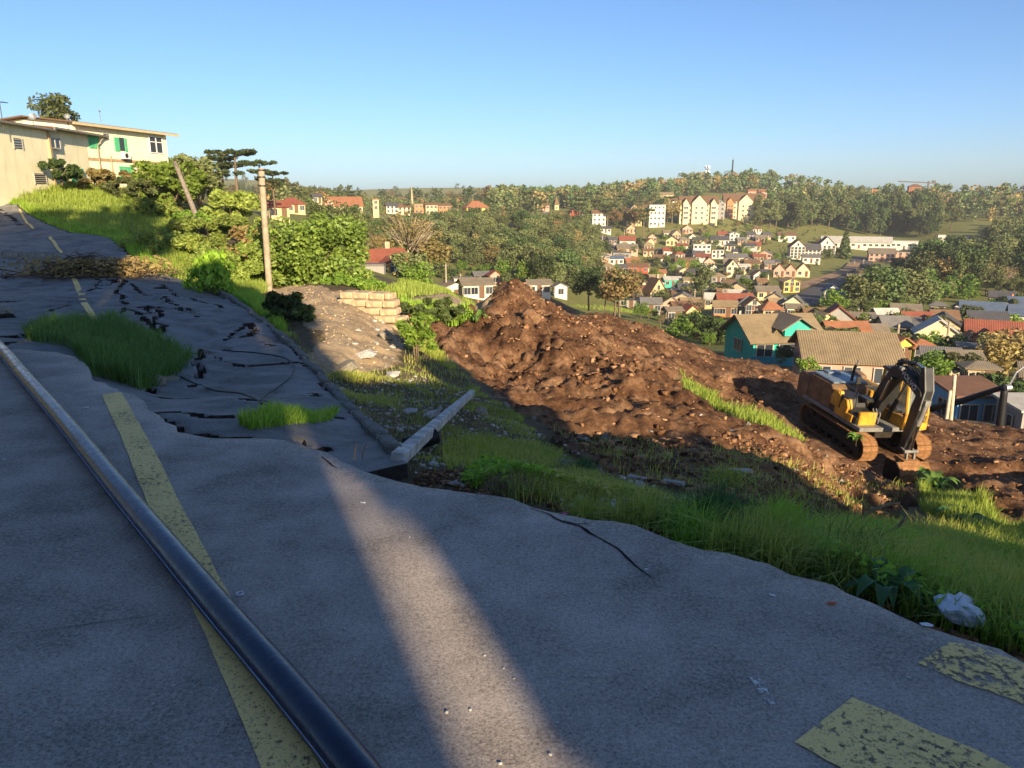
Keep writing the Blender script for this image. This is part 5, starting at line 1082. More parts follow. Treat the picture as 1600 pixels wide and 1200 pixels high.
# --- skyline houses
for a in [('cream house with dark red roof right of the concrete pole', 436, 476, 333, 321, 178, 12, 'hip', 0.6, 'cream', 'red', 1, 4), ('low red roofed house just right of the concrete pole', 418, 452, 343, 335, 150, 10, 'x', 0.6, 'cream', 'red', 1, 2),
          ('cream gable wing of the dark red roof house', 424, 450, 324, 314, 182, 16, 'y', 0.7, 'cream', 'red', 1, 2), ('small pale house with grey roof on the left skyline', 488, 503, 318, 309, 255, 14, 'x', 0.7, 'pale', 'slate', 1, 2), ('long orange roofed villa on the left skyline', 512, 566, 333, 322, 262, 8, 'x', 0.7, 'cream', 'orange', 1, 6),
          ('brown gable wing at the left of the orange roofed villa', 504, 522, 328, 319, 266, 14, 'y', 0.9, 'pink', 'brown', 1, 1), ('pale tower house right of the orange roofed villa', 582, 592, 329, 313, 280, 10, 'flat', 0, 'cream', 'tan', 2, 1),
          ('white house with slate roof on the middle skyline', 602, 622, 333, 322, 330, 10, 'x', 0.6, 'white', 'slate', 2, 3), ('pale house with brown roof right of the slate roof', 620, 642, 335, 324, 330, 10, 'x', 0.6, 'pale', 'brown', 2, 3),
          ('bright orange apartment block on the middle skyline', 647, 662, 342, 320, 372, 6, 'flat', 0, 'orange', 'dirty', 3, 2), ('cream apartment block with orange panels on the skyline', 664, 684, 344, 321, 376, 8, 'x', 0.4, 'cream', 'brown', 3, 3), ('orange and cream apartment block beside the hip roof house', 684, 704, 344, 322, 378, 8, 'x', 0.4, 'orange', 'brown', 3, 3),
          ('narrow pink block right of the orange apartments', 703, 716, 342, 327, 380, 8, 'flat', 0, 'pink', 'dirty', 2, 2), ('large yellow house with red hip roof on the skyline', 722, 764, 344, 325, 376, 16, 'hip', 0.7, 'yellow', 'orange', 3, 4),
          ('pale low house left of the red hip roof', 706, 726, 348, 338, 366, 8, 'x', 0.4, 'pale', 'tan', 1, 3), ('pink long house left of the church spire', 838, 858, 329, 321, 520, 6, 'x', 0.4, 'pink', 'brown', 1, 4),
          ('cream house with orange hip roof below the church spire', 862, 892, 352, 342, 332, 14, 'hip', 0.8, 'pale', 'orange', 1, 4), ('red house with orange roof right of the church', 888, 904, 338, 330, 420, 8, 'hip', 0.6, 'red', 'orange', 1, 2),
          ('white house left of the orange hip roof by the wood', 848, 862, 342, 334, 400, 6, 'x', 0.5, 'white', 'grey', 1, 2), ('pale tall house with dark roof right of the church', 922, 946, 354, 334, 405, 14, 'x', 0.6, 'white', 'brown', 3, 3), ('pink grey house behind the pale tall house', 908, 924, 346, 334, 430, 8, 'x', 0.5, 'pink', 'slate', 2, 2), ('cream cottage on the ridge right of the church', 917, 927, 321, 316, 560, 8, 'y', 0.7, 'cream', 'tan', 1, 1),
          ('pink house at the foot of the ridge trees', 930, 942, 330, 322, 480, 6, 'flat', 0, 'pink', 'white', 2, 2), ('cream villa among ridge trees left of the hotels', 1030, 1052, 312, 305, 600, 8, 'x', 0.5, 'cream', 'tan', 1, 3), ('row of pale villas behind the left hotel', 1040, 1062, 324, 314, 500, 6, 'x', 0.6, 'white', 'brown', 2, 4),
          ('pale house above the right hotel', 1168, 1182, 306, 299, 600, 8, 'x', 0.5, 'pink', 'orange', 1, 2), ('pink roofed house right of the right hotel', 1184, 1204, 308, 300, 590, 8, 'x', 0.5, 'pink', 'orange', 1, 3), ('white house high among trees right of the hotels', 1200, 1214, 298, 293, 660, 8, 'x', 0.5, 'white', 'white', 1, 2),
          ('red brick hotel block on the right ridge', 1262, 1286, 313, 300, 640, 6, 'flat', 0, 'red', 'dirty', 3, 4), ('pale yellow tower left of the red block', 1252, 1259, 304, 297, 650, 6, 'flat', 0, 'yellow', 'tan', 2, 1), ('cream villas below the red block', 1246, 1272, 322, 313, 610, 8, 'x', 0.5, 'cream', 'brown', 2, 5), ('pale yellow villa right of the cream villas', 1270, 1288, 324, 314, 600, 8, 'x', 0.5, 'yellow', 'brown', 2, 4),
          ('pink house on the saddle of the right ridge', 1314, 1330, 309, 302, 680, 8, 'y', 0.6, 'pink', 'tan', 1, 2), ('bright orange box house on the right ridge', 1362, 1374, 302, 295, 660, 6, 'flat', 0, 'orange', 'dirty', 1, 2), ('brick building shell under construction below the crane', 1418, 1438, 304, 292, 640, 10, 'hip', 0.5, 'brick', 'brown', 2, 3),
          ('tan house hidden in trees on the right ridge', 1520, 1540, 322, 315, 560, 8, 'x', 0.7, 'cream', 'orange', 1, 2), ('red roof house partly hidden in the middle wood', 706, 716, 404, 398, 215, 8, 'x', 0.6, 'orange', 'orange', 1, 1)]:
    H(*a)
# houses on the left of the mound
H('yellow walled villa with brown tile roof behind the glossy bush', 562, 634, 452, 408, 92, 20, 'x', 0.75, 'yellow', 'red', 2, 4, 0.7, 0.6, chim=True)
H('yellow gable bay of the brown tiled villa', 600, 626, 452, 410, 88, 26, 'y', 0.7, 'yellow', 'red', 2, 1, 0.9)
H('grey block wall shed in front of the brown tiled villa', 553, 604, 452, 416, 78, -8, 'flat', 0, 'grey', 'grey', 1, 1, 0.5, 0.05, cat='shed', name='shed', door=False, side=False)
H('white low house with tan gable roof left of the mound', 678, 734, 468, 456, 148, 22, 'y', 0.35, 'white', 'dirty', 1, 3, 0.8)
H('white house with grey sheet roof right of the tan gable', 716, 770, 466, 452, 158, 14, 'x', 0.4, 'white', 'dirty', 1, 4)
H('cream upper storey house behind the white low houses', 738, 772, 446, 434, 182, 12, 'x', 0.4, 'white', 'grey', 2, 4, 0.8)
H('white flat roofed block behind the white low houses', 706, 740, 452, 441, 176, 10, 'flat', 0, 'white', 'dirty', 1, 3)
H('red gable roof house right of the cream upper storey', 762, 782, 446, 436, 186, 20, 'y', 0.7, 'pink', 'red', 1, 1)
H('pale low house seen over the mound top', 822, 860, 462, 453, 152, 8, 'x', 0.4, 'white', 'dirty', 1, 3)
H('small shed with pale gable behind the mound', 863, 886, 465, 455, 150, 14, 'y', 0.5, 'white', 'grey', 1, 1)
H('grey sheet roof in the trees above the glossy bush', 533, 548, 367, 360, 120, 10, 'x', 0.4, 'grey', 'bluem', 1, 1)

# --- yellow two storey house on the left slope (ridge recedes to the right)
def left_house():
    A = atD(112, 190, 71.0); B = atD(258, 202, 84.0)
    dx, dy = B[0] - A[0], B[1] - A[1]; L = math.hypot(dx, dy); rz = math.atan2(dy, dx)
    zt = 8.65                                             # eaves height in world terms
    YW = wall_mat('wall_pale_yellow', (0.97, 0.88, 0.58), (0.36, 0.25, 0.13), 0.3); BAND = plain('brown_band', (0.42, 0.28, 0.15), 0.85, 0.2, 0.2, 3)
    GRN = plain('green_shutter', (0.10, 0.46, 0.22), 0.6, 0.3, 0.15, 6); FND = wall_mat('stained_foundation', (0.50, 0.34, 0.19), (0.3, 0.15, 0.08), 0.6)
    root = empty('house', (A[0], A[1], 0), (0, 0, rz)); tag(root, 'pale yellow two storey house with green shutters on the left slope', 'house')
    zE = float(A[2]) ; d_ = 9.0
    wb = MB(); wb.box((L / 2, d_ / 2, zE - 4.0), (L, d_, 8.0)); wb.obj('wall', YW, root)
    fb = MB(); fb.box((L / 2, d_ / 2, zE - 10), (L - 0.1, d_ - 0.1, 6)); fb.obj('foundation', FND, root)
    for z, hh in ((zE - 3.12, 0.28), (zE - 5.75, 0.22)): MB().box((L / 2, 0.06, z), (L + 0.04, 0.2, hh)).obj('floor_band', BAND, root)
    rb = MB(); ov = 0.7; rh = 0.45
    roof_panel(rb, (-ov, -ov, zE - 0.12), (L + 1.0, -ov, zE - 0.12), (L + 1.0, d_ / 2, zE + rh), (-ov, d_ / 2, zE + rh), 0.12); roof_panel(rb, (-ov, d_ + ov, zE - 0.12), (L + 1.3, d_ + ov, zE - 0.12), (L + 1.3, d_ / 2, zE + rh), (-ov, d_ / 2, zE + rh), 0.12)
    rm = rb.mesh('roof', ROOF['brown']); uvplan(rm); ro = put('roof', rm, root)
    MB().box((L / 2 + 0.3, -ov + 0.02, zE - 0.16), (L + 2.0, 0.06, 0.24)).obj('fascia', plain('fascia_cream', (0.55, 0.44, 0.26), 0.8, 0.2, 0.1, 3), ro)
    wb2 = MB(); wb2.prism([(0.02, zE), (d_ - 0.02, zE), (d_ / 2, zE + rh - 0.1)], 0.02, L - 0.02, axis='x'); wb2.obj('gable_wall', YW, root)
    def X(u):   # distance along the facade where a pixel column lands
        t0, t1 = 0.0, 1.0
        for _ in range(40):
            m = (t0 + t1) / 2; px = A[0] + dx * m; py = A[1] + dy * m
            uu = 800 + FPX * px / (py * CP - (float(A[2]) - 3 - CAMZ) * SP)
            if uu < u: t0 = m
            else: t1 = m
        return L * t0
    def shutter(u0, u1, zt_, zb_, n, nm='shutter'):
        x0, x1 = X(u0), X(u1); w_ = (x1 - x0) / n; sr = empty('shuttered_window', (0, 0, 0), parent=root)
        for k in range(n):
            b = MB(); b.box((x0 + w_ * (k + .5), -0.04, zE - (zt_ + zb_) / 2), (w_ - 0.04, 0.07, zb_ - zt_))
            for q in range(6): b.box((x0 + w_ * (k + .5), -0.085, zE - zt_ - (q + 0.5) * (zb_ - zt_) / 6), (w_ - 0.16, 0.03, 0.06))
            b.obj('shutter', GRN, sr)
    shutter(141, 158, 1.0, 2.15, 2); shutter(181, 189, 0.95, 2.25, 1); shutter(197, 201, 0.95, 2.25, 1); shutter(184, 207, 3.62, 4.85, 4)
    x0, x1 = X(189.5), X(197); b = MB(); b.box(((x0 + x1) / 2, 0.0, zE - 1.55), (x1 - x0, 0.06, 1.25)); b.obj('open_window', M_PANE, root)
    x0, x1 = X(166), X(174); b = MB(); b.box(((x0 + x1) / 2, -0.01, zE - 0.95), (x1 - x0, 0.06, 0.5), m=1)
    for q in range(4): b.box(((x0 + x1) / 2, -0.05, zE - 0.74 - q * 0.15), (x1 - x0, 0.05, 0.05), m=0)
    b.obj('louvre_window', [M_FRAME, M_PANE], root)
    x0, x1 = X(236), X(256); wr = empty('window', (0, 0, 0), parent=root); b = MB(); b.box(((x0 + x1) / 2, 0, zE - 1.3), (x1 - x0, 0.08, 1.6)); b.obj('pane', M_PANE, wr)
    b = MB(); cx = (x0 + x1) / 2
    for z in (-0.5, -1.02, -2.1): b.box((cx, -0.06, zE + z), (x1 - x0 + 0.1, 0.08, 0.09))
    for x in (x0, cx, x1): b.box((x, -0.065, zE - 1.3), (0.08, 0.08, 1.6))
    b.obj('frame', plain('white_frame', (0.75, 0.74, 0.7), 0.5, 0.3, 0.05, 4), wr)
    b = MB(); cx = X(193); b.box((cx, -0.32, zE - 2.62), (0.95, 0.36, 0.62), m=0); b.tube([(cx - 0.12, -0.51, zE - 2.62), (cx - 0.12, -0.53, zE - 2.62)], 0.22, 14, m=1); b.box((cx, -0.3, zE - 2.97), (0.9, 0.4, 0.05), m=1)
    b.obj('air_conditioner', [plain('ac_white', (0.72, 0.7, 0.66), 0.5, 0.3, 0.05, 3), M_STEELD], root)
    for u in (173,): b = MB(); b.tube([(X(u), -0.06, zE - 2.7), (X(u), -0.06, zE - 6.5)], 0.06, 8); b.obj('downpipe', M_TRIM, root)
    b = MB(); b.box((X(186), 0.0, zE - 6.6), (0.9, 0.5, 0.5)); b.obj('vent_hole', M_RUBBER, root)
    b = MB(); b.tube([(X(193), 2.0, zE + 0.5), (X(193), 2.0, zE + 1.5)], 0.035, 6); b.box((X(193), 2.0, zE + 1.55), (0.25, 0.06, 0.12)); b.obj('roof_vent', M_STEEL, ro)
    # lower wing nearer to the camera
    B2 = A; A2 = atD(-60, 192, 54.0); root2 = empty('house', (A2[0], A2[1], 0)); dx2, dy2 = B2[0] - A2[0] + 0.6, B2[1] - A2[1] + 1.5; L2 = math.hypot(dx2, dy2); root2.rotation_euler = (0, 0, math.atan2(dy2, dx2))
    tag(root2, 'lower pale yellow wing house at the left frame edge with gutters', 'house')
    zs = atD(0, 192, 57.5)[2]; split = L2 * 0.60
    zA = atD(40, 196, 61.0)[2]; zB = atD(100, 205, 68.5)[2]
    b = MB(); b.box((split / 2, 4.0, zA - 4), (split, 8, 8)); b.obj('wall', YW, root2); b = MB(); b.box(((split + L2) / 2, 4.3, zB - 4), (L2 - split, 8, 8)); b.obj('wall', YW, root2)
    for (x0, x1, z) in ((-0.5, split + 0.2, zA), (split, L2 + 2.2, zB)):
        rb = MB(); roof_panel(rb, (x0, -0.55, z), (x1, -0.55, z), (x1, 4.0, z + 0.35), (x0, 4.0, z + 0.35), 0.12); roof_panel(rb, (x0, 8.5, z), (x1, 8.5, z), (x1, 4.0, z + 0.35), (x0, 4.0, z + 0.35), 0.12); rm = rb.mesh('roof', ROOF['brown']); uvplan(rm); ro2 = put('roof', rm, root2)
        b = MB(); b.tube([(x0, -0.6, z - 0.02), (x1, -0.6, z - 0.02)], 0.09, 8); b.obj('gutter', plain('gutter_grey', (0.22, 0.2, 0.17), 0.6, 0.3, 0.2, 4), ro2)
    b = MB(); b.box((split, -0.05, zA - 3.5), (0.3, 0.2, 7)); b.obj('corner_pier', FND, root2)
    b = MB(); b.tube([(L2 + 1.6, -0.6, zB), (L2 + 1.0, -0.2, zB - 0.9), (L2 + 1.0, -0.2, zB - 6)], 0.06, 8); b.obj('downpipe', M_TRIM, root2)
    def X2(u):
        t0, t1 = 0.0, 1.0
        for _ in range(40):
            m = (t0 + t1) / 2; px = A2[0] + dx2 * m; py = A2[1] + dy2 * m; uu = 800 + FPX * px / (py * CP - (zA - 2 - CAMZ) * SP)
            if uu < u: t0 = m
            else: t1 = m
        return L2 * t0
    def grille(u0, u1, z, hh, n):
        x0, x1 = X2(u0), X2(u1); b = MB(); b.box(((x0 + x1) / 2, -0.01, z), (x1 - x0, 0.06, hh), m=1)
        for q in range(n): b.box(((x0 + x1) / 2, -0.06, z - hh / 2 + (q + 0.5) * hh / n), (x1 - x0 + 0.05, 0.05, 0.06), m=0)
        for x in (x0, x1): b.box((x, -0.06, z), (0.08, 0.06, hh + 0.1), m=0)
        b.obj('barred_window', [M_FRAME, M_PANE], root2)
    grille(22, 36, zA - 1.35, 0.75, 4); grille(47, 66, zA - 3.9, 0.8, 5); grille(84, 92, zB - 3.15, 0.5, 3)
    x0, x1 = X2(80), X2(96); b = MB(); b.box(((x0 + x1) / 2, 0, zB - 1.15), (x1 - x0, 0.06, 0.75), m=1); 
    for x in (x0, (x0 + x1) / 2, x1): b.box((x, -0.05, zB - 1.15), (0.12, 0.06, 0.8), m=0)
    for z in (-0.75, -1.55): b.box(((x0 + x1) / 2, -0.05, zB + z), (x1 - x0 + 0.15, 0.06, 0.1), m=0)
    b.obj('window', [M_FRAME, M_PANE], root2)
    x0, x1 = X2(107), X2(127); b = MB(); b.box(((x0 + x1) / 2, -0.04, zB - 3.7), (x1 - x0, 0.07, 1.3)); b.obj('shutter', GRN, root2)
    # dishes and antenna on the roof
    for (u, v, D_, s, lab, tl) in [(52, 184, 66, 0.34, 'satellite dish on the lower wing roof, leaning left', -0.5), (105, 183, 71, 0.26, 'satellite dish on the roof edge near the ridge tree', 0.5)]:
        p = atD(u, v + 4, D_); dr_ = empty('satellite_dish', tuple(p), (0, 0, 0.4)); tag(dr_, lab, 'dish')
        b = MB(); b.tube([(0, 0, -1.2), (0, 0, 0.1)], 0.04, 6); b.obj('mast', M_STEEL, dr_)
        V = [(0, 0, -0.12)] + [(math.cos(t) * r_ * s, math.sin(t) * r_ * s, -0.12 + 0.2 * r_ * r_) for r_ in (0.5, 1.0) for t in np.linspace(0, 2 * math.pi, 13)[:-1]]; n = 12
        F = [(0, 1 + i, 1 + (i + 1) % n) for i in range(n)] + [(1 + i, 13 + i, 13 + (i + 1) % n, 1 + (i + 1) % n) for i in range(n)]
        b = MB(); b.add(V, F); o = b.obj('dish', M_STEEL, dr_, (0, 0, 0.25), (R(55), tl, 0)); sol = o.modifiers.new('thick', 'SOLIDIFY'); sol.thickness = 0.03
    p = atD(4, 190, 58); an = empty('tv_antenna', tuple(p)); tag(an, 'thin television antenna mast at the far left roof', 'antenna')
    b = MB(); b.tube([(0, 0, -0.8), (0, 0, 1.4)], 0.03, 6); b.obj('mast', M_STEELD, an); b = MB(); b.tube([(-0.1, 0, 1.35), (0.5, 0.2, 1.3)], 0.025, 5)
    for q in range(4): b.tube([(0.0 + q * .12, -0.25, 1.34), (0.0 + q * .12, 0.35, 1.34)], 0.012, 4)
    b.obj('aerial', M_STEELD, an)
left_house()

# --- masts, church, crane, street poles
def far_tower(label, u, vb, vt, D, w0, w1, mat):
    p = atD(u, vb, D); h = (vb - vt) * mpp(D) * 1.03; root = empty('lattice_tower', tuple(p)); tag(root, label, 'tower'); b = MB()
    for sx in (-1, 1):
        for sy in (-1, 1): b.tube([(sx * w0, sy * w0, -3), (sx * w1, sy * w1, h)], 0.22, 4)
    n = 10
    for k in range(n):
        a = h * k / n; c = h * (k + 1) / n; wa = w0 + (w1 - w0) * k / n; wc = w0 + (w1 - w0) * (k + 1) / n
        for sy in (-1, 1): b.tube([(-wa, sy * wa, a), (wc, sy * wc, c)], 0.13, 4); b.tube([(wa, sy * wa, a), (-wc, sy * wc, c)], 0.13, 4)
    b.obj('lattice', mat, root); return root, h
t_, h_ = far_tower('lattice phone mast with antenna clusters above the hotels', 1103, 300, 262, 720, 1.5, 1.0, M_STEEL)
for z in (h_ - 1, h_ - 5): 
    for k in range(6): MB().box((math.cos(k) * 2.2, math.sin(k) * 2.2, z), (0.6, 0.5, 2.4)).obj('antenna_panel', M_LITTER, t_)
t_, h_ = far_tower('slim dark radio mast on the hill top right of the phone mast', 1143, 285, 252, 740, 0.5, 0.3, M_STEELD); MB().tube([(0, 0, h_), (0, 0, h_ + 4)], 0.15, 6).obj('tip', M_STEEL, t_)
p = atD(869, 336, 520); ch = empty('church_tower', tuple(p), (0, 0, 0.2)); tag(ch, 'pale church tower with dark pointed spire on the skyline', 'church')
hh = 22 * mpp(520); MB().box((0, 0, hh * 0.25), (2.9, 2.9, hh * 0.9)).obj('tower_wall', WALL['cream'], ch); b = MB(); b.add([(-1.7, -1.7, 0), (1.7, -1.7, 0), (1.7, 1.7, 0), (-1.7, 1.7, 0), (0, 0, 6.2)], [(3, 2, 1, 0), (0, 1, 4), (1, 2, 4), (2, 3, 4), (3, 0, 4)]); b.obj('spire', ROOF['brown'], ch, (0, 0, hh * 0.7)); put('window', WINM[(0.9, 1.3)], ch, (0, -1.48, hh * 0.5))
p = atD(644, 322, 430); sp_ = empty('spire', tuple(p)); tag(sp_, 'thin pale spire above the orange apartment block', 'spire'); MB().tube([(0, 0, -4), (0, 0, 4), (0, 0, 11)], [0.9, 0.7, 0.05], 8).obj('needle', M_CHIM, sp_)
p = atD(1449, 300, 660); cr_ = empty('tower_crane', tuple(p), (0, 0, R(-10))); tag(cr_, 'small tower crane with long jib above the brick shell', 'crane')
k_ = mpp(660); b = MB(); b.box((0, 0, 1), (1.2, 1.2, 16)); b.obj('mast', M_STEELD, cr_); b = MB(); b.box((-9, 0, 8.0), (30, 1.0, 0.9), rot=(0, R(3), 0)); b.obj('jib', M_STEELD, cr_); b = MB(); b.box((4, 0, 8.6), (2.6, 1.4, 1.8)); b.obj('counter_ballast', M_STEELD, cr_)
POLES = [(599, 420, 384, 130), (697, 440, 410, 150), (720, 446, 428, 150), (626, 362, 340, 240), (602, 372, 352, 230), (931, 385, 372, 300), (941, 388, 368, 300), (1085, 470, 452, 200), (1111, 475, 458, 190), (1202, 490, 462, 190), (1244, 470, 448, 240), (1262, 455, 432, 290), (1333, 430, 408, 330), (1347, 430, 405, 330), (1382, 518, 496, 128), (1400, 545, 505, 100), (1475, 565, 500, 96), (1522, 508, 484, 150), (1508, 506, 486, 150), (1166, 385, 370, 380), (1305, 452, 440, 290), (1270, 472, 452, 235), (1220, 430, 418, 310), (1232, 452, 428, 262), (990, 385, 366, 395), (975, 388, 360, 385)]
for i, (u, vb, vt, D) in enumerate(POLES):
    p = atD(u, vb, D); h = (vb - vt) * mpp(D) * 1.03; r_ = empty('street_pole', tuple(p)); tag(r_, 'thin pale street pole standing among the valley houses', 'pole', 'street poles in the valley')
    MB().tube([(0, 0, -3), (0, 0, h)], [0.2, 0.14], 6).obj('shaft', M_POLE, r_); MB().box((0, 0, h - 0.6), (1.9, 0.12, 0.12), rot=(0, 0, i)).obj('crossarm', M_WOOD, r_)
# posts and lamp beyond the crest at right
for u, vb, vt, lab in [(1479, 652, 610, 'shorter of the twin slanted concrete posts behind the dirt crest'), (1486, 652, 586, 'taller of the twin slanted concrete posts behind the dirt crest')]:
    pole('concrete_post', lab, (u, vb), (u + 6, vt), 36, 0.09, 0.08, plain('pale_post', (0.5, 0.43, 0.32), 0.85, 0.2, 0.2, 5), 0, False, 'post')
pp_ = pole('utility_pole', 'dark tarred pole with crossbeam and lamp at the right crest', (1561, 678), (1570, 604), 36, 0.2, 0.16, M_RUBBER, 0, False)
a_ = atD(1570, 604, 36); q_ = atD(1448, 640, 40); o0 = np.array(pp_.location)
MB().tube([tuple(a_ - o0), tuple((a_ + q_) / 2 - o0 + np.array([0, 0, -.1])), tuple(q_ - o0)], [0.12, 0.17, 0.2], 8).obj('beam', M_RUBBER, pp_)  # dark beam laid along a band that is partly roof shade
l0 = atD(1575, 606, 36); l1 = atD(1588, 582, 36); l2 = atD(1604, 570, 36); MB().tube([tuple(l0 - o0), tuple(l1 - o0), tuple(l2 - o0)], 0.045, 6).obj('lamp_arm', M_STEEL, pp_)
MB().tube([tuple(atD(1571, 606, 35.7) - o0), tuple(atD(1579, 605, 35.7) - o0)], 0.16, 12).obj('lamp_head', M_STEEL, pp_)
p = atD(1577, 490, 168); mr = empty('mast', tuple(p)); tag(mr, 'orange mast with platform among the shaded roofs at right', 'mast'); MB().tube([(0, 0, -2), (0, 0, 4.4)], 0.25, 8).obj('shaft', WALL['orange'], mr); MB().box((0, 0, 2.2), (3.2, 0.8, 0.5)).obj('platform', WALL['orange'], mr)
p = atD(1367, 577, 58); dh = empty('satellite_dish', tuple(p), (R(70), 0, R(200))); tag(dh, 'small satellite dish on the tan roof behind the excavator', 'dish'); b = MB(); b.tube([(0, 0, 0), (0, 0, 0.05)], 0.42, 16); b.obj('dish', M_STEEL, dh); b = MB(); b.tube([(0, 0, -0.6), (0, 0, 0)], 0.04, 6); b.obj('mast', M_STEELD, dh)
# street strips in the valley
def strip(name, pix, w, mat, lift=0.35):
    P = onT([a for a, _ in pix], [c for _, c in pix], 60); S = smooth_path(P, 40); V = []
    for i, p in enumerate(S):
        t = S[min(i + 1, 39)] - S[max(i - 1, 0)]; t = t[:2] / (np.hypot(*t[:2]) + 1e-9); n = np.array([-t[1], t[0]])
        for k in (-1, 1): q = p[:2] + n * k * w / 2; V.append((q[0], q[1], zof(q[0], q[1]) + lift))
    tag(put(name, npmesh(name, V, [(2 * i, 2 * i + 1, 2 * i + 3, 2 * i + 2) for i in range(39)], [mat])), kind='structure')
M_STREET = plain('far_street', (0.10, 0.09, 0.085), 0.9, 0.2, 0.3, 0.3); M_BANK = plain('street_bank', (0.34, 0.22, 0.13), 0.95, 0.1, 0.3, 0.3)
strip('street', [(1235, 480), (1270, 462), (1300, 447), (1330, 432), (1342, 418), (1350, 402)], 9, M_STREET)
strip('street_verge', [(1240, 454), (1275, 441), (1300, 433), (1325, 423), (1336, 412)], 5, M_BANK, 0.6)
strip('street', [(925, 392), (945, 398), (955, 392), (950, 380), (948, 370)], 7, M_STREET)
# --- unseen houses added behind the viewer, shaped to throw the shade on the near road
M_VERGE = plain('verge_soil', (0.10, 0.10, 0.05), 0.95, 0.1, 0.4, 2)
V = [(-45, -60, -0.03), (45, -60, -0.03), (45, -4.45, -0.03), (-45, -4.45, -0.03)]
tag(put('verge', npmesh('verge', V, [(0, 1, 2, 3)], [M_VERGE])), kind='structure')
SA = math.atan2(SUN_H.x, -SUN_H.y)                     # turned along the sun so the gap lets a bright strip through
def block(label, x0, x1, y0, y1, z1, wall, rows, cols):  # unseen shade caster in house form, sized to the shadow outline
    c = Matrix.Rotation(SA, 3, 'Z') @ Vector(((x0 + x1) / 2, (y0 + y1) / 2, 0))
    r_ = empty('house', c, (0, 0, SA)); tag(r_, label, 'house'); w_, d_ = x1 - x0, y1 - y0
    MB().box((0, 0, (z1 - 0.2) / 2), (w_, d_, z1 - 0.2)).obj('wall', WALL[wall], r_); rm = MB().box((0, 0, z1 - 0.1), (w_, d_, 0.2)).mesh('roof', ROOF['grey']); uvplan(rm); put('roof', rm, r_)
    for a in range(rows):
        for c in range(cols): put('window', WINM[(1.2, 1.2)], r_, (-w_ / 2 + w_ * (c + .5) / cols, d_ / 2 + 0.03, (a + .55) * z1 / rows), (0, 0, math.pi))
block('tallest cream shade block added unseen uphill behind the viewer', -21, -9, -26, -13.02, 24.0, 'cream', 8, 4)
block('tall grey shade block added unseen behind the viewer', -8.98, -3.05, -25, -13, 19.0, 'grey', 6, 2)
block('white three storey shade block, unseen behind the viewer', -3.0, 0.545, -22, -13, 11.8, 'white', 4, 2)
block('narrow pink shade block beside the sun gap, unseen behind the viewer', 0.86, 1.95, -20, -13, 9.8, 'pink', 3, 1)
block('cream two storey shade block, unseen behind the viewer', 1.95, 4.4, -20, -13.05, 6.4, 'cream', 2, 1)
block('white two storey shade block, unseen behind the viewer', 4.4, 6.0, -20, -13.0, 7.2, 'white', 2, 1)
block('low tan shade block, unseen behind the viewer on the downhill side', 6.0, 8.2, -20, -13.05, 4.8, 'tan', 1, 1)
block('lower grey shade block, unseen behind the viewer on the downhill side', 8.2, 11.0, -20, -13.05, 3.3, 'grey', 1, 2)
block('long low shade block, unseen behind the viewer at the downhill end', 11.0, 22, -20, -13, 1.9, 'brick', 1, 5)
# ================================================================ vegetation
L_OLIVE = leaf_mat('leaf_olive', (0.048, 0.065, 0.024), (0.204, 0.231, 0.085), 0.2, 0.35, 0.15)
L_DARK = leaf_mat('leaf_dark', (0.029, 0.054, 0.021), (0.111, 0.158, 0.046), 0.15, 0.4, 0.2)
L_BRIGHT = leaf_mat('leaf_bright', (0.059, 0.117, 0.019), (0.235, 0.351, 0.048), 0.3, 0.3, 0.25)
L_GLOSS = leaf_mat('leaf_glossy', (0.044, 0.102, 0.016), (0.211, 0.324, 0.047), 0.25, 0.15, 0.5, (0.370, 0.480, 0.092))
L_BROWN = leaf_mat('leaf_brown', (0.120, 0.088, 0.036), (0.360, 0.263, 0.102), 0.2, 0.4, 0.15)
L_YELL = leaf_mat('leaf_straw', (0.120, 0.153, 0.031), (0.343, 0.412, 0.085), 0.3, 0.3, 0.2)
L_ARAU = leaf_mat('leaf_araucaria', (0.021, 0.039, 0.016), (0.091, 0.120, 0.039), 0.1, 0.25, 0.15)
G_LUSH = leaf_mat('grass_lush', (0.077, 0.173, 0.019), (0.351, 0.568, 0.055), 0.35, 0.0, 0.25, (0.570, 0.690, 0.111))
G_TUFT = leaf_mat('grass_tall', (0.03, 0.08, 0.015), (0.14, 0.26, 0.045), 0.35, 0.0, 0.25, (0.30, 0.36, 0.12))
G_BANK = leaf_mat('grass_bank', (0.130, 0.187, 0.032), (0.435, 0.505, 0.080), 0.35, 0.0, 0.25, (0.782, 0.635, 0.215))
G_STRAW = leaf_mat('grass_sunlit', (0.122, 0.163, 0.024), (0.321, 0.413, 0.061), 0.35, 0.0, 0.2, (0.471, 0.525, 0.145))
G_DRY = leaf_mat('grass_dry', (0.12, 0.08, 0.04), (0.32, 0.24, 0.12), 0.2, 0.0, 0.15)
G_BLUE = leaf_mat('grass_arching', (0.02, 0.07, 0.02), (0.08, 0.20, 0.05), 0.3, 0.0, 0.3)
M_TRUNK = plain('tree_trunk', (0.16, 0.115, 0.075), 0.95, 0.1, 0.4, 3, 0.6); M_PALE = plain('pale_trunk', (0.36, 0.29, 0.2), 0.9, 0.15, 0.3, 3, 0.4)
def rdir(n): v = rng.normal(size=(n, 3)); return v / np.linalg.norm(v, axis=1, keepdims=True)
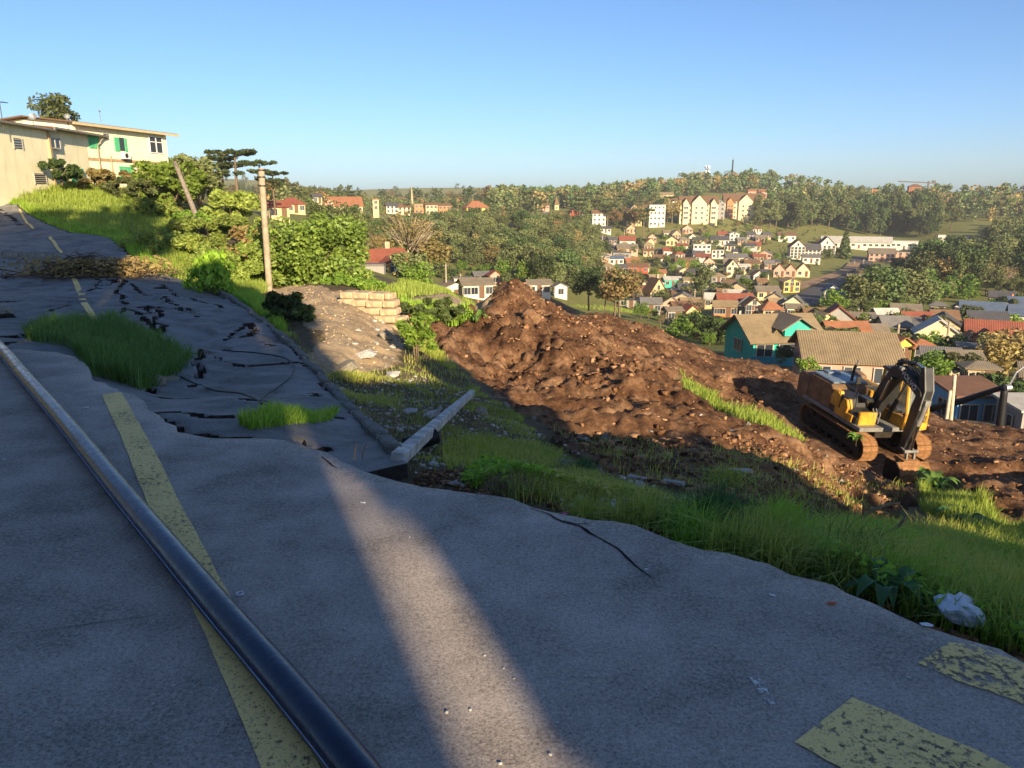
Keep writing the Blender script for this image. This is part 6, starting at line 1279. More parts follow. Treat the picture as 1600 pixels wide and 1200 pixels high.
def leaves(C, size, elong=1.7, up=0.35, droop=0.0):
    """one folded diamond per centre; returns V, F(quads)"""
    n = len(C); s = np.broadcast_to(np.asarray(size, float), (n,))[:, None] * rng.uniform(0.7, 1.3, (n, 1))
    t = rdir(n); t[:, 2] = t[:, 2] * 0.6 - droop; t /= np.linalg.norm(t, axis=1, keepdims=True)
    nn = rdir(n); nn[:, 2] += up; b = np.cross(t, nn); b /= np.linalg.norm(b, axis=1, keepdims=True) + 1e-9; nn = np.cross(b, t)
    V = np.stack([C - t * s * 0.5 * elong, C + b * s * 0.5 + nn * s * 0.12, C + t * s * 0.5 * elong, C - b * s * 0.5 + nn * s * 0.12], 1).reshape(-1, 3)
    F = np.arange(4 * n).reshape(n, 4); return V, F
def blob_pts(n, c, r, shell=0.55):
    d = rdir(n); k = (shell + (1 - shell) * rng.random((n, 1)) ** 0.6); return np.array(c) + d * k * np.array(r)
def tubes_np(segs, n=5):
    b = MB()
    for pts_, rs in segs: b.tube(pts_, rs, n)
    return b
def joinq(parts):
    """parts: list of (V, F, matindex); quads only"""
    Vs, Fs, Ms, o = [], [], [], 0
    for V, F, m in parts:
        V = np.asarray(V, float); F = np.asarray(F); Vs.append(V); Fs.append(F + o); Ms.append(np.full(len(F), m)); o += len(V)
    return np.concatenate(Vs), np.concatenate(Fs), np.concatenate(Ms)
def quads_of(b):
    F = [f if len(f) == 4 else None for f in b.F]; return np.array(b.V), np.array([f for f in F if f is not None])
def limbs(h, spread, n, r0):
    segs = [([(0, 0, -1.0), (0.02 * h, 0, h * 0.3), (0, 0.02 * h, h * 0.62)], [r0 * 1.2, r0 * 0.8, r0 * 0.4])]
    for k in range(n):
        a = k * 2.4 + rng.uniform(-.4, .4); z0 = h * rng.uniform(0.28, 0.5); e = np.array([math.cos(a) * spread * rng.uniform(.5, .85), math.sin(a) * spread * rng.uniform(.5, .85), h * rng.uniform(0.6, 0.85)])
        segs.append(([(0, 0, z0), (e[0] * 0.45, e[1] * 0.45, z0 + (e[2] - z0) * 0.45), tuple(e)], [r0 * 0.5, r0 * 0.32, r0 * 0.12]))
    return segs
def far_tree(name, kind, h, nblob, nleaf, size, mat, seed, tm=None):
    """crown and trunk in one small mesh for trees far away"""
    parts = []; tm = tm or M_TRUNK
    if kind == 'broad':
        R_ = h * 0.42; parts.append((*quads_of(tubes_np(limbs(h, R_, 4, h * 0.022))), 1))
        for k in range(nblob):
            a = rng.uniform(0, 6.28); q = rng.random() ** 0.5; z = h * rng.uniform(0.38, 0.88); rr = R_ * math.sqrt(max(0.08, 1 - ((z / h - 0.56) / 0.46) ** 2))
            c = (math.cos(a) * q * rr * 0.8, math.sin(a) * q * rr * 0.8, z); br = h * rng.uniform(0.10, 0.19)
            parts.append((*leaves(blob_pts(nleaf, c, (br, br, br * 0.75)), size), 0))
    elif kind == 'tall':
        R_ = h * 0.19; parts.append((*quads_of(tubes_np(limbs(h, R_, 3, h * 0.014))), 1))
        for k in range(nblob):
            z = h * rng.uniform(0.16, 0.95); a = rng.uniform(0, 6.28); rr = R_ * (1.1 - (z / h) ** 2 * 0.8) * rng.uniform(0.3, 1.0); br = h * rng.uniform(0.06, 0.11)
            parts.append((*leaves(blob_pts(nleaf, (math.cos(a) * rr, math.sin(a) * rr, z), (br * .85, br * .85, br * 1.2)), size, 2.0, 0.2, 0.4), 0))
    elif kind == 'cone':
        parts.append((*quads_of(tubes_np([([(0, 0, -1), (0, 0, h * 0.95)], [h * 0.02, 0.03])])), 1))
        for k in range(nblob):
            z = h * (0.12 + 0.84 * k / nblob); rr = h * 0.24 * (1 - z / h) + 0.25
            for q in range(3):
                a = rng.uniform(0, 6.28); parts.append((*leaves(blob_pts(nleaf // 3, (math.cos(a) * rr * .6, math.sin(a) * rr * .6, z), (rr * .55, rr * .55, h * 0.035)), size, 2.0, 0.3, 0.3), 0))
    elif kind == 'arau':
        parts.append((*quads_of(tubes_np([([(0, 0, -1), (0.1, 0, h * 0.5), (0, 0, h * 0.97)], [h * 0.028, h * 0.022, h * 0.012])])), 1))
        for tier, (zf, rf, nb) in enumerate(((0.93, 0.36, nblob), (0.76, 0.27, int(nblob * 0.5)), (0.62, 0.17, int(nblob * 0.2)))):
            for k in range(nb):
                a = 2 * math.pi * k / nb + rng.uniform(-.25, .25); q = rng.uniform(0.35, 1.0) * rf * h; z = h * zf + 0.10 * q + rng.uniform(-.2, .25)
                c = (math.cos(a) * q, math.sin(a) * q, z); parts.append((*leaves(blob_pts(nleaf, c, (h * 0.07, h * 0.07, h * 0.032)), size, 1.6), 0))
                b = MB(); b.tube([(0, 0, h * zf - h * 0.05), (c[0] * .6, c[1] * .6, z - h * 0.03), c], [0.07, 0.05, 0.03], 4); parts.append((*quads_of(b), 1))
    elif kind == 'bare':
        segs = limbs(h, h * 0.4, 7, h * 0.02)
        for k in range(60):
            a = rng.uniform(0, 6.28); q = rng.uniform(.1, .3) * h; z = h * rng.uniform(.45, .75); segs.append(([(math.cos(a) * q * .5, math.sin(a) * q * .5, z), (math.cos(a) * q * 1.3, math.sin(a) * q * 1.3, z + h * rng.uniform(.1, .28))], [h * .005, h * .0015]))
        parts.append((*quads_of(tubes_np(segs, 4)), 1))
        for k in range(nblob):
            a = rng.uniform(0, 6.28); q = rng.random() ** .5 * h * 0.34; parts.append((*leaves(blob_pts(nleaf, (math.cos(a) * q, math.sin(a) * q, h * rng.uniform(.5, .95)), (h * .12,) * 3, 0.2), size), 0))
    elif kind == 'bush':
        for k in range(nblob):
            a = rng.uniform(0, 6.28); q = rng.random() ** .5; z = h * rng.uniform(0.12, 0.78); rr = h * 0.62 * math.sqrt(max(.1, 1 - (z / h) ** 2)); br = h * rng.uniform(.16, .26)
            parts.append((*leaves(blob_pts(nleaf, (math.cos(a) * q * rr, math.sin(a) * q * rr, z), (br, br, br * .8)), size), 0))
        parts.append((*quads_of(tubes_np([([(0, 0, -.6), (0.1, 0, h * .5)], [h * .03, h * .01])])), 1))
    V, F, Mi = joinq(parts); me = npmesh(name, V, F, [mat, tm], False, Mi); sp = []
    for k, nm in ((0, 'crown'), (1, 'trunk')):
        f = F[Mi == k]; us, inv = np.unique(f, return_inverse=True); sp.append((nm, V[us], inv.reshape(f.shape), (mat, tm)[k]))
    SPLIT[me.name] = sp; return me
SPLIT = {}; SPLITM = {}
FT = {
 'broad': [far_tree('broadleaf_tree', 'broad', 10, 34, 64, 0.40, m, i) for i, m in enumerate((L_OLIVE, L_OLIVE, L_OLIVE, L_DARK, L_OLIVE))],
 'brown': [far_tree('broadleaf_tree', 'broad', 10, 32, 56, 0.38, L_BROWN, 1), far_tree('bare_tree', 'bare', 9, 14, 50, 0.22, L_BROWN, 2, M_PALE)],
 'tall': [far_tree('tall_tree', 'tall', 18, 44, 48, 0.55, m, i) for i, m in enumerate((L_OLIVE, L_DARK, L_OLIVE))],
 'cone': [far_tree('conifer_tree', 'cone', 13, 16, 60, 0.7, L_DARK, 1), far_tree('conifer_tree', 'cone', 13, 16, 60, 0.7, L_OLIVE, 2)],
 'arau': [far_tree('araucaria_tree', 'arau', 14, 16, 46, 0.5, L_ARAU, i) for i in range(3)],
 'bush': [far_tree('shrub', 'bush', 3, 18, 70, 0.2, m, i) for i, m in enumerate((L_OLIVE, L_BRIGHT, L_DARK))],
 'bright': [far_tree('broadleaf_tree', 'broad', 9, 30, 64, 0.36, L_BRIGHT, 5)],
}
def plant(kind, x, y, h, label, group, z=None, cat='tree', base=None, sq=1.0, nm=None):
    ms = FT[kind]; me = ms[int(rng.integers(len(ms)))]; hb = {'broad': 10, 'brown': 10, 'tall': 18, 'cone': 13, 'arau': 14, 'bush': 3, 'bright': 9}[kind]; s = h / hb
    if z is None: z = zof(x, y)
    o = put(nm or me.name.split('.')[0], me, None, (x, y, z - 0.15 * s), (0, 0, rng.uniform(0, 6.28)), (s * sq * rng.uniform(.9, 1.12), s * sq * rng.uniform(.9, 1.12), s))
    return tag(o, label, cat, group)
def scatter(poly_px, spacing, dmin=60, jitter=0.45, dmax=1e9, keep=1.0):
    P = onT([a for a, _ in poly_px], [b for _, b in poly_px], dmin); poly = [(p[0], p[1]) for p in P]
    xs = [p[0] for p in poly]; ys = [p[1] for p in poly]; out = []
    X, Y = np.meshgrid(np.arange(min(xs), max(xs), spacing), np.arange(min(ys), max(ys), spacing)); X = X.ravel() + rng.uniform(-jitter, jitter, X.size) * spacing; Y = Y.ravel() + rng.uniform(-jitter, jitter, Y.size) * spacing
    m = inpoly(X, Y, poly) & (rng.random(X.size) < keep) & (np.hypot(X, Y) < dmax); return np.stack([X[m], Y[m]], 1)
def project(x, y, z):
    d = y * CP - (z - CAMZ) * SP; return 800 + FPX * x / d, 600 - FPX * (y * SP + (z - CAMZ) * CP) / d
def wood(poly, spacing, kinds, hr, label, group, dmin=60, keep=1.0, avoid=(), cap=300, nm=None, dmax=1e9):
    Q_ = scatter(poly, spacing, dmin, keep=keep, dmax=dmax); Z = Tfull(Q_[:, 0], Q_[:, 1]); n = 0
    uu, vv = project(Q_[:, 0], Q_[:, 1], Z)
    order = rng.permutation(len(Q_))
    for i in order:
        if any(a <= uu[i] <= b and c <= vv[i] <= d for a, b, c, d in avoid): continue
        k = kinds[int(rng.integers(len(kinds)))]; plant(k, Q_[i, 0], Q_[i, 1], rng.uniform(*hr) * (0.8 if k == 'brown' else 1), label, group, Z[i], nm=nm); n += 1
        if n >= cap: break
    return n
CNT = {}
CNT['w1'] = wood([(640, 362), (700, 352), (800, 350), (925, 362), (945, 400), (940, 440), (900, 462), (840, 452), (800, 448), (770, 432), (700, 412), (645, 398)], 7.4, ['broad', 'broad', 'broad', 'broad', 'brown'], (5.5, 9), 'rounded tree in the dense wood between mound and skyline houses', 'trees of the middle wood', 100)
CNT['w1b'] = wood([(470, 372), (560, 352), (640, 352), (645, 400), (620, 420), (560, 412), (500, 400)], 8, ['broad', 'broad', 'brown', 'bush'], (3.5, 6.5), 'tree on the slope behind the glossy bush and villa', 'trees behind the villa', 80)
CNT['w2'] = wood([(1176, 362), (1230, 362), (1292, 358), (1400, 371), (1432, 370), (1480, 372), (1492, 350), (1440, 332), (1340, 330), (1290, 338), (1200, 340)], 10.8, ['tall', 'tall', 'tall', 'broad'], (14, 21), 'tall slender tree in the wood above the white warehouse', 'trees of the right hill wood', 200)
CNT['w3'] = wood([(1430, 432), (1500, 420), (1540, 402), (1545, 372), (1600, 360), (1660, 360), (1660, 460), (1560, 462), (1500, 462), (1440, 458)], 9.5, ['broad', 'broad', 'brown', 'broad', 'tall'], (10, 15), 'broad tree in the wood at the right of the valley', 'trees of the right valley wood', 100, nm='valley_tree')
CNT['w4'] = wood([(900, 352), (1060, 352), (1060, 330), (1000, 322), (940, 332), (900, 336)], 14, ['broad', 'arau', 'broad', 'brown'], (9, 14), 'tree between the hotels and the church', 'trees left of the hotels', 200)
CNT['skyl'] = wood([(420, 335), (560, 326), (640, 332), (800, 336), (800, 326), (640, 322), (480, 314), (420, 316)], 15, ['broad', 'broad', 'arau'], (6, 9), 'low tree between the skyline houses', 'skyline trees', 200, keep=0.6, dmax=440, nm='skyline_tree')
CNT['town'] = wood([(940, 380), (1060, 362), (1200, 358), (1240, 372), (1330, 392), (1300, 440), (1200, 470), (1100, 490), (1000, 490), (945, 470), (925, 430)], 13.0, ['broad', 'bush', 'bright', 'brown', 'broad'], (3, 6), 'garden tree among the hillside town houses', 'garden trees in the town', 100, keep=0.75, nm='garden_tree',
                   avoid=[(1236, 1345, 405, 482)])
CNT['town2'] = wood([(1230, 500), (1300, 492), (1400, 482), (1600, 478), (1660, 540), (1660, 600), (1500, 600), (1420, 590), (1300, 560)], 6.5, ['bush', 'broad', 'bright', 'bush', 'bush'], (2.4, 4.4), 'small garden tree between the nearer valley roofs', 'garden trees between nearer roofs', 55, keep=0.7, nm='garden_tree')
# far ridge and hill wood: too far away to tell the trees apart
def far_wood(label, polys, hr, mats=(L_OLIVE, L_DARK, L_BROWN), dmax=790):
    var = []
    for k, m in enumerate((0, 0, 1, 1, 2)):
        parts = []; tall = k in (1, 3)
        for q in range(12):
            a = rng.uniform(0, 6.28); z = rng.uniform(.12, .92); rr = (0.2 if tall else 0.42) * math.sqrt(max(.1, 1 - ((z - .5) / .55) ** 2)) * rng.random() ** .5; br = rng.uniform(.08, .13) if tall else rng.uniform(.12, .19)
            parts.append((*leaves(blob_pts(14, (math.cos(a) * rr, math.sin(a) * rr, z), (br, br, br)), .095), m))
        var.append(joinq(parts))
    Vs, Fs, Ms, o = [], [], [], 0
    for poly, sp in polys:
        for x, y in (poly if sp is None else scatter(poly, sp, 150, dmax=dmax)):
            V, F, Mi = var[int(rng.integers(5))]; h = rng.uniform(*hr); a = rng.uniform(0, 6.28); c_, s_ = math.cos(a) * h, math.sin(a) * h
            Vs.append(np.stack([V[:, 0] * c_ - V[:, 1] * s_ + x, V[:, 0] * s_ + V[:, 1] * c_ + y, V[:, 2] * h], 1) + [0, 0, 0]); Vs[-1][:, 2] += float(T(x, y)) - 0.8; Fs.append(F + o); Ms.append(Mi); o += len(V)
    tag(put('distant_wood', npmesh('distant_wood', np.concatenate(Vs), np.concatenate(Fs), list(mats), False, np.concatenate(Ms))), label, 'wood', kind='stuff'); return len(Vs)
CNT['ridge'] = far_wood('dark wooded ridge line on the far hill against the sky', [([(770, 334), (850, 330), (900, 326), (1000, 318), (1100, 306), (1180, 302), (1290, 308), (1400, 318), (1500, 318), (1660, 318), (1660, 306), (1400, 306), (1290, 300), (1180, 286), (1100, 289), (1000, 300), (900, 314), (770, 322)], 13),
                                   ([(1190, 345), (1290, 345), (1440, 345), (1520, 348), (1660, 345), (1660, 316), (1400, 318), (1290, 312), (1200, 312)], 14.5)], (9, 17))
CNT['ridge2'] = far_wood('low scrub and small trees covering the town slope', [([(900, 356), (1060, 350), (1200, 352), (1290, 362), (1330, 395), (1250, 430), (1200, 470), (1100, 492), (1000, 492), (930, 440), (925, 380)], 9.5)], (1.5, 3.2))
CNT['ridge3'] = far_wood('low tree line along the left skyline between the houses', [([(400, 336), (520, 333), (640, 336), (800, 342), (800, 324), (640, 320), (480, 316), (400, 320)], 13)], (4, 8.5))
_th = rng.uniform(R(-30), R(8), 330); _rr = rng.uniform(430, 1390, 330)
CNT['ridge4'] = far_wood('hazy tree cover on the farthest left hills', [(np.stack([_rr * np.sin(_th), _rr * np.cos(_th)], 1), None)], (8, 15))
CNT['w6'] = wood([(632, 402), (700, 412), (770, 432), (805, 446), (790, 452), (740, 440), (690, 440), (660, 436)], 7.5, ['broad', 'bush', 'brown', 'bright'], (3, 5.5), 'small tree beside the white low houses left of the mound', 'trees by the white low houses', 80, nm='slope_tree')
CNT['lawn'] = wood([(985, 497), (1050, 497), (1100, 508), (1140, 528), (1120, 548), (1050, 520)], 4.2, ['bush', 'bright', 'bush', 'brown'], (1.5, 3.4), 'shrub on the grass between the dirt crest and the town', 'shrubs below the town', 60, nm='garden_shrub')
CNT['w5'] = wood([(1340, 440), (1440, 430), (1440, 395), (1500, 392), (1540, 400), (1600, 395), (1600, 470), (1440, 470), (1400, 478)], 8, ['broad', 'broad', 'brown', 'bush'], (5, 9), 'tree in the dark hollow right of the clearing', 'trees of the dark hollow', 150, nm='hollow_tree', keep=.8)
# single trees one can point at
def single(kind, u, vb, D, h, label, sq=1.0):
    p = atD(u, vb, D); o = plant(kind, p[0], p[1], h, label, None, p[2], sq=sq); me = o.data
    if me.name not in SPLITM: SPLITM[me.name] = [npmesh(nm, V, F, [m]) for nm, V, F, m in SPLIT[me.name]]
    root = empty(o.name.split('.')[0], tuple(o.location), tuple(o.rotation_euler)); root.scale = o.scale; tag(root, label, 'shrub' if kind == 'bush' else 'tree'); bpy.data.objects.remove(o)
    for m in SPLITM[me.name]: put(m.name.split('.')[0], m, root)
    return root
single('broad', 1098, 470, 205, 10.5, 'tall bushy tree in the middle of the town', 0.9)
single('bright', 1023, 445, 275, 6.5, 'yellow green round tree left of the teal front house')
single('bright', 1302, 500, 150, 6.5, 'round bright tree in front of the navy roofed villa', 1.1)
for i, (u, v, h, sq) in enumerate([(1345, 492, 9.5, 1.1), (1375, 494, 11.5, 1.15), (1408, 494, 11, 1.15), (1438, 494, 9, 1.1), (1362, 500, 6.5, 1.1), (1390, 500, 7.5, 1.1)]): single('broad', u, v, 168 + i, h, ['left end tree', 'tall left tree', 'tall right tree', 'right end tree', 'low front left tree', 'low front right tree'][i] + ' of the big rounded clump behind the roofs', sq)
single('cone', 1316, 420, 360, 16, 'dark conifer in front of the warehouse left part', 1.1); single('cone', 1318, 408, 372, 15, 'second conifer beside the warehouse conifer', 1.0)
single('arau', 1005, 372, 400, 15, 'araucaria with layered dark crown before the stepped white block'); single('cone', 645, 350, 330, 9, 'narrow dark cypress beside the orange apartment block', 0.6)
single('brown', 640, 430, 112, 10.5, 'tall pale brown leafless tree right of the brown tiled villa', 1.15); single('brown', 652, 425, 118, 9.5, 'second pale brown tree right of the villa', 1.1); single('brown', 668, 432, 122, 7.5, 'brownish bush tree at the villa tree row end', 1.2)
single('broad', 640, 458, 84, 4.6, 'dark green glossy bush in front of the villa', 1.25); single('bright', 650, 460, 80, 3.6, 'bright green shrub left of the white low houses', 1.3)
single('bright', 825, 450, 165, 6.5, 'pale green tree above the mound top'); single('broad', 960, 492, 120, 7.5, 'olive tree at the dirt crest left of the chalet', 1.1); single('brown', 968, 492, 118, 8, 'pale bare branched tree at the dirt crest')
single('broad', 920, 478, 130, 7, 'dark olive tree behind the dirt crest'); single('broad', 985, 470, 215, 8, 'olive tree left of the steep chalet', 1.1); single('bright', 945, 480, 124, 5, 'yellow green shrub behind the dirt crest')
single('brown', 1088, 500, 155, 5.5, 'brown shrub between cottage and red roof', 1.3); single('brown', 1000, 352, 420, 12, 'reddish brown tree left of the stepped hotel'); single('brown', 1050, 345, 440, 13, 'bare grey tree group beside the left hotel')
single('brown', 1570, 605, 78, 6.5, 'large grey green leafless tree at the right frame edge', 1.2); single('brown', 1592, 598, 82, 7, 'second leafless tree at the right frame edge', 1.2)
single('bush', 1530, 628, 56, 2.6, 'yellowish shrub behind the rusty roof, left'); single('bush', 1560, 640, 54, 3.0, 'yellowish shrub behind the rusty roof, right'); single('bright', 1455, 600, 66, 3.2, 'bright shrub right of the excavator arm', 1.2); single('bush', 1500, 588, 72, 2.6, 'straw coloured garden hedge above the pale roof', 1.5)
single('bush', 1352, 562, 88, 2.6, 'shrub between tan roof and lime house', 1.2); single('bush', 1290, 512, 132, 3.4, 'dark shrub under the round bright tree'); single('bush', 1262, 585, 47, 1.3, 'small leafy shrub growing at the crest before the tan roof'); single('bush', 1222, 562, 60, 1.3, 'low weeds at the foot of the teal house', 1.5)
# tree behind the yellow house and araucarias left
single('broad', 90, 232, 96, 6.6, 'dark branching tree behind the yellow house roof', 0.95)
for i, (u, vb, D, h) in enumerate([(374, 330, 112, 8.6), (352, 322, 118, 7.4), (430, 330, 124, 6.2), (410, 325, 128, 7.6), (338, 318, 125, 6.2)]): single('arau', u, vb, D, h, ['tallest umbrella araucaria', 'left umbrella araucaria', 'right low umbrella araucaria', 'umbrella araucaria behind the concrete pole', 'leftmost small umbrella araucaria'][i] + ' on the left skyline', 1.05)

# --- near and middle shrubs with their own leaves
def shrub(name, label, u, vb, D, w, h, nleaf, size, mat, nblob=26, elong=1.7, shell=0.55, tm=None, cat='shrub', droop=0.1, stems=5, core=0.0, zoff=0.0):
    p = atD(u, vb, D); root = empty(name, (p[0], p[1], p[2] + zoff)); tag(root, label, cat); parts = []; per = nleaf // nblob
    for k in range(nblob):
        a = rng.uniform(0, 6.28); q = rng.random() ** .5; z = h * rng.uniform(0.08, 0.85); rr = w / 2 * math.sqrt(max(.12, 1 - (z / h - 0.35) ** 2 / 0.48)); br = min(w, h) * rng.uniform(.13, .22)
        parts.append((*leaves(blob_pts(per, (math.cos(a) * q * rr, math.sin(a) * q * rr, z), (br, br, br * .8), shell), size, elong, 0.5, droop), 0))
    V, F, Mi = joinq(parts); put('foliage', npmesh('foliage', V, F, [mat]), root)
    b = MB()
    for k in range(stems): a = k * 6.28 / stems; b.tube([(0, 0, -0.5), (math.cos(a) * w * .12, math.sin(a) * w * .12, h * .35), (math.cos(a) * w * .3, math.sin(a) * w * .3, h * .75)], [0.05 * h * .4, 0.03 * h * .4, 0.01], 5)
    b.obj('stem', tm or M_TRUNK, root); return root
shrub('glossy_bush', 'big glossy yellow green bush right of the concrete pole', 484, 456, 36, 5.6, 3.7, 15000, 0.125, L_GLOSS, 80, shell=0.35)
shrub('glossy_bush', 'lower left lobe of glossy leaves under the concrete pole', 440, 450, 37, 2.6, 2.4, 4500, 0.125, L_GLOSS, 30, shell=.35)
shrub('shrub', 'dry twiggy grey pink shrub left of the concrete pole', 392, 420, 42, 3.2, 2.4, 2600, 0.14, L_BROWN, 22, 2.2)
shrub('shrub', 'wide green shrub below the right corner of the yellow house', 268, 322, 70, 6.5, 4.0, 4500, 0.26, L_BRIGHT, 34)
shrub('shrub', 'tall green shrub mass behind the leaning pole', 312, 318, 74, 7.0, 4.6, 4500, 0.28, L_OLIVE, 34)
shrub('shrub', 'small round tree behind the corner of the yellow house', 284, 296, 98, 4.5, 4.2, 2400, 0.3, L_DARK, 24)
shrub('shrub', 'orange tinted shrub crown right of the leaning pole', 362, 352, 56, 5.0, 2.6, 4200, 0.2, L_YELL, 30)
shrub('shrub', 'brown dry hedge against the yellow house wall', 160, 298, 69, 6.5, 1.9, 4200, 0.2, L_BROWN, 32, 2.0)
shrub('shrub', 'dark purple brown shrub at the wall corner of the yellow house', 96, 280, 63, 2.8, 1.6, 2600, 0.2, L_DARK, 22)
shrub('shrub', 'olive bramble below the yellow house middle', 212, 306, 67, 5.0, 1.6, 3000, 0.2, L_OLIVE, 26)
shrub('shrub', 'green bramble patch between house slope and leaning pole', 240, 345, 58, 5.0, 1.8, 3000, 0.2, L_YELL, 26)
shrub('shrub', 'sunlit bramble mound below the leaning pole', 330, 395, 44, 6.0, 2.2, 9000, 0.10, L_YELL, 60, 2.6, .3)
shrub('shrub', 'leafy vine clump hanging at the leaning pole foot', 300, 378, 46, 3.0, 1.9, 2600, 0.15, L_BRIGHT, 24)
shrub('shrub', 'sunlit bramble left part above the lit road patch', 262, 408, 38, 4.2, 1.6, 8000, 0.085, L_YELL, 50, 3.0, .3)
shrub('shrub', 'bramble mass left of the concrete pole foot', 372, 440, 34, 4.2, 1.8, 8000, 0.085, L_YELL, 50, 3.0, .3)
shrub('shrub', 'dry sunlit scrub under the glossy bush right end', 545, 462, 33, 3.4, 1.1, 2600, 0.11, L_BRIGHT, 24)
shrub('shrub', 'dark weed clump in the shaded sand beside the kerb', 446, 505, 19.5, 1.1, 0.85, 1800, 0.07, L_DARK, 18, 2.6)
shrub('shrub', 'rounded weed clump right of the dark one in the sand', 464, 512, 19, 0.9, 0.6, 1200, 0.07, L_DARK, 14, 2.6)
shrub('shrub', 'tall green weeds on the right edge of the sandy heap', 650, 545, 18.5, 0.9, 1.0, 1400, 0.06, L_BRIGHT, 16, 3.0)
shrub('shrub', 'dark bush at the foot of the dirt mound left end', 672, 500, 27, 2.4, 0.8, 2000, 0.12, L_DARK, 20, 2.0)
# brushwood pile on the far road
p0_ = onT([148], [436])[0]; bw = empty('brushwood_pile', (p0_[0], p0_[1], p0_[2] + .1)); tag(bw, 'heap of dry brown brushwood lying across the slumped road', 'brushwood'); b = MB()
for k in range(240):
    x = rng.normal(0, 1.25); y = rng.normal(0, .7); z = max(0.03, 0.55 * math.exp(-(x / 1.6) ** 2 - (y / .9) ** 2) * rng.random() * 1.6); a = rng.normal(0, .5); L = rng.uniform(.5, 1.5); t = rng.normal(0, .25)
    b.tube([(x - math.cos(a) * L / 2, y - math.sin(a) * L / 2, z - t * L / 2 if z - t * L / 2 > 0 else 0.02), (x, y, z + .08), (x + math.cos(a) * L / 2, y + math.sin(a) * L / 2, max(0.02, z + t * L / 2))], [0.016, 0.012, 0.005], 4)
tag(b.obj('twigs', M_BARK, bw), kind='stuff'); V, F = leaves(np.stack([rng.normal(0, 1.2, 2600), rng.normal(0, .6, 2600), rng.random(2600) * .6], 1) * [1, 1, 1], 0.06, 4.0); put('dry_leaves', npmesh('dry_leaves', V, F, [L_BROWN]), bw, (0, 0, 0.02)).data.update()
# drooping green sapling at the kerb
def drooping(label, u, vb, D, w, h, n, mat):
    p = atD(u, vb, D); root = empty('sapling', tuple(p)); tag(root, label, 'sapling'); parts = []; b = MB()
    for k in range(26):
        a = rng.uniform(0, 6.28); q = w * .5 * rng.uniform(.4, 1); zt = h * rng.uniform(.55, 1.0); P = [(0, 0, h * .3), (math.cos(a) * q * .5, math.sin(a) * q * .5, zt), (math.cos(a) * q, math.sin(a) * q, zt - h * rng.uniform(.25, .5))]
        S = smooth_path(P, 8); b.tube([tuple(s_) for s_ in S], [0.012] * 8, 4); C = np.repeat(S[2:], n // 26 // 6, 0) + rng.normal(0, .06, ((n // 26 // 6) * 6, 3)); parts.append((*leaves(C, 0.11, 2.4, 0.4, 0.9), 0))
    b.tube([(0, 0, -.4), (0, 0, h * .7)], [.035, .02], 6); V, F, Mi = joinq(parts); put('foliage', npmesh('foliage', V, F, [mat]), root); b.obj('stem', M_BARK, root)
drooping('dark green sapling with drooping leaves beside the kerb', 332, 460, 25.5, 1.7, 1.35, 2000, G_LUSH)
# --- plants with large leaves on the near bank
def bigleaf(label, u, vb, D, n, L, wd, mat, name='broad_leaf_plant', rise=0.9, ph=0.0):
    p = atD(u, vb, D); root = empty(name, tuple(p)); tag(root, label, 'plant')
    for k in range(n):
        a = ph + 6.28 * k / n + rng.uniform(-.3, .3); l = L * rng.uniform(.7, 1.1); el = rise * rng.uniform(.6, 1.2); V = []; ns = 7
        for i in range(ns):
            t = i / (ns - 1); r_ = l * (t * .9); z = l * el * (1.25 * t - 1.05 * t * t) + 0.02; ww = wd * l * math.sin(math.pi * min(1, .12 + t * .88)) ** .8
            c = np.array([math.cos(a) * r_, math.sin(a) * r_, z]); s_ = np.array([-math.sin(a), math.cos(a), 0])
            V += [c - s_ * ww / 2 + [0, 0, ww * .22], c, c + s_ * ww / 2 + [0, 0, ww * .22]]
        F = [(3 * i + j, 3 * i + j + 1, 3 * i + j + 4, 3 * i + j + 3) for i in range(ns - 1) for j in (0, 1)]
        put('leaf', npmesh('leaf', np.array(V), F, [mat], True), root)
    MB().tube([(0, 0, -.15), (0, 0, .08)], [.012, .008], 5).obj('stem', M_BARK, root)
B_LEAF = leaf_mat('broad_leaf', (0.03, 0.085, 0.03), (0.08, 0.19, 0.05), 0.25, 0.2, 0.4); B_LEAF2 = leaf_mat('broad_leaf_light', (0.07, 0.16, 0.03), (0.20, 0.32, 0.06), 0.3, 0.2, 0.35)
bigleaf('big dark leafed plant hanging over the asphalt edge', 1378, 948, dT(1378, 935) - 0.05, 11, 0.24, 0.30, B_LEAF, rise=1.5)
bigleaf('pale leafed weed in front of the excavator bucket', 1462, 768, dT(1460, 775) - .2, 13, 0.62, 0.36, B_LEAF2, rise=1.6); bigleaf('second pale leafed weed above the sunlit grass strip', 1452, 756, dT(1460, 770), 9, 0.5, 0.36, B_LEAF2, rise=1.8)
bigleaf('blue green cabbage like weed in the shaded bank', 1497, 810, dT(1497, 815), 12, 0.5, 0.4, B_LEAF, rise=.8); bigleaf('grey green weed right of the cabbage like weed', 1516, 825, dT(1516, 828), 9, 0.4, 0.4, B_LEAF, rise=.7)
bigleaf('small weed rosette under the dead upright stem', 1290, 838, dT(1290, 838), 9, 0.26, 0.4, B_LEAF); bigleaf('light weed among dirt clods at the excavator track', 1338, 690, dT(1338, 712) - .6, 9, 0.38, 0.4, B_LEAF2, rise=1.5)
bigleaf('light green weed at the foot of the mound', 745, 505, dT(745, 512), 10, 0.6, .3, B_LEAF2, rise=1.6)
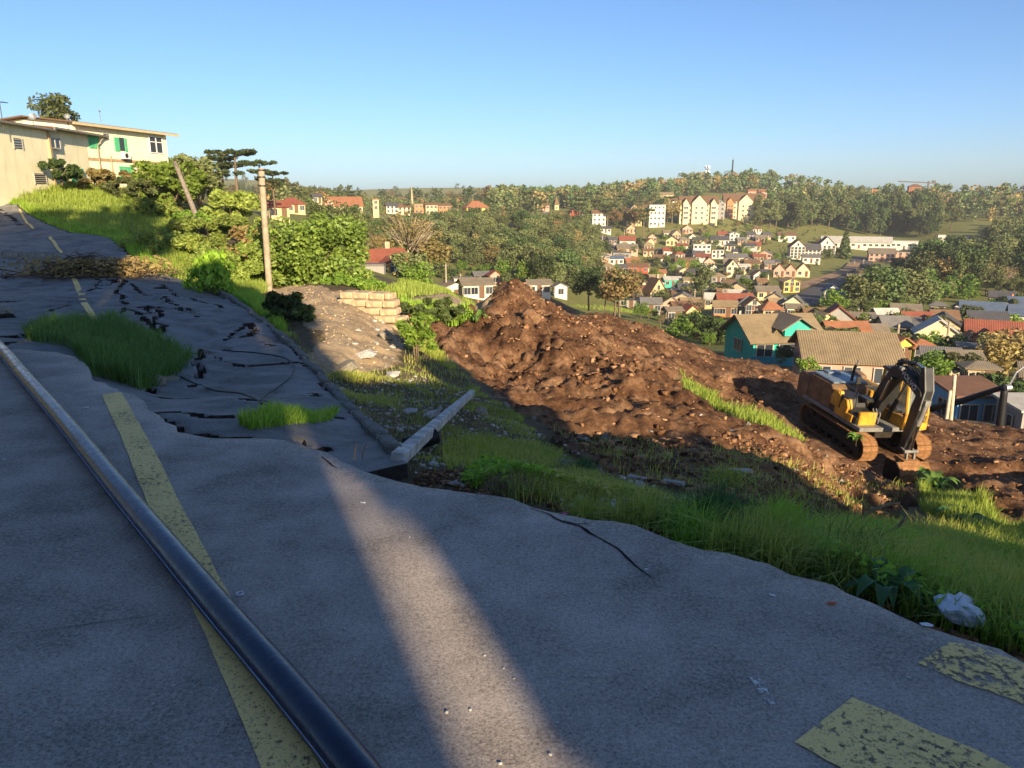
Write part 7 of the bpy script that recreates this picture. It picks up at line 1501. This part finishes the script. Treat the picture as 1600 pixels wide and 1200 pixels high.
for (u, v, lab) in [(1582, 1003, 'yellow green fern at the right road edge'), (1448, 958, 'feathery fern above the plastic bag')]:
    d_ = dT(u, v); p = atD(u, v, d_ - .03); root = empty('fern', tuple(p)); tag(root, lab, 'fern')
    for k in range(7):
        a = 0.9 * k + 0.3; L = 0.17 * rng.uniform(.7, 1.1); parts = []; V = []; F = []
        for i in range(16):
            t = i / 16; c = np.array([math.cos(a) * L * t, math.sin(a) * L * t, L * (1.5 * t - 1.25 * t * t)]); w_ = 0.28 * L * (1 - t) ** .7 * min(1, t * 5 + .2); s_ = np.array([-math.sin(a), math.cos(a), 0]); f_ = np.array([math.cos(a), math.sin(a), .3]) * 0.014
            for sg in (-1, 1): o = len(V); V += [c, c + s_ * sg * w_ * .5 + f_, c + s_ * sg * w_ + f_ * .8 - [0, 0, w_ * .2], c + s_ * sg * w_ * .5 - f_ * .2]; F.append((o, o + 1, o + 2, o + 3))
        put('frond', npmesh('frond', np.array(V), F, [B_LEAF2]), root)

# --- grass: blades by the thousand
def blades(P, H, W, lean=0.5, curl=0.5):
    n = len(P); H = np.broadcast_to(H, (n,)) * rng.uniform(.55, 1.25, n); W = np.broadcast_to(W, (n,)) * rng.uniform(.7, 1.3, n)
    a = rng.uniform(0, 6.28, n); d = np.stack([np.cos(a), np.sin(a), 0 * a], 1); s = np.stack([-np.sin(a + .6), np.cos(a + .6), 0 * a], 1); ln = np.abs(rng.normal(0, lean, n))
    up = np.array([0, 0, 1.0]); H_ = H[:, None]; W_ = W[:, None]; l_ = ln[:, None]
    m = P + up * H_ * .55 + d * H_ * l_ * .3; t = P + up * H_ * (1 - .35 * np.minimum(l_, 1.5) * curl) + d * H_ * l_ * (.75 + curl * .4)
    V = np.stack([P - s * W_ / 2, P + s * W_ / 2, m - s * W_ * .36, m + s * W_ * .36, t], 1).reshape(-1, 3)
    o = np.arange(n)[:, None] * 5; F = np.concatenate([o + [0, 1, 2], o + [1, 3, 2], o + [2, 3, 4]]); return V, F
def grass(name, label, poly, n, H, W, mat, lean=.5, clump=0.6, zf=None, world=True, cat='grass', hmap=None, dmin=1.6, thr=0.0, exclude=None, edge=0.0):
    Pp = onT([a for a, _ in poly], [b for _, b in poly], dmin); pol = [(p[0], p[1]) for p in Pp]; xs = [p[0] for p in pol]; ys = [p[1] for p in pol]; got = []; tot = 0
    for _ in range(60):
        if world: x = rng.uniform(min(xs), max(xs), n * 2); y = rng.uniform(min(ys), max(ys), n * 2)
        else:     # denser towards the near side of the patch
            uu = rng.uniform(min(a for a, _ in poly), max(a for a, _ in poly), 6000); vv = rng.uniform(min(b for _, b in poly), max(b for _, b in poly), 6000); m = inpoly(uu, vv, poly); q = onT(uu[m], vv[m], dmin); x, y = q[:, 0], q[:, 1]
        m = inpoly(x, y, pol) if world else np.ones(len(x), bool); k = fbm(x * 1.3, y * 1.3, 3, 33) * .5 + .5; m &= rng.random(len(x)) < (1 - clump) + clump * sstep(.35 + thr, .65 + thr, k)
        if exclude is not None: m &= ~exclude(x, y)
        got.append(np.stack([x[m], y[m]], 1)); tot += int(m.sum())
        if tot >= n: break
    Q_ = np.concatenate(got)[:n]; z = (zf or Tfull)(Q_[:, 0], Q_[:, 1]); P = np.stack([Q_[:, 0], Q_[:, 1], z - .01], 1)
    h = H * (0.55 + 0.9 * vnoise(Q_[:, 0] * .9, Q_[:, 1] * .9, 44)); r_ = np.hypot(Q_[:, 0], Q_[:, 1])
    V, F = blades(P, h, W * np.maximum(1, r_ / 14 if not world else 1), lean); o = put(name, npmesh(name, V, F, [mat])); return tag(o, label, cat, kind='stuff')
onslab = lambda x, y: inpoly(x, y, SLAB)
def ondirt(x, y): d, s, g_ = region(x, y); return (d & ~g_) | inpoly(x, y, SLUMP)
TUFT = [(40, 545), (70, 531), (108, 524), (135, 519), (150, 524), (175, 512), (190, 518), (230, 535), (268, 556), (300, 574), (312, 572), (295, 590), (280, 605), (262, 612), (240, 622), (222, 628), (200, 618), (150, 604), (135, 585), (110, 566), (60, 560)]
grass('grass_tuft', 'tall lush green grass growing through the slumped road', TUFT, 13000, 0.30, 0.014, G_TUFT, .75, .45, slump_z, exclude=onslab)
grass('grass_tuft', 'low green grass strip along the slab break', [(375, 690), (410, 676), (430, 668), (470, 672), (500, 676), (530, 668), (520, 684), (480, 694), (440, 694), (395, 700)], 2600, 0.16, 0.011, G_LUSH, .5, .3, slump_z, exclude=onslab)
grass('grass_patch', 'sunlit straw green grass on the slope below the yellow house', [(-40, 255), (60, 272), (130, 290), (200, 300), (262, 320), (300, 350), (290, 380), (225, 400), (205, 388), (170, 372), (110, 362), (60, 340), (20, 318), (-40, 310)], 28000, 0.50, 0.048, G_STRAW, .6, .35, world=True, exclude=ondirt)
grass('grass_patch', 'shaded green grass verge along the far road edge', [(-40, 300), (40, 318), (110, 352), (190, 368), (235, 392), (240, 420), (205, 408), (180, 384), (100, 370), (30, 330), (-40, 320)], 8000, 0.40, 0.04, G_LUSH, .6, .3, exclude=lambda x, y: inpoly(x, y, SLUMP))
grass('grass_patch', 'sunlit yellow grass between road and concrete pole', [(235, 420), (262, 395), (330, 388), (400, 420), (425, 448), (400, 462), (350, 462), (310, 448), (288, 440), (245, 436)], 24000, 0.42, 0.03, G_STRAW, .7, .25, exclude=lambda x, y: inpoly(x, y, SLUMP))
grass('grass_patch', 'green weeds along the upper kerb', [(285, 442), (345, 455), (400, 492), (430, 520), (450, 520), (420, 480), (400, 465), (345, 458)], 5000, 0.30, 0.016, G_LUSH, .6, .4, exclude=lambda x, y: inpoly(x, y, SLUMP))
grass('grass_patch', 'patchy green grass between kerb and soil, upper part', [(400, 480), (440, 500), (480, 545), (510, 590), (560, 585), (630, 570), (640, 500), (665, 510), (700, 560), (750, 610), (690, 640), (620, 640), (560, 640), (500, 590), (440, 530)], 9000, 0.12, 0.011, G_BANK, .8, .95, thr=.15, exclude=ondirt)
grass('grass_patch', 'patchy green grass around the fallen post', [(510, 600), (560, 630), (640, 620), (750, 615), (800, 640), (860, 690), (930, 740), (900, 790), (800, 775), (700, 758), (640, 745), (600, 690), (560, 650)], 12000, 0.085, 0.008, G_BANK, .9, .97, thr=.17, exclude=lambda x, y: ondirt(x, y) | onslab(x, y))
grass('grass_patch', 'bright grass mound right of the fallen post', [(690, 700), (760, 680), (840, 690), (880, 710), (870, 735), (790, 735), (700, 745)], 6000, 0.13, 0.008, G_BANK, .7, .5, exclude=lambda x, y: onslab(x, y))
grass('grass_patch', 'grass fringe along the middle asphalt edge', [(790, 790), (800, 755), (900, 730), (1000, 775), (1080, 800), (1120, 815), (1150, 862), (1042, 842), (972, 820), (880, 806)], 9000, 0.10, 0.006, G_BANK, .8, .8, thr=.12, exclude=onslab)
grass('grass_patch', 'lush dark green grass on the right bank', [(1060, 800), (1150, 808), (1260, 826), (1350, 815), (1440, 830), (1540, 880), (1640, 930), (1680, 1060), (1562, 1022), (1437, 978), (1320, 932), (1200, 884), (1135, 864), (1085, 852)], 30000, 0.14, 0.006, G_LUSH, .7, .55, exclude=onslab)
grass('grass_patch', 'mixed weeds on the lower right bank', [(1250, 840), (1350, 825), (1480, 840), (1640, 900), (1680, 1060), (1562, 1022), (1437, 978), (1320, 932)], 16000, 0.24, 0.010, G_BANK, .8, .6, exclude=onslab)
grass('grass_patch', 'sunlit bright grass strip below the right soil heap', [(1430, 770), (1470, 768), (1540, 805), (1640, 862), (1660, 940), (1580, 890), (1500, 830), (1440, 800)], 11000, 0.26, 0.014, G_STRAW, .6, .3)
grass('grass_patch', 'grass streak crossing the dug soil', GSTREAK_PX, 3600, 0.24, 0.022, G_STRAW, .6, .5)
grass('grass_patch', 'shaded grass ramp behind the sandy heap', [(625, 470), (690, 480), (742, 497), (735, 515), (690, 510), (640, 500)], 5000, 0.30, 0.03, G_LUSH, .6, .4)
grass('grass_patch', 'rough straw grass behind the stone steps', [(560, 462), (600, 455), (640, 440), (700, 445), (770, 470), (740, 478), (640, 466), (600, 466)], 9000, 0.45, 0.05, G_STRAW, .6, .4)
grass('grass_patch', 'sparse weeds on the shaded soil', [(860, 670), (960, 700), (1100, 720), (1300, 750), (1420, 780), (1300, 812), (1120, 785), (980, 745)], 3000, 0.16, 0.009, G_BANK, .8, .85, thr=.18)
grass('grass_patch', 'weeds along the dirt crest', [(880, 478), (930, 484), (1003, 492), (1060, 515), (1050, 505), (1000, 486), (930, 478)], 2600, 0.5, 0.05, G_STRAW, .5, .5)
grass('grass_patch', 'dry pale litter stalks strewn over the bank', [(520, 610), (640, 600), (760, 630), (900, 720), (1000, 780), (900, 780), (760, 700), (620, 690), (540, 640)], 2600, 0.10, 0.012, G_DRY, 1.6, .5, exclude=lambda x, y: onslab(x, y) | inpoly(x, y, SLUMP))
# arching dark grass clumps
def clump(label, u, vb, n, H, W, mat, spread=.12, lean=1.0):
    d_ = dT(u, vb); p = atD(u, vb, d_); P = np.array([0, 0, 0]) + np.concatenate([rng.normal(0, spread, (n, 2)), np.zeros((n, 1))], 1); V, F = blades(P, H, W, lean, .9)
    tag(put('grass_clump', npmesh('grass_clump', V, F, [mat]), None, tuple(p)), label, 'grass')
clump('dark arching grass clump at the soil border', 1118, 826, 700, .25, .008, G_BLUE, .08); clump('small arching grass clump right of the board hollow', 912, 742, 350, .2, .009, G_BLUE, .06); clump('long leaved grass clump below the dead branches', 1345, 866, 700, .24, .008, G_LUSH, .09); clump('tall grass clump under the dead stem', 1305, 850, 600, .24, .008, G_LUSH, .09); clump('upright grass clump at the soil foot', 1222, 822, 420, .24, .009, G_LUSH, .08, .6)
clump('low round grass clump on the dark soil', 1132, 790 - 30, 260, .26, .012, G_BANK, .1); clump('dry hanging grass at the board hollow', 800, 768, 500, .12, .005, G_DRY, .09, .9)
for i in range(26):
    t = rng.random(); u_ = 900 + t * 660; v_ = 800 + (u_ - 900) * .21 + rng.uniform(-14, 30)
    if onslab(np.array([onT([u_], [v_])[0][0]]), np.array([onT([u_], [v_])[0][1]]))[0]: continue
    H_ = rng.uniform(.12, .26); d_ = dT(u_, v_); p = atD(u_, v_, d_); n = int(rng.integers(160, 380)); P = np.concatenate([rng.normal(0, .07, (n, 2)), np.zeros((n, 1))], 1); V, F = blades(P, H_, .007, .8, .8)
    tag(put('grass_clump', npmesh('grass_clump', V, F, [[G_LUSH, G_BANK, G_TUFT][i % 3]]), None, tuple(p)), 'loose tangled grass clump on the shaded right bank', 'grass', 'grass clumps on the right bank')
# --- leafy ground weeds on the right bank
def weeds(label, poly, n, size, hgt, mat, exclude=None):
    pol = polyT(poly); xs = [p[0] for p in pol]; ys = [p[1] for p in pol]; x = rng.uniform(min(xs), max(xs), n * 5); y = rng.uniform(min(ys), max(ys), n * 5); m = inpoly(x, y, pol) & ~onslab(x, y) & (fbm(x * 1.1, y * 1.1, 3, 66) > -.12); x, y = x[m][:n], y[m][:n]
    z = Tfull(x, y) + rng.random(len(x)) * hgt * (0.5 + vnoise(x * 1.5, y * 1.5, 3)); V, F = leaves(np.stack([x, y, z], 1), size, 1.8, .8); tag(put('weeds', npmesh('weeds', V, F, [mat])), label, 'weeds', kind='stuff')
weeds('dense leafy weeds on the right bank', [(1240, 850), (1380, 830), (1500, 850), (1650, 900), (1690, 1065), (1562, 1020), (1437, 975), (1300, 922)], 22000, 0.022, 0.20, G_LUSH)
weeds('leafy weeds in the middle of the bank edge', [(800, 785), (900, 760), (1100, 810), (1250, 840), (1300, 905), (1135, 862), (972, 818)], 8000, 0.02, 0.12, G_BANK)
weeds('weeds in the board hollow', [(720, 760), (760, 735), (850, 750), (880, 800), (800, 778)], 3500, 0.022, 0.12, G_LUSH)
# --- loose soil clods
def clods(label, poly, n, smin, smax, mat, thr=-.25, dmin=1.6, name='soil_clods', lift=.25):
    pol = polyT(poly); xs = [p[0] for p in pol]; ys = [p[1] for p in pol]; x = rng.uniform(min(xs), max(xs), n * 6); y = rng.uniform(min(ys), max(ys), n * 6); d, s_, g_ = region(x, y)
    m = inpoly(x, y, pol) & (fbm(x * .6, y * .6, 3, 88) > thr + rng.normal(0, .1, len(x))) & (np.hypot(x - EXC[0], y - EXC[1]) > 2.5) & ~onslab(x, y); x, y = x[m][:n], y[m][:n]; n = len(x); z = Tfull(x, y)
    bm = bmesh.new(); bmesh.ops.create_cube(bm, size=1.5); bmesh.ops.triangulate(bm, faces=bm.faces); bmesh.ops.subdivide_edges(bm, edges=[e for e in bm.edges if e.calc_length() > 2.0], cuts=1); bm.verts.index_update(); bmesh.ops.triangulate(bm, faces=bm.faces); bV = np.array([v.co[:] for v in bm.verts]); bF = np.array([[v.index for v in f.verts] for f in bm.faces]); bm.free()
    s = smin + (smax - smin) * rng.random(n) ** 3; sc = s[:, None] * rng.uniform(.45, 1.35, (n, 3)) * [1, 1, .7]
    V = bV[None] * (1 + rng.uniform(-.42, .42, (n, len(bV), 1))) * sc[:, None, :]; a = rng.uniform(0, 6.28, n); ca, sa = np.cos(a)[:, None], np.sin(a)[:, None]
    V = np.stack([V[:, :, 0] * ca - V[:, :, 1] * sa, V[:, :, 0] * sa + V[:, :, 1] * ca, V[:, :, 2]], 2) + np.stack([x, y, z + s * lift], 1)[:, None, :]
    F = (bF[None] + (np.arange(n) * len(bV))[:, None, None]).reshape(-1, 3); tag(put(name, npmesh(name, V.reshape(-1, 3), F, [mat])), label, 'soil', kind='stuff')
M_CLOD = (lambda b: (b.col(b.ramp(b.math('ADD', b.math('MULTIPLY', b.n('NewGeometry').outputs['Random Per Island'], .6), b.math('MULTIPLY', b.noise(6, 4, .6, b.coord()), .4)), [(0.15, (0.06, 0.028, 0.016)), (0.5, (0.22, 0.11, 0.054)), (0.9, (0.50, 0.30, 0.165))])), b.rough(.95, .1), b.bump(b.noise(22, 4, .7, b.coord()), .8, .03), b.m)[-1])(NB('soil_clod'))
clods('loose brown soil clods over the dug slope', DIRT_PX, 15000, 0.015, 0.085, M_CLOD)
clods('coarse lumps on the mound face', [(745, 500), (790, 456), (860, 465), (930, 500), (1000, 580), (1010, 640), (930, 640), (850, 590)], 3000, 0.02, 0.10, M_CLOD, -.1)
clods('fine dark crumbs in the shaded soil', [(840, 650), (900, 680), (1050, 690), (1300, 730), (1440, 760), (1400, 800), (1200, 805), (1040, 765), (930, 730)], 4500, 0.012, 0.06, M_CLOD, -.3)
clods('sand and gravel crumbs on the pale heap', SAND_PX, 1500, 0.008, 0.035, M_STONE, -.2, name='gravel')
clods('pale gravel and concrete crumbs strewn over the bank', [(500, 600), (560, 640), (640, 745), (760, 770), (900, 800), (1000, 820), (1120, 850), (1100, 800), (960, 745), (850, 680), (740, 610), (640, 590)], 1900, 0.006, 0.035, M_CONC, -.35, name='gravel', lift=.4)
clods('dark soil crumbs along the asphalt edge', [(640, 765), (760, 780), (900, 812), (1050, 845), (1200, 885), (1330, 935), (1450, 985), (1600, 1040), (1600, 1000), (1450, 950), (1300, 890), (1100, 835), (900, 780), (760, 745), (660, 740)], 2500, 0.005, 0.03, M_CLOD, -.4, lift=.4)
# --- unseen tree added behind the viewer to close the top of the sun gap
c = Matrix.Rotation(SA, 3, 'Z') @ Vector((0.75, -23, 0)); o = shrub('garden_tree', 'unseen leafy tree added behind the viewer to close the sun gap', 800, 600, 10, 2.3, 6.5, 5000, 0.3, L_OLIVE, 40, cat='tree', stems=3); o.location = (c.x, c.y, 8.6); MB().tube([(1.6, 0, -8.6), (1.5, 0, -2), (0, 0, 1)], [.3, .25, .2], 8).obj('trunk', M_TRUNK, o)
c = Matrix.Rotation(SA, 3, 'Z') @ Vector((-6.5, -14, 0)); plant('tall', c.x, c.y + 0, 26, 'tall unseen tree added behind the viewer to break the shade edge', None, 0.0)  # unseen tree added to break up the blocky shade edge

# --- thin evening air over the valley
hz = MB().box((0, 680, -5), (3600, 1900, 170)).mesh('haze', [])
hb = bpy.data.materials.new('thin_haze'); hb.use_nodes = True; ht_ = hb.node_tree; ht_.nodes.clear(); ho = ht_.nodes.new('ShaderNodeOutputMaterial'); hv = ht_.nodes.new('ShaderNodeVolumePrincipled')
hv.inputs['Color'].default_value = (0.9, 0.93, 1.0, 1); hv.inputs['Density'].default_value = 0.00017; hv.inputs['Anisotropy'].default_value = 0.0; ht_.links.new(hv.outputs[0], ho.inputs['Volume'])
hz.materials.clear(); hz.materials.append(hb); tag(put('haze', hz), 'thin pale haze in the valley air', 'haze', kind='stuff')
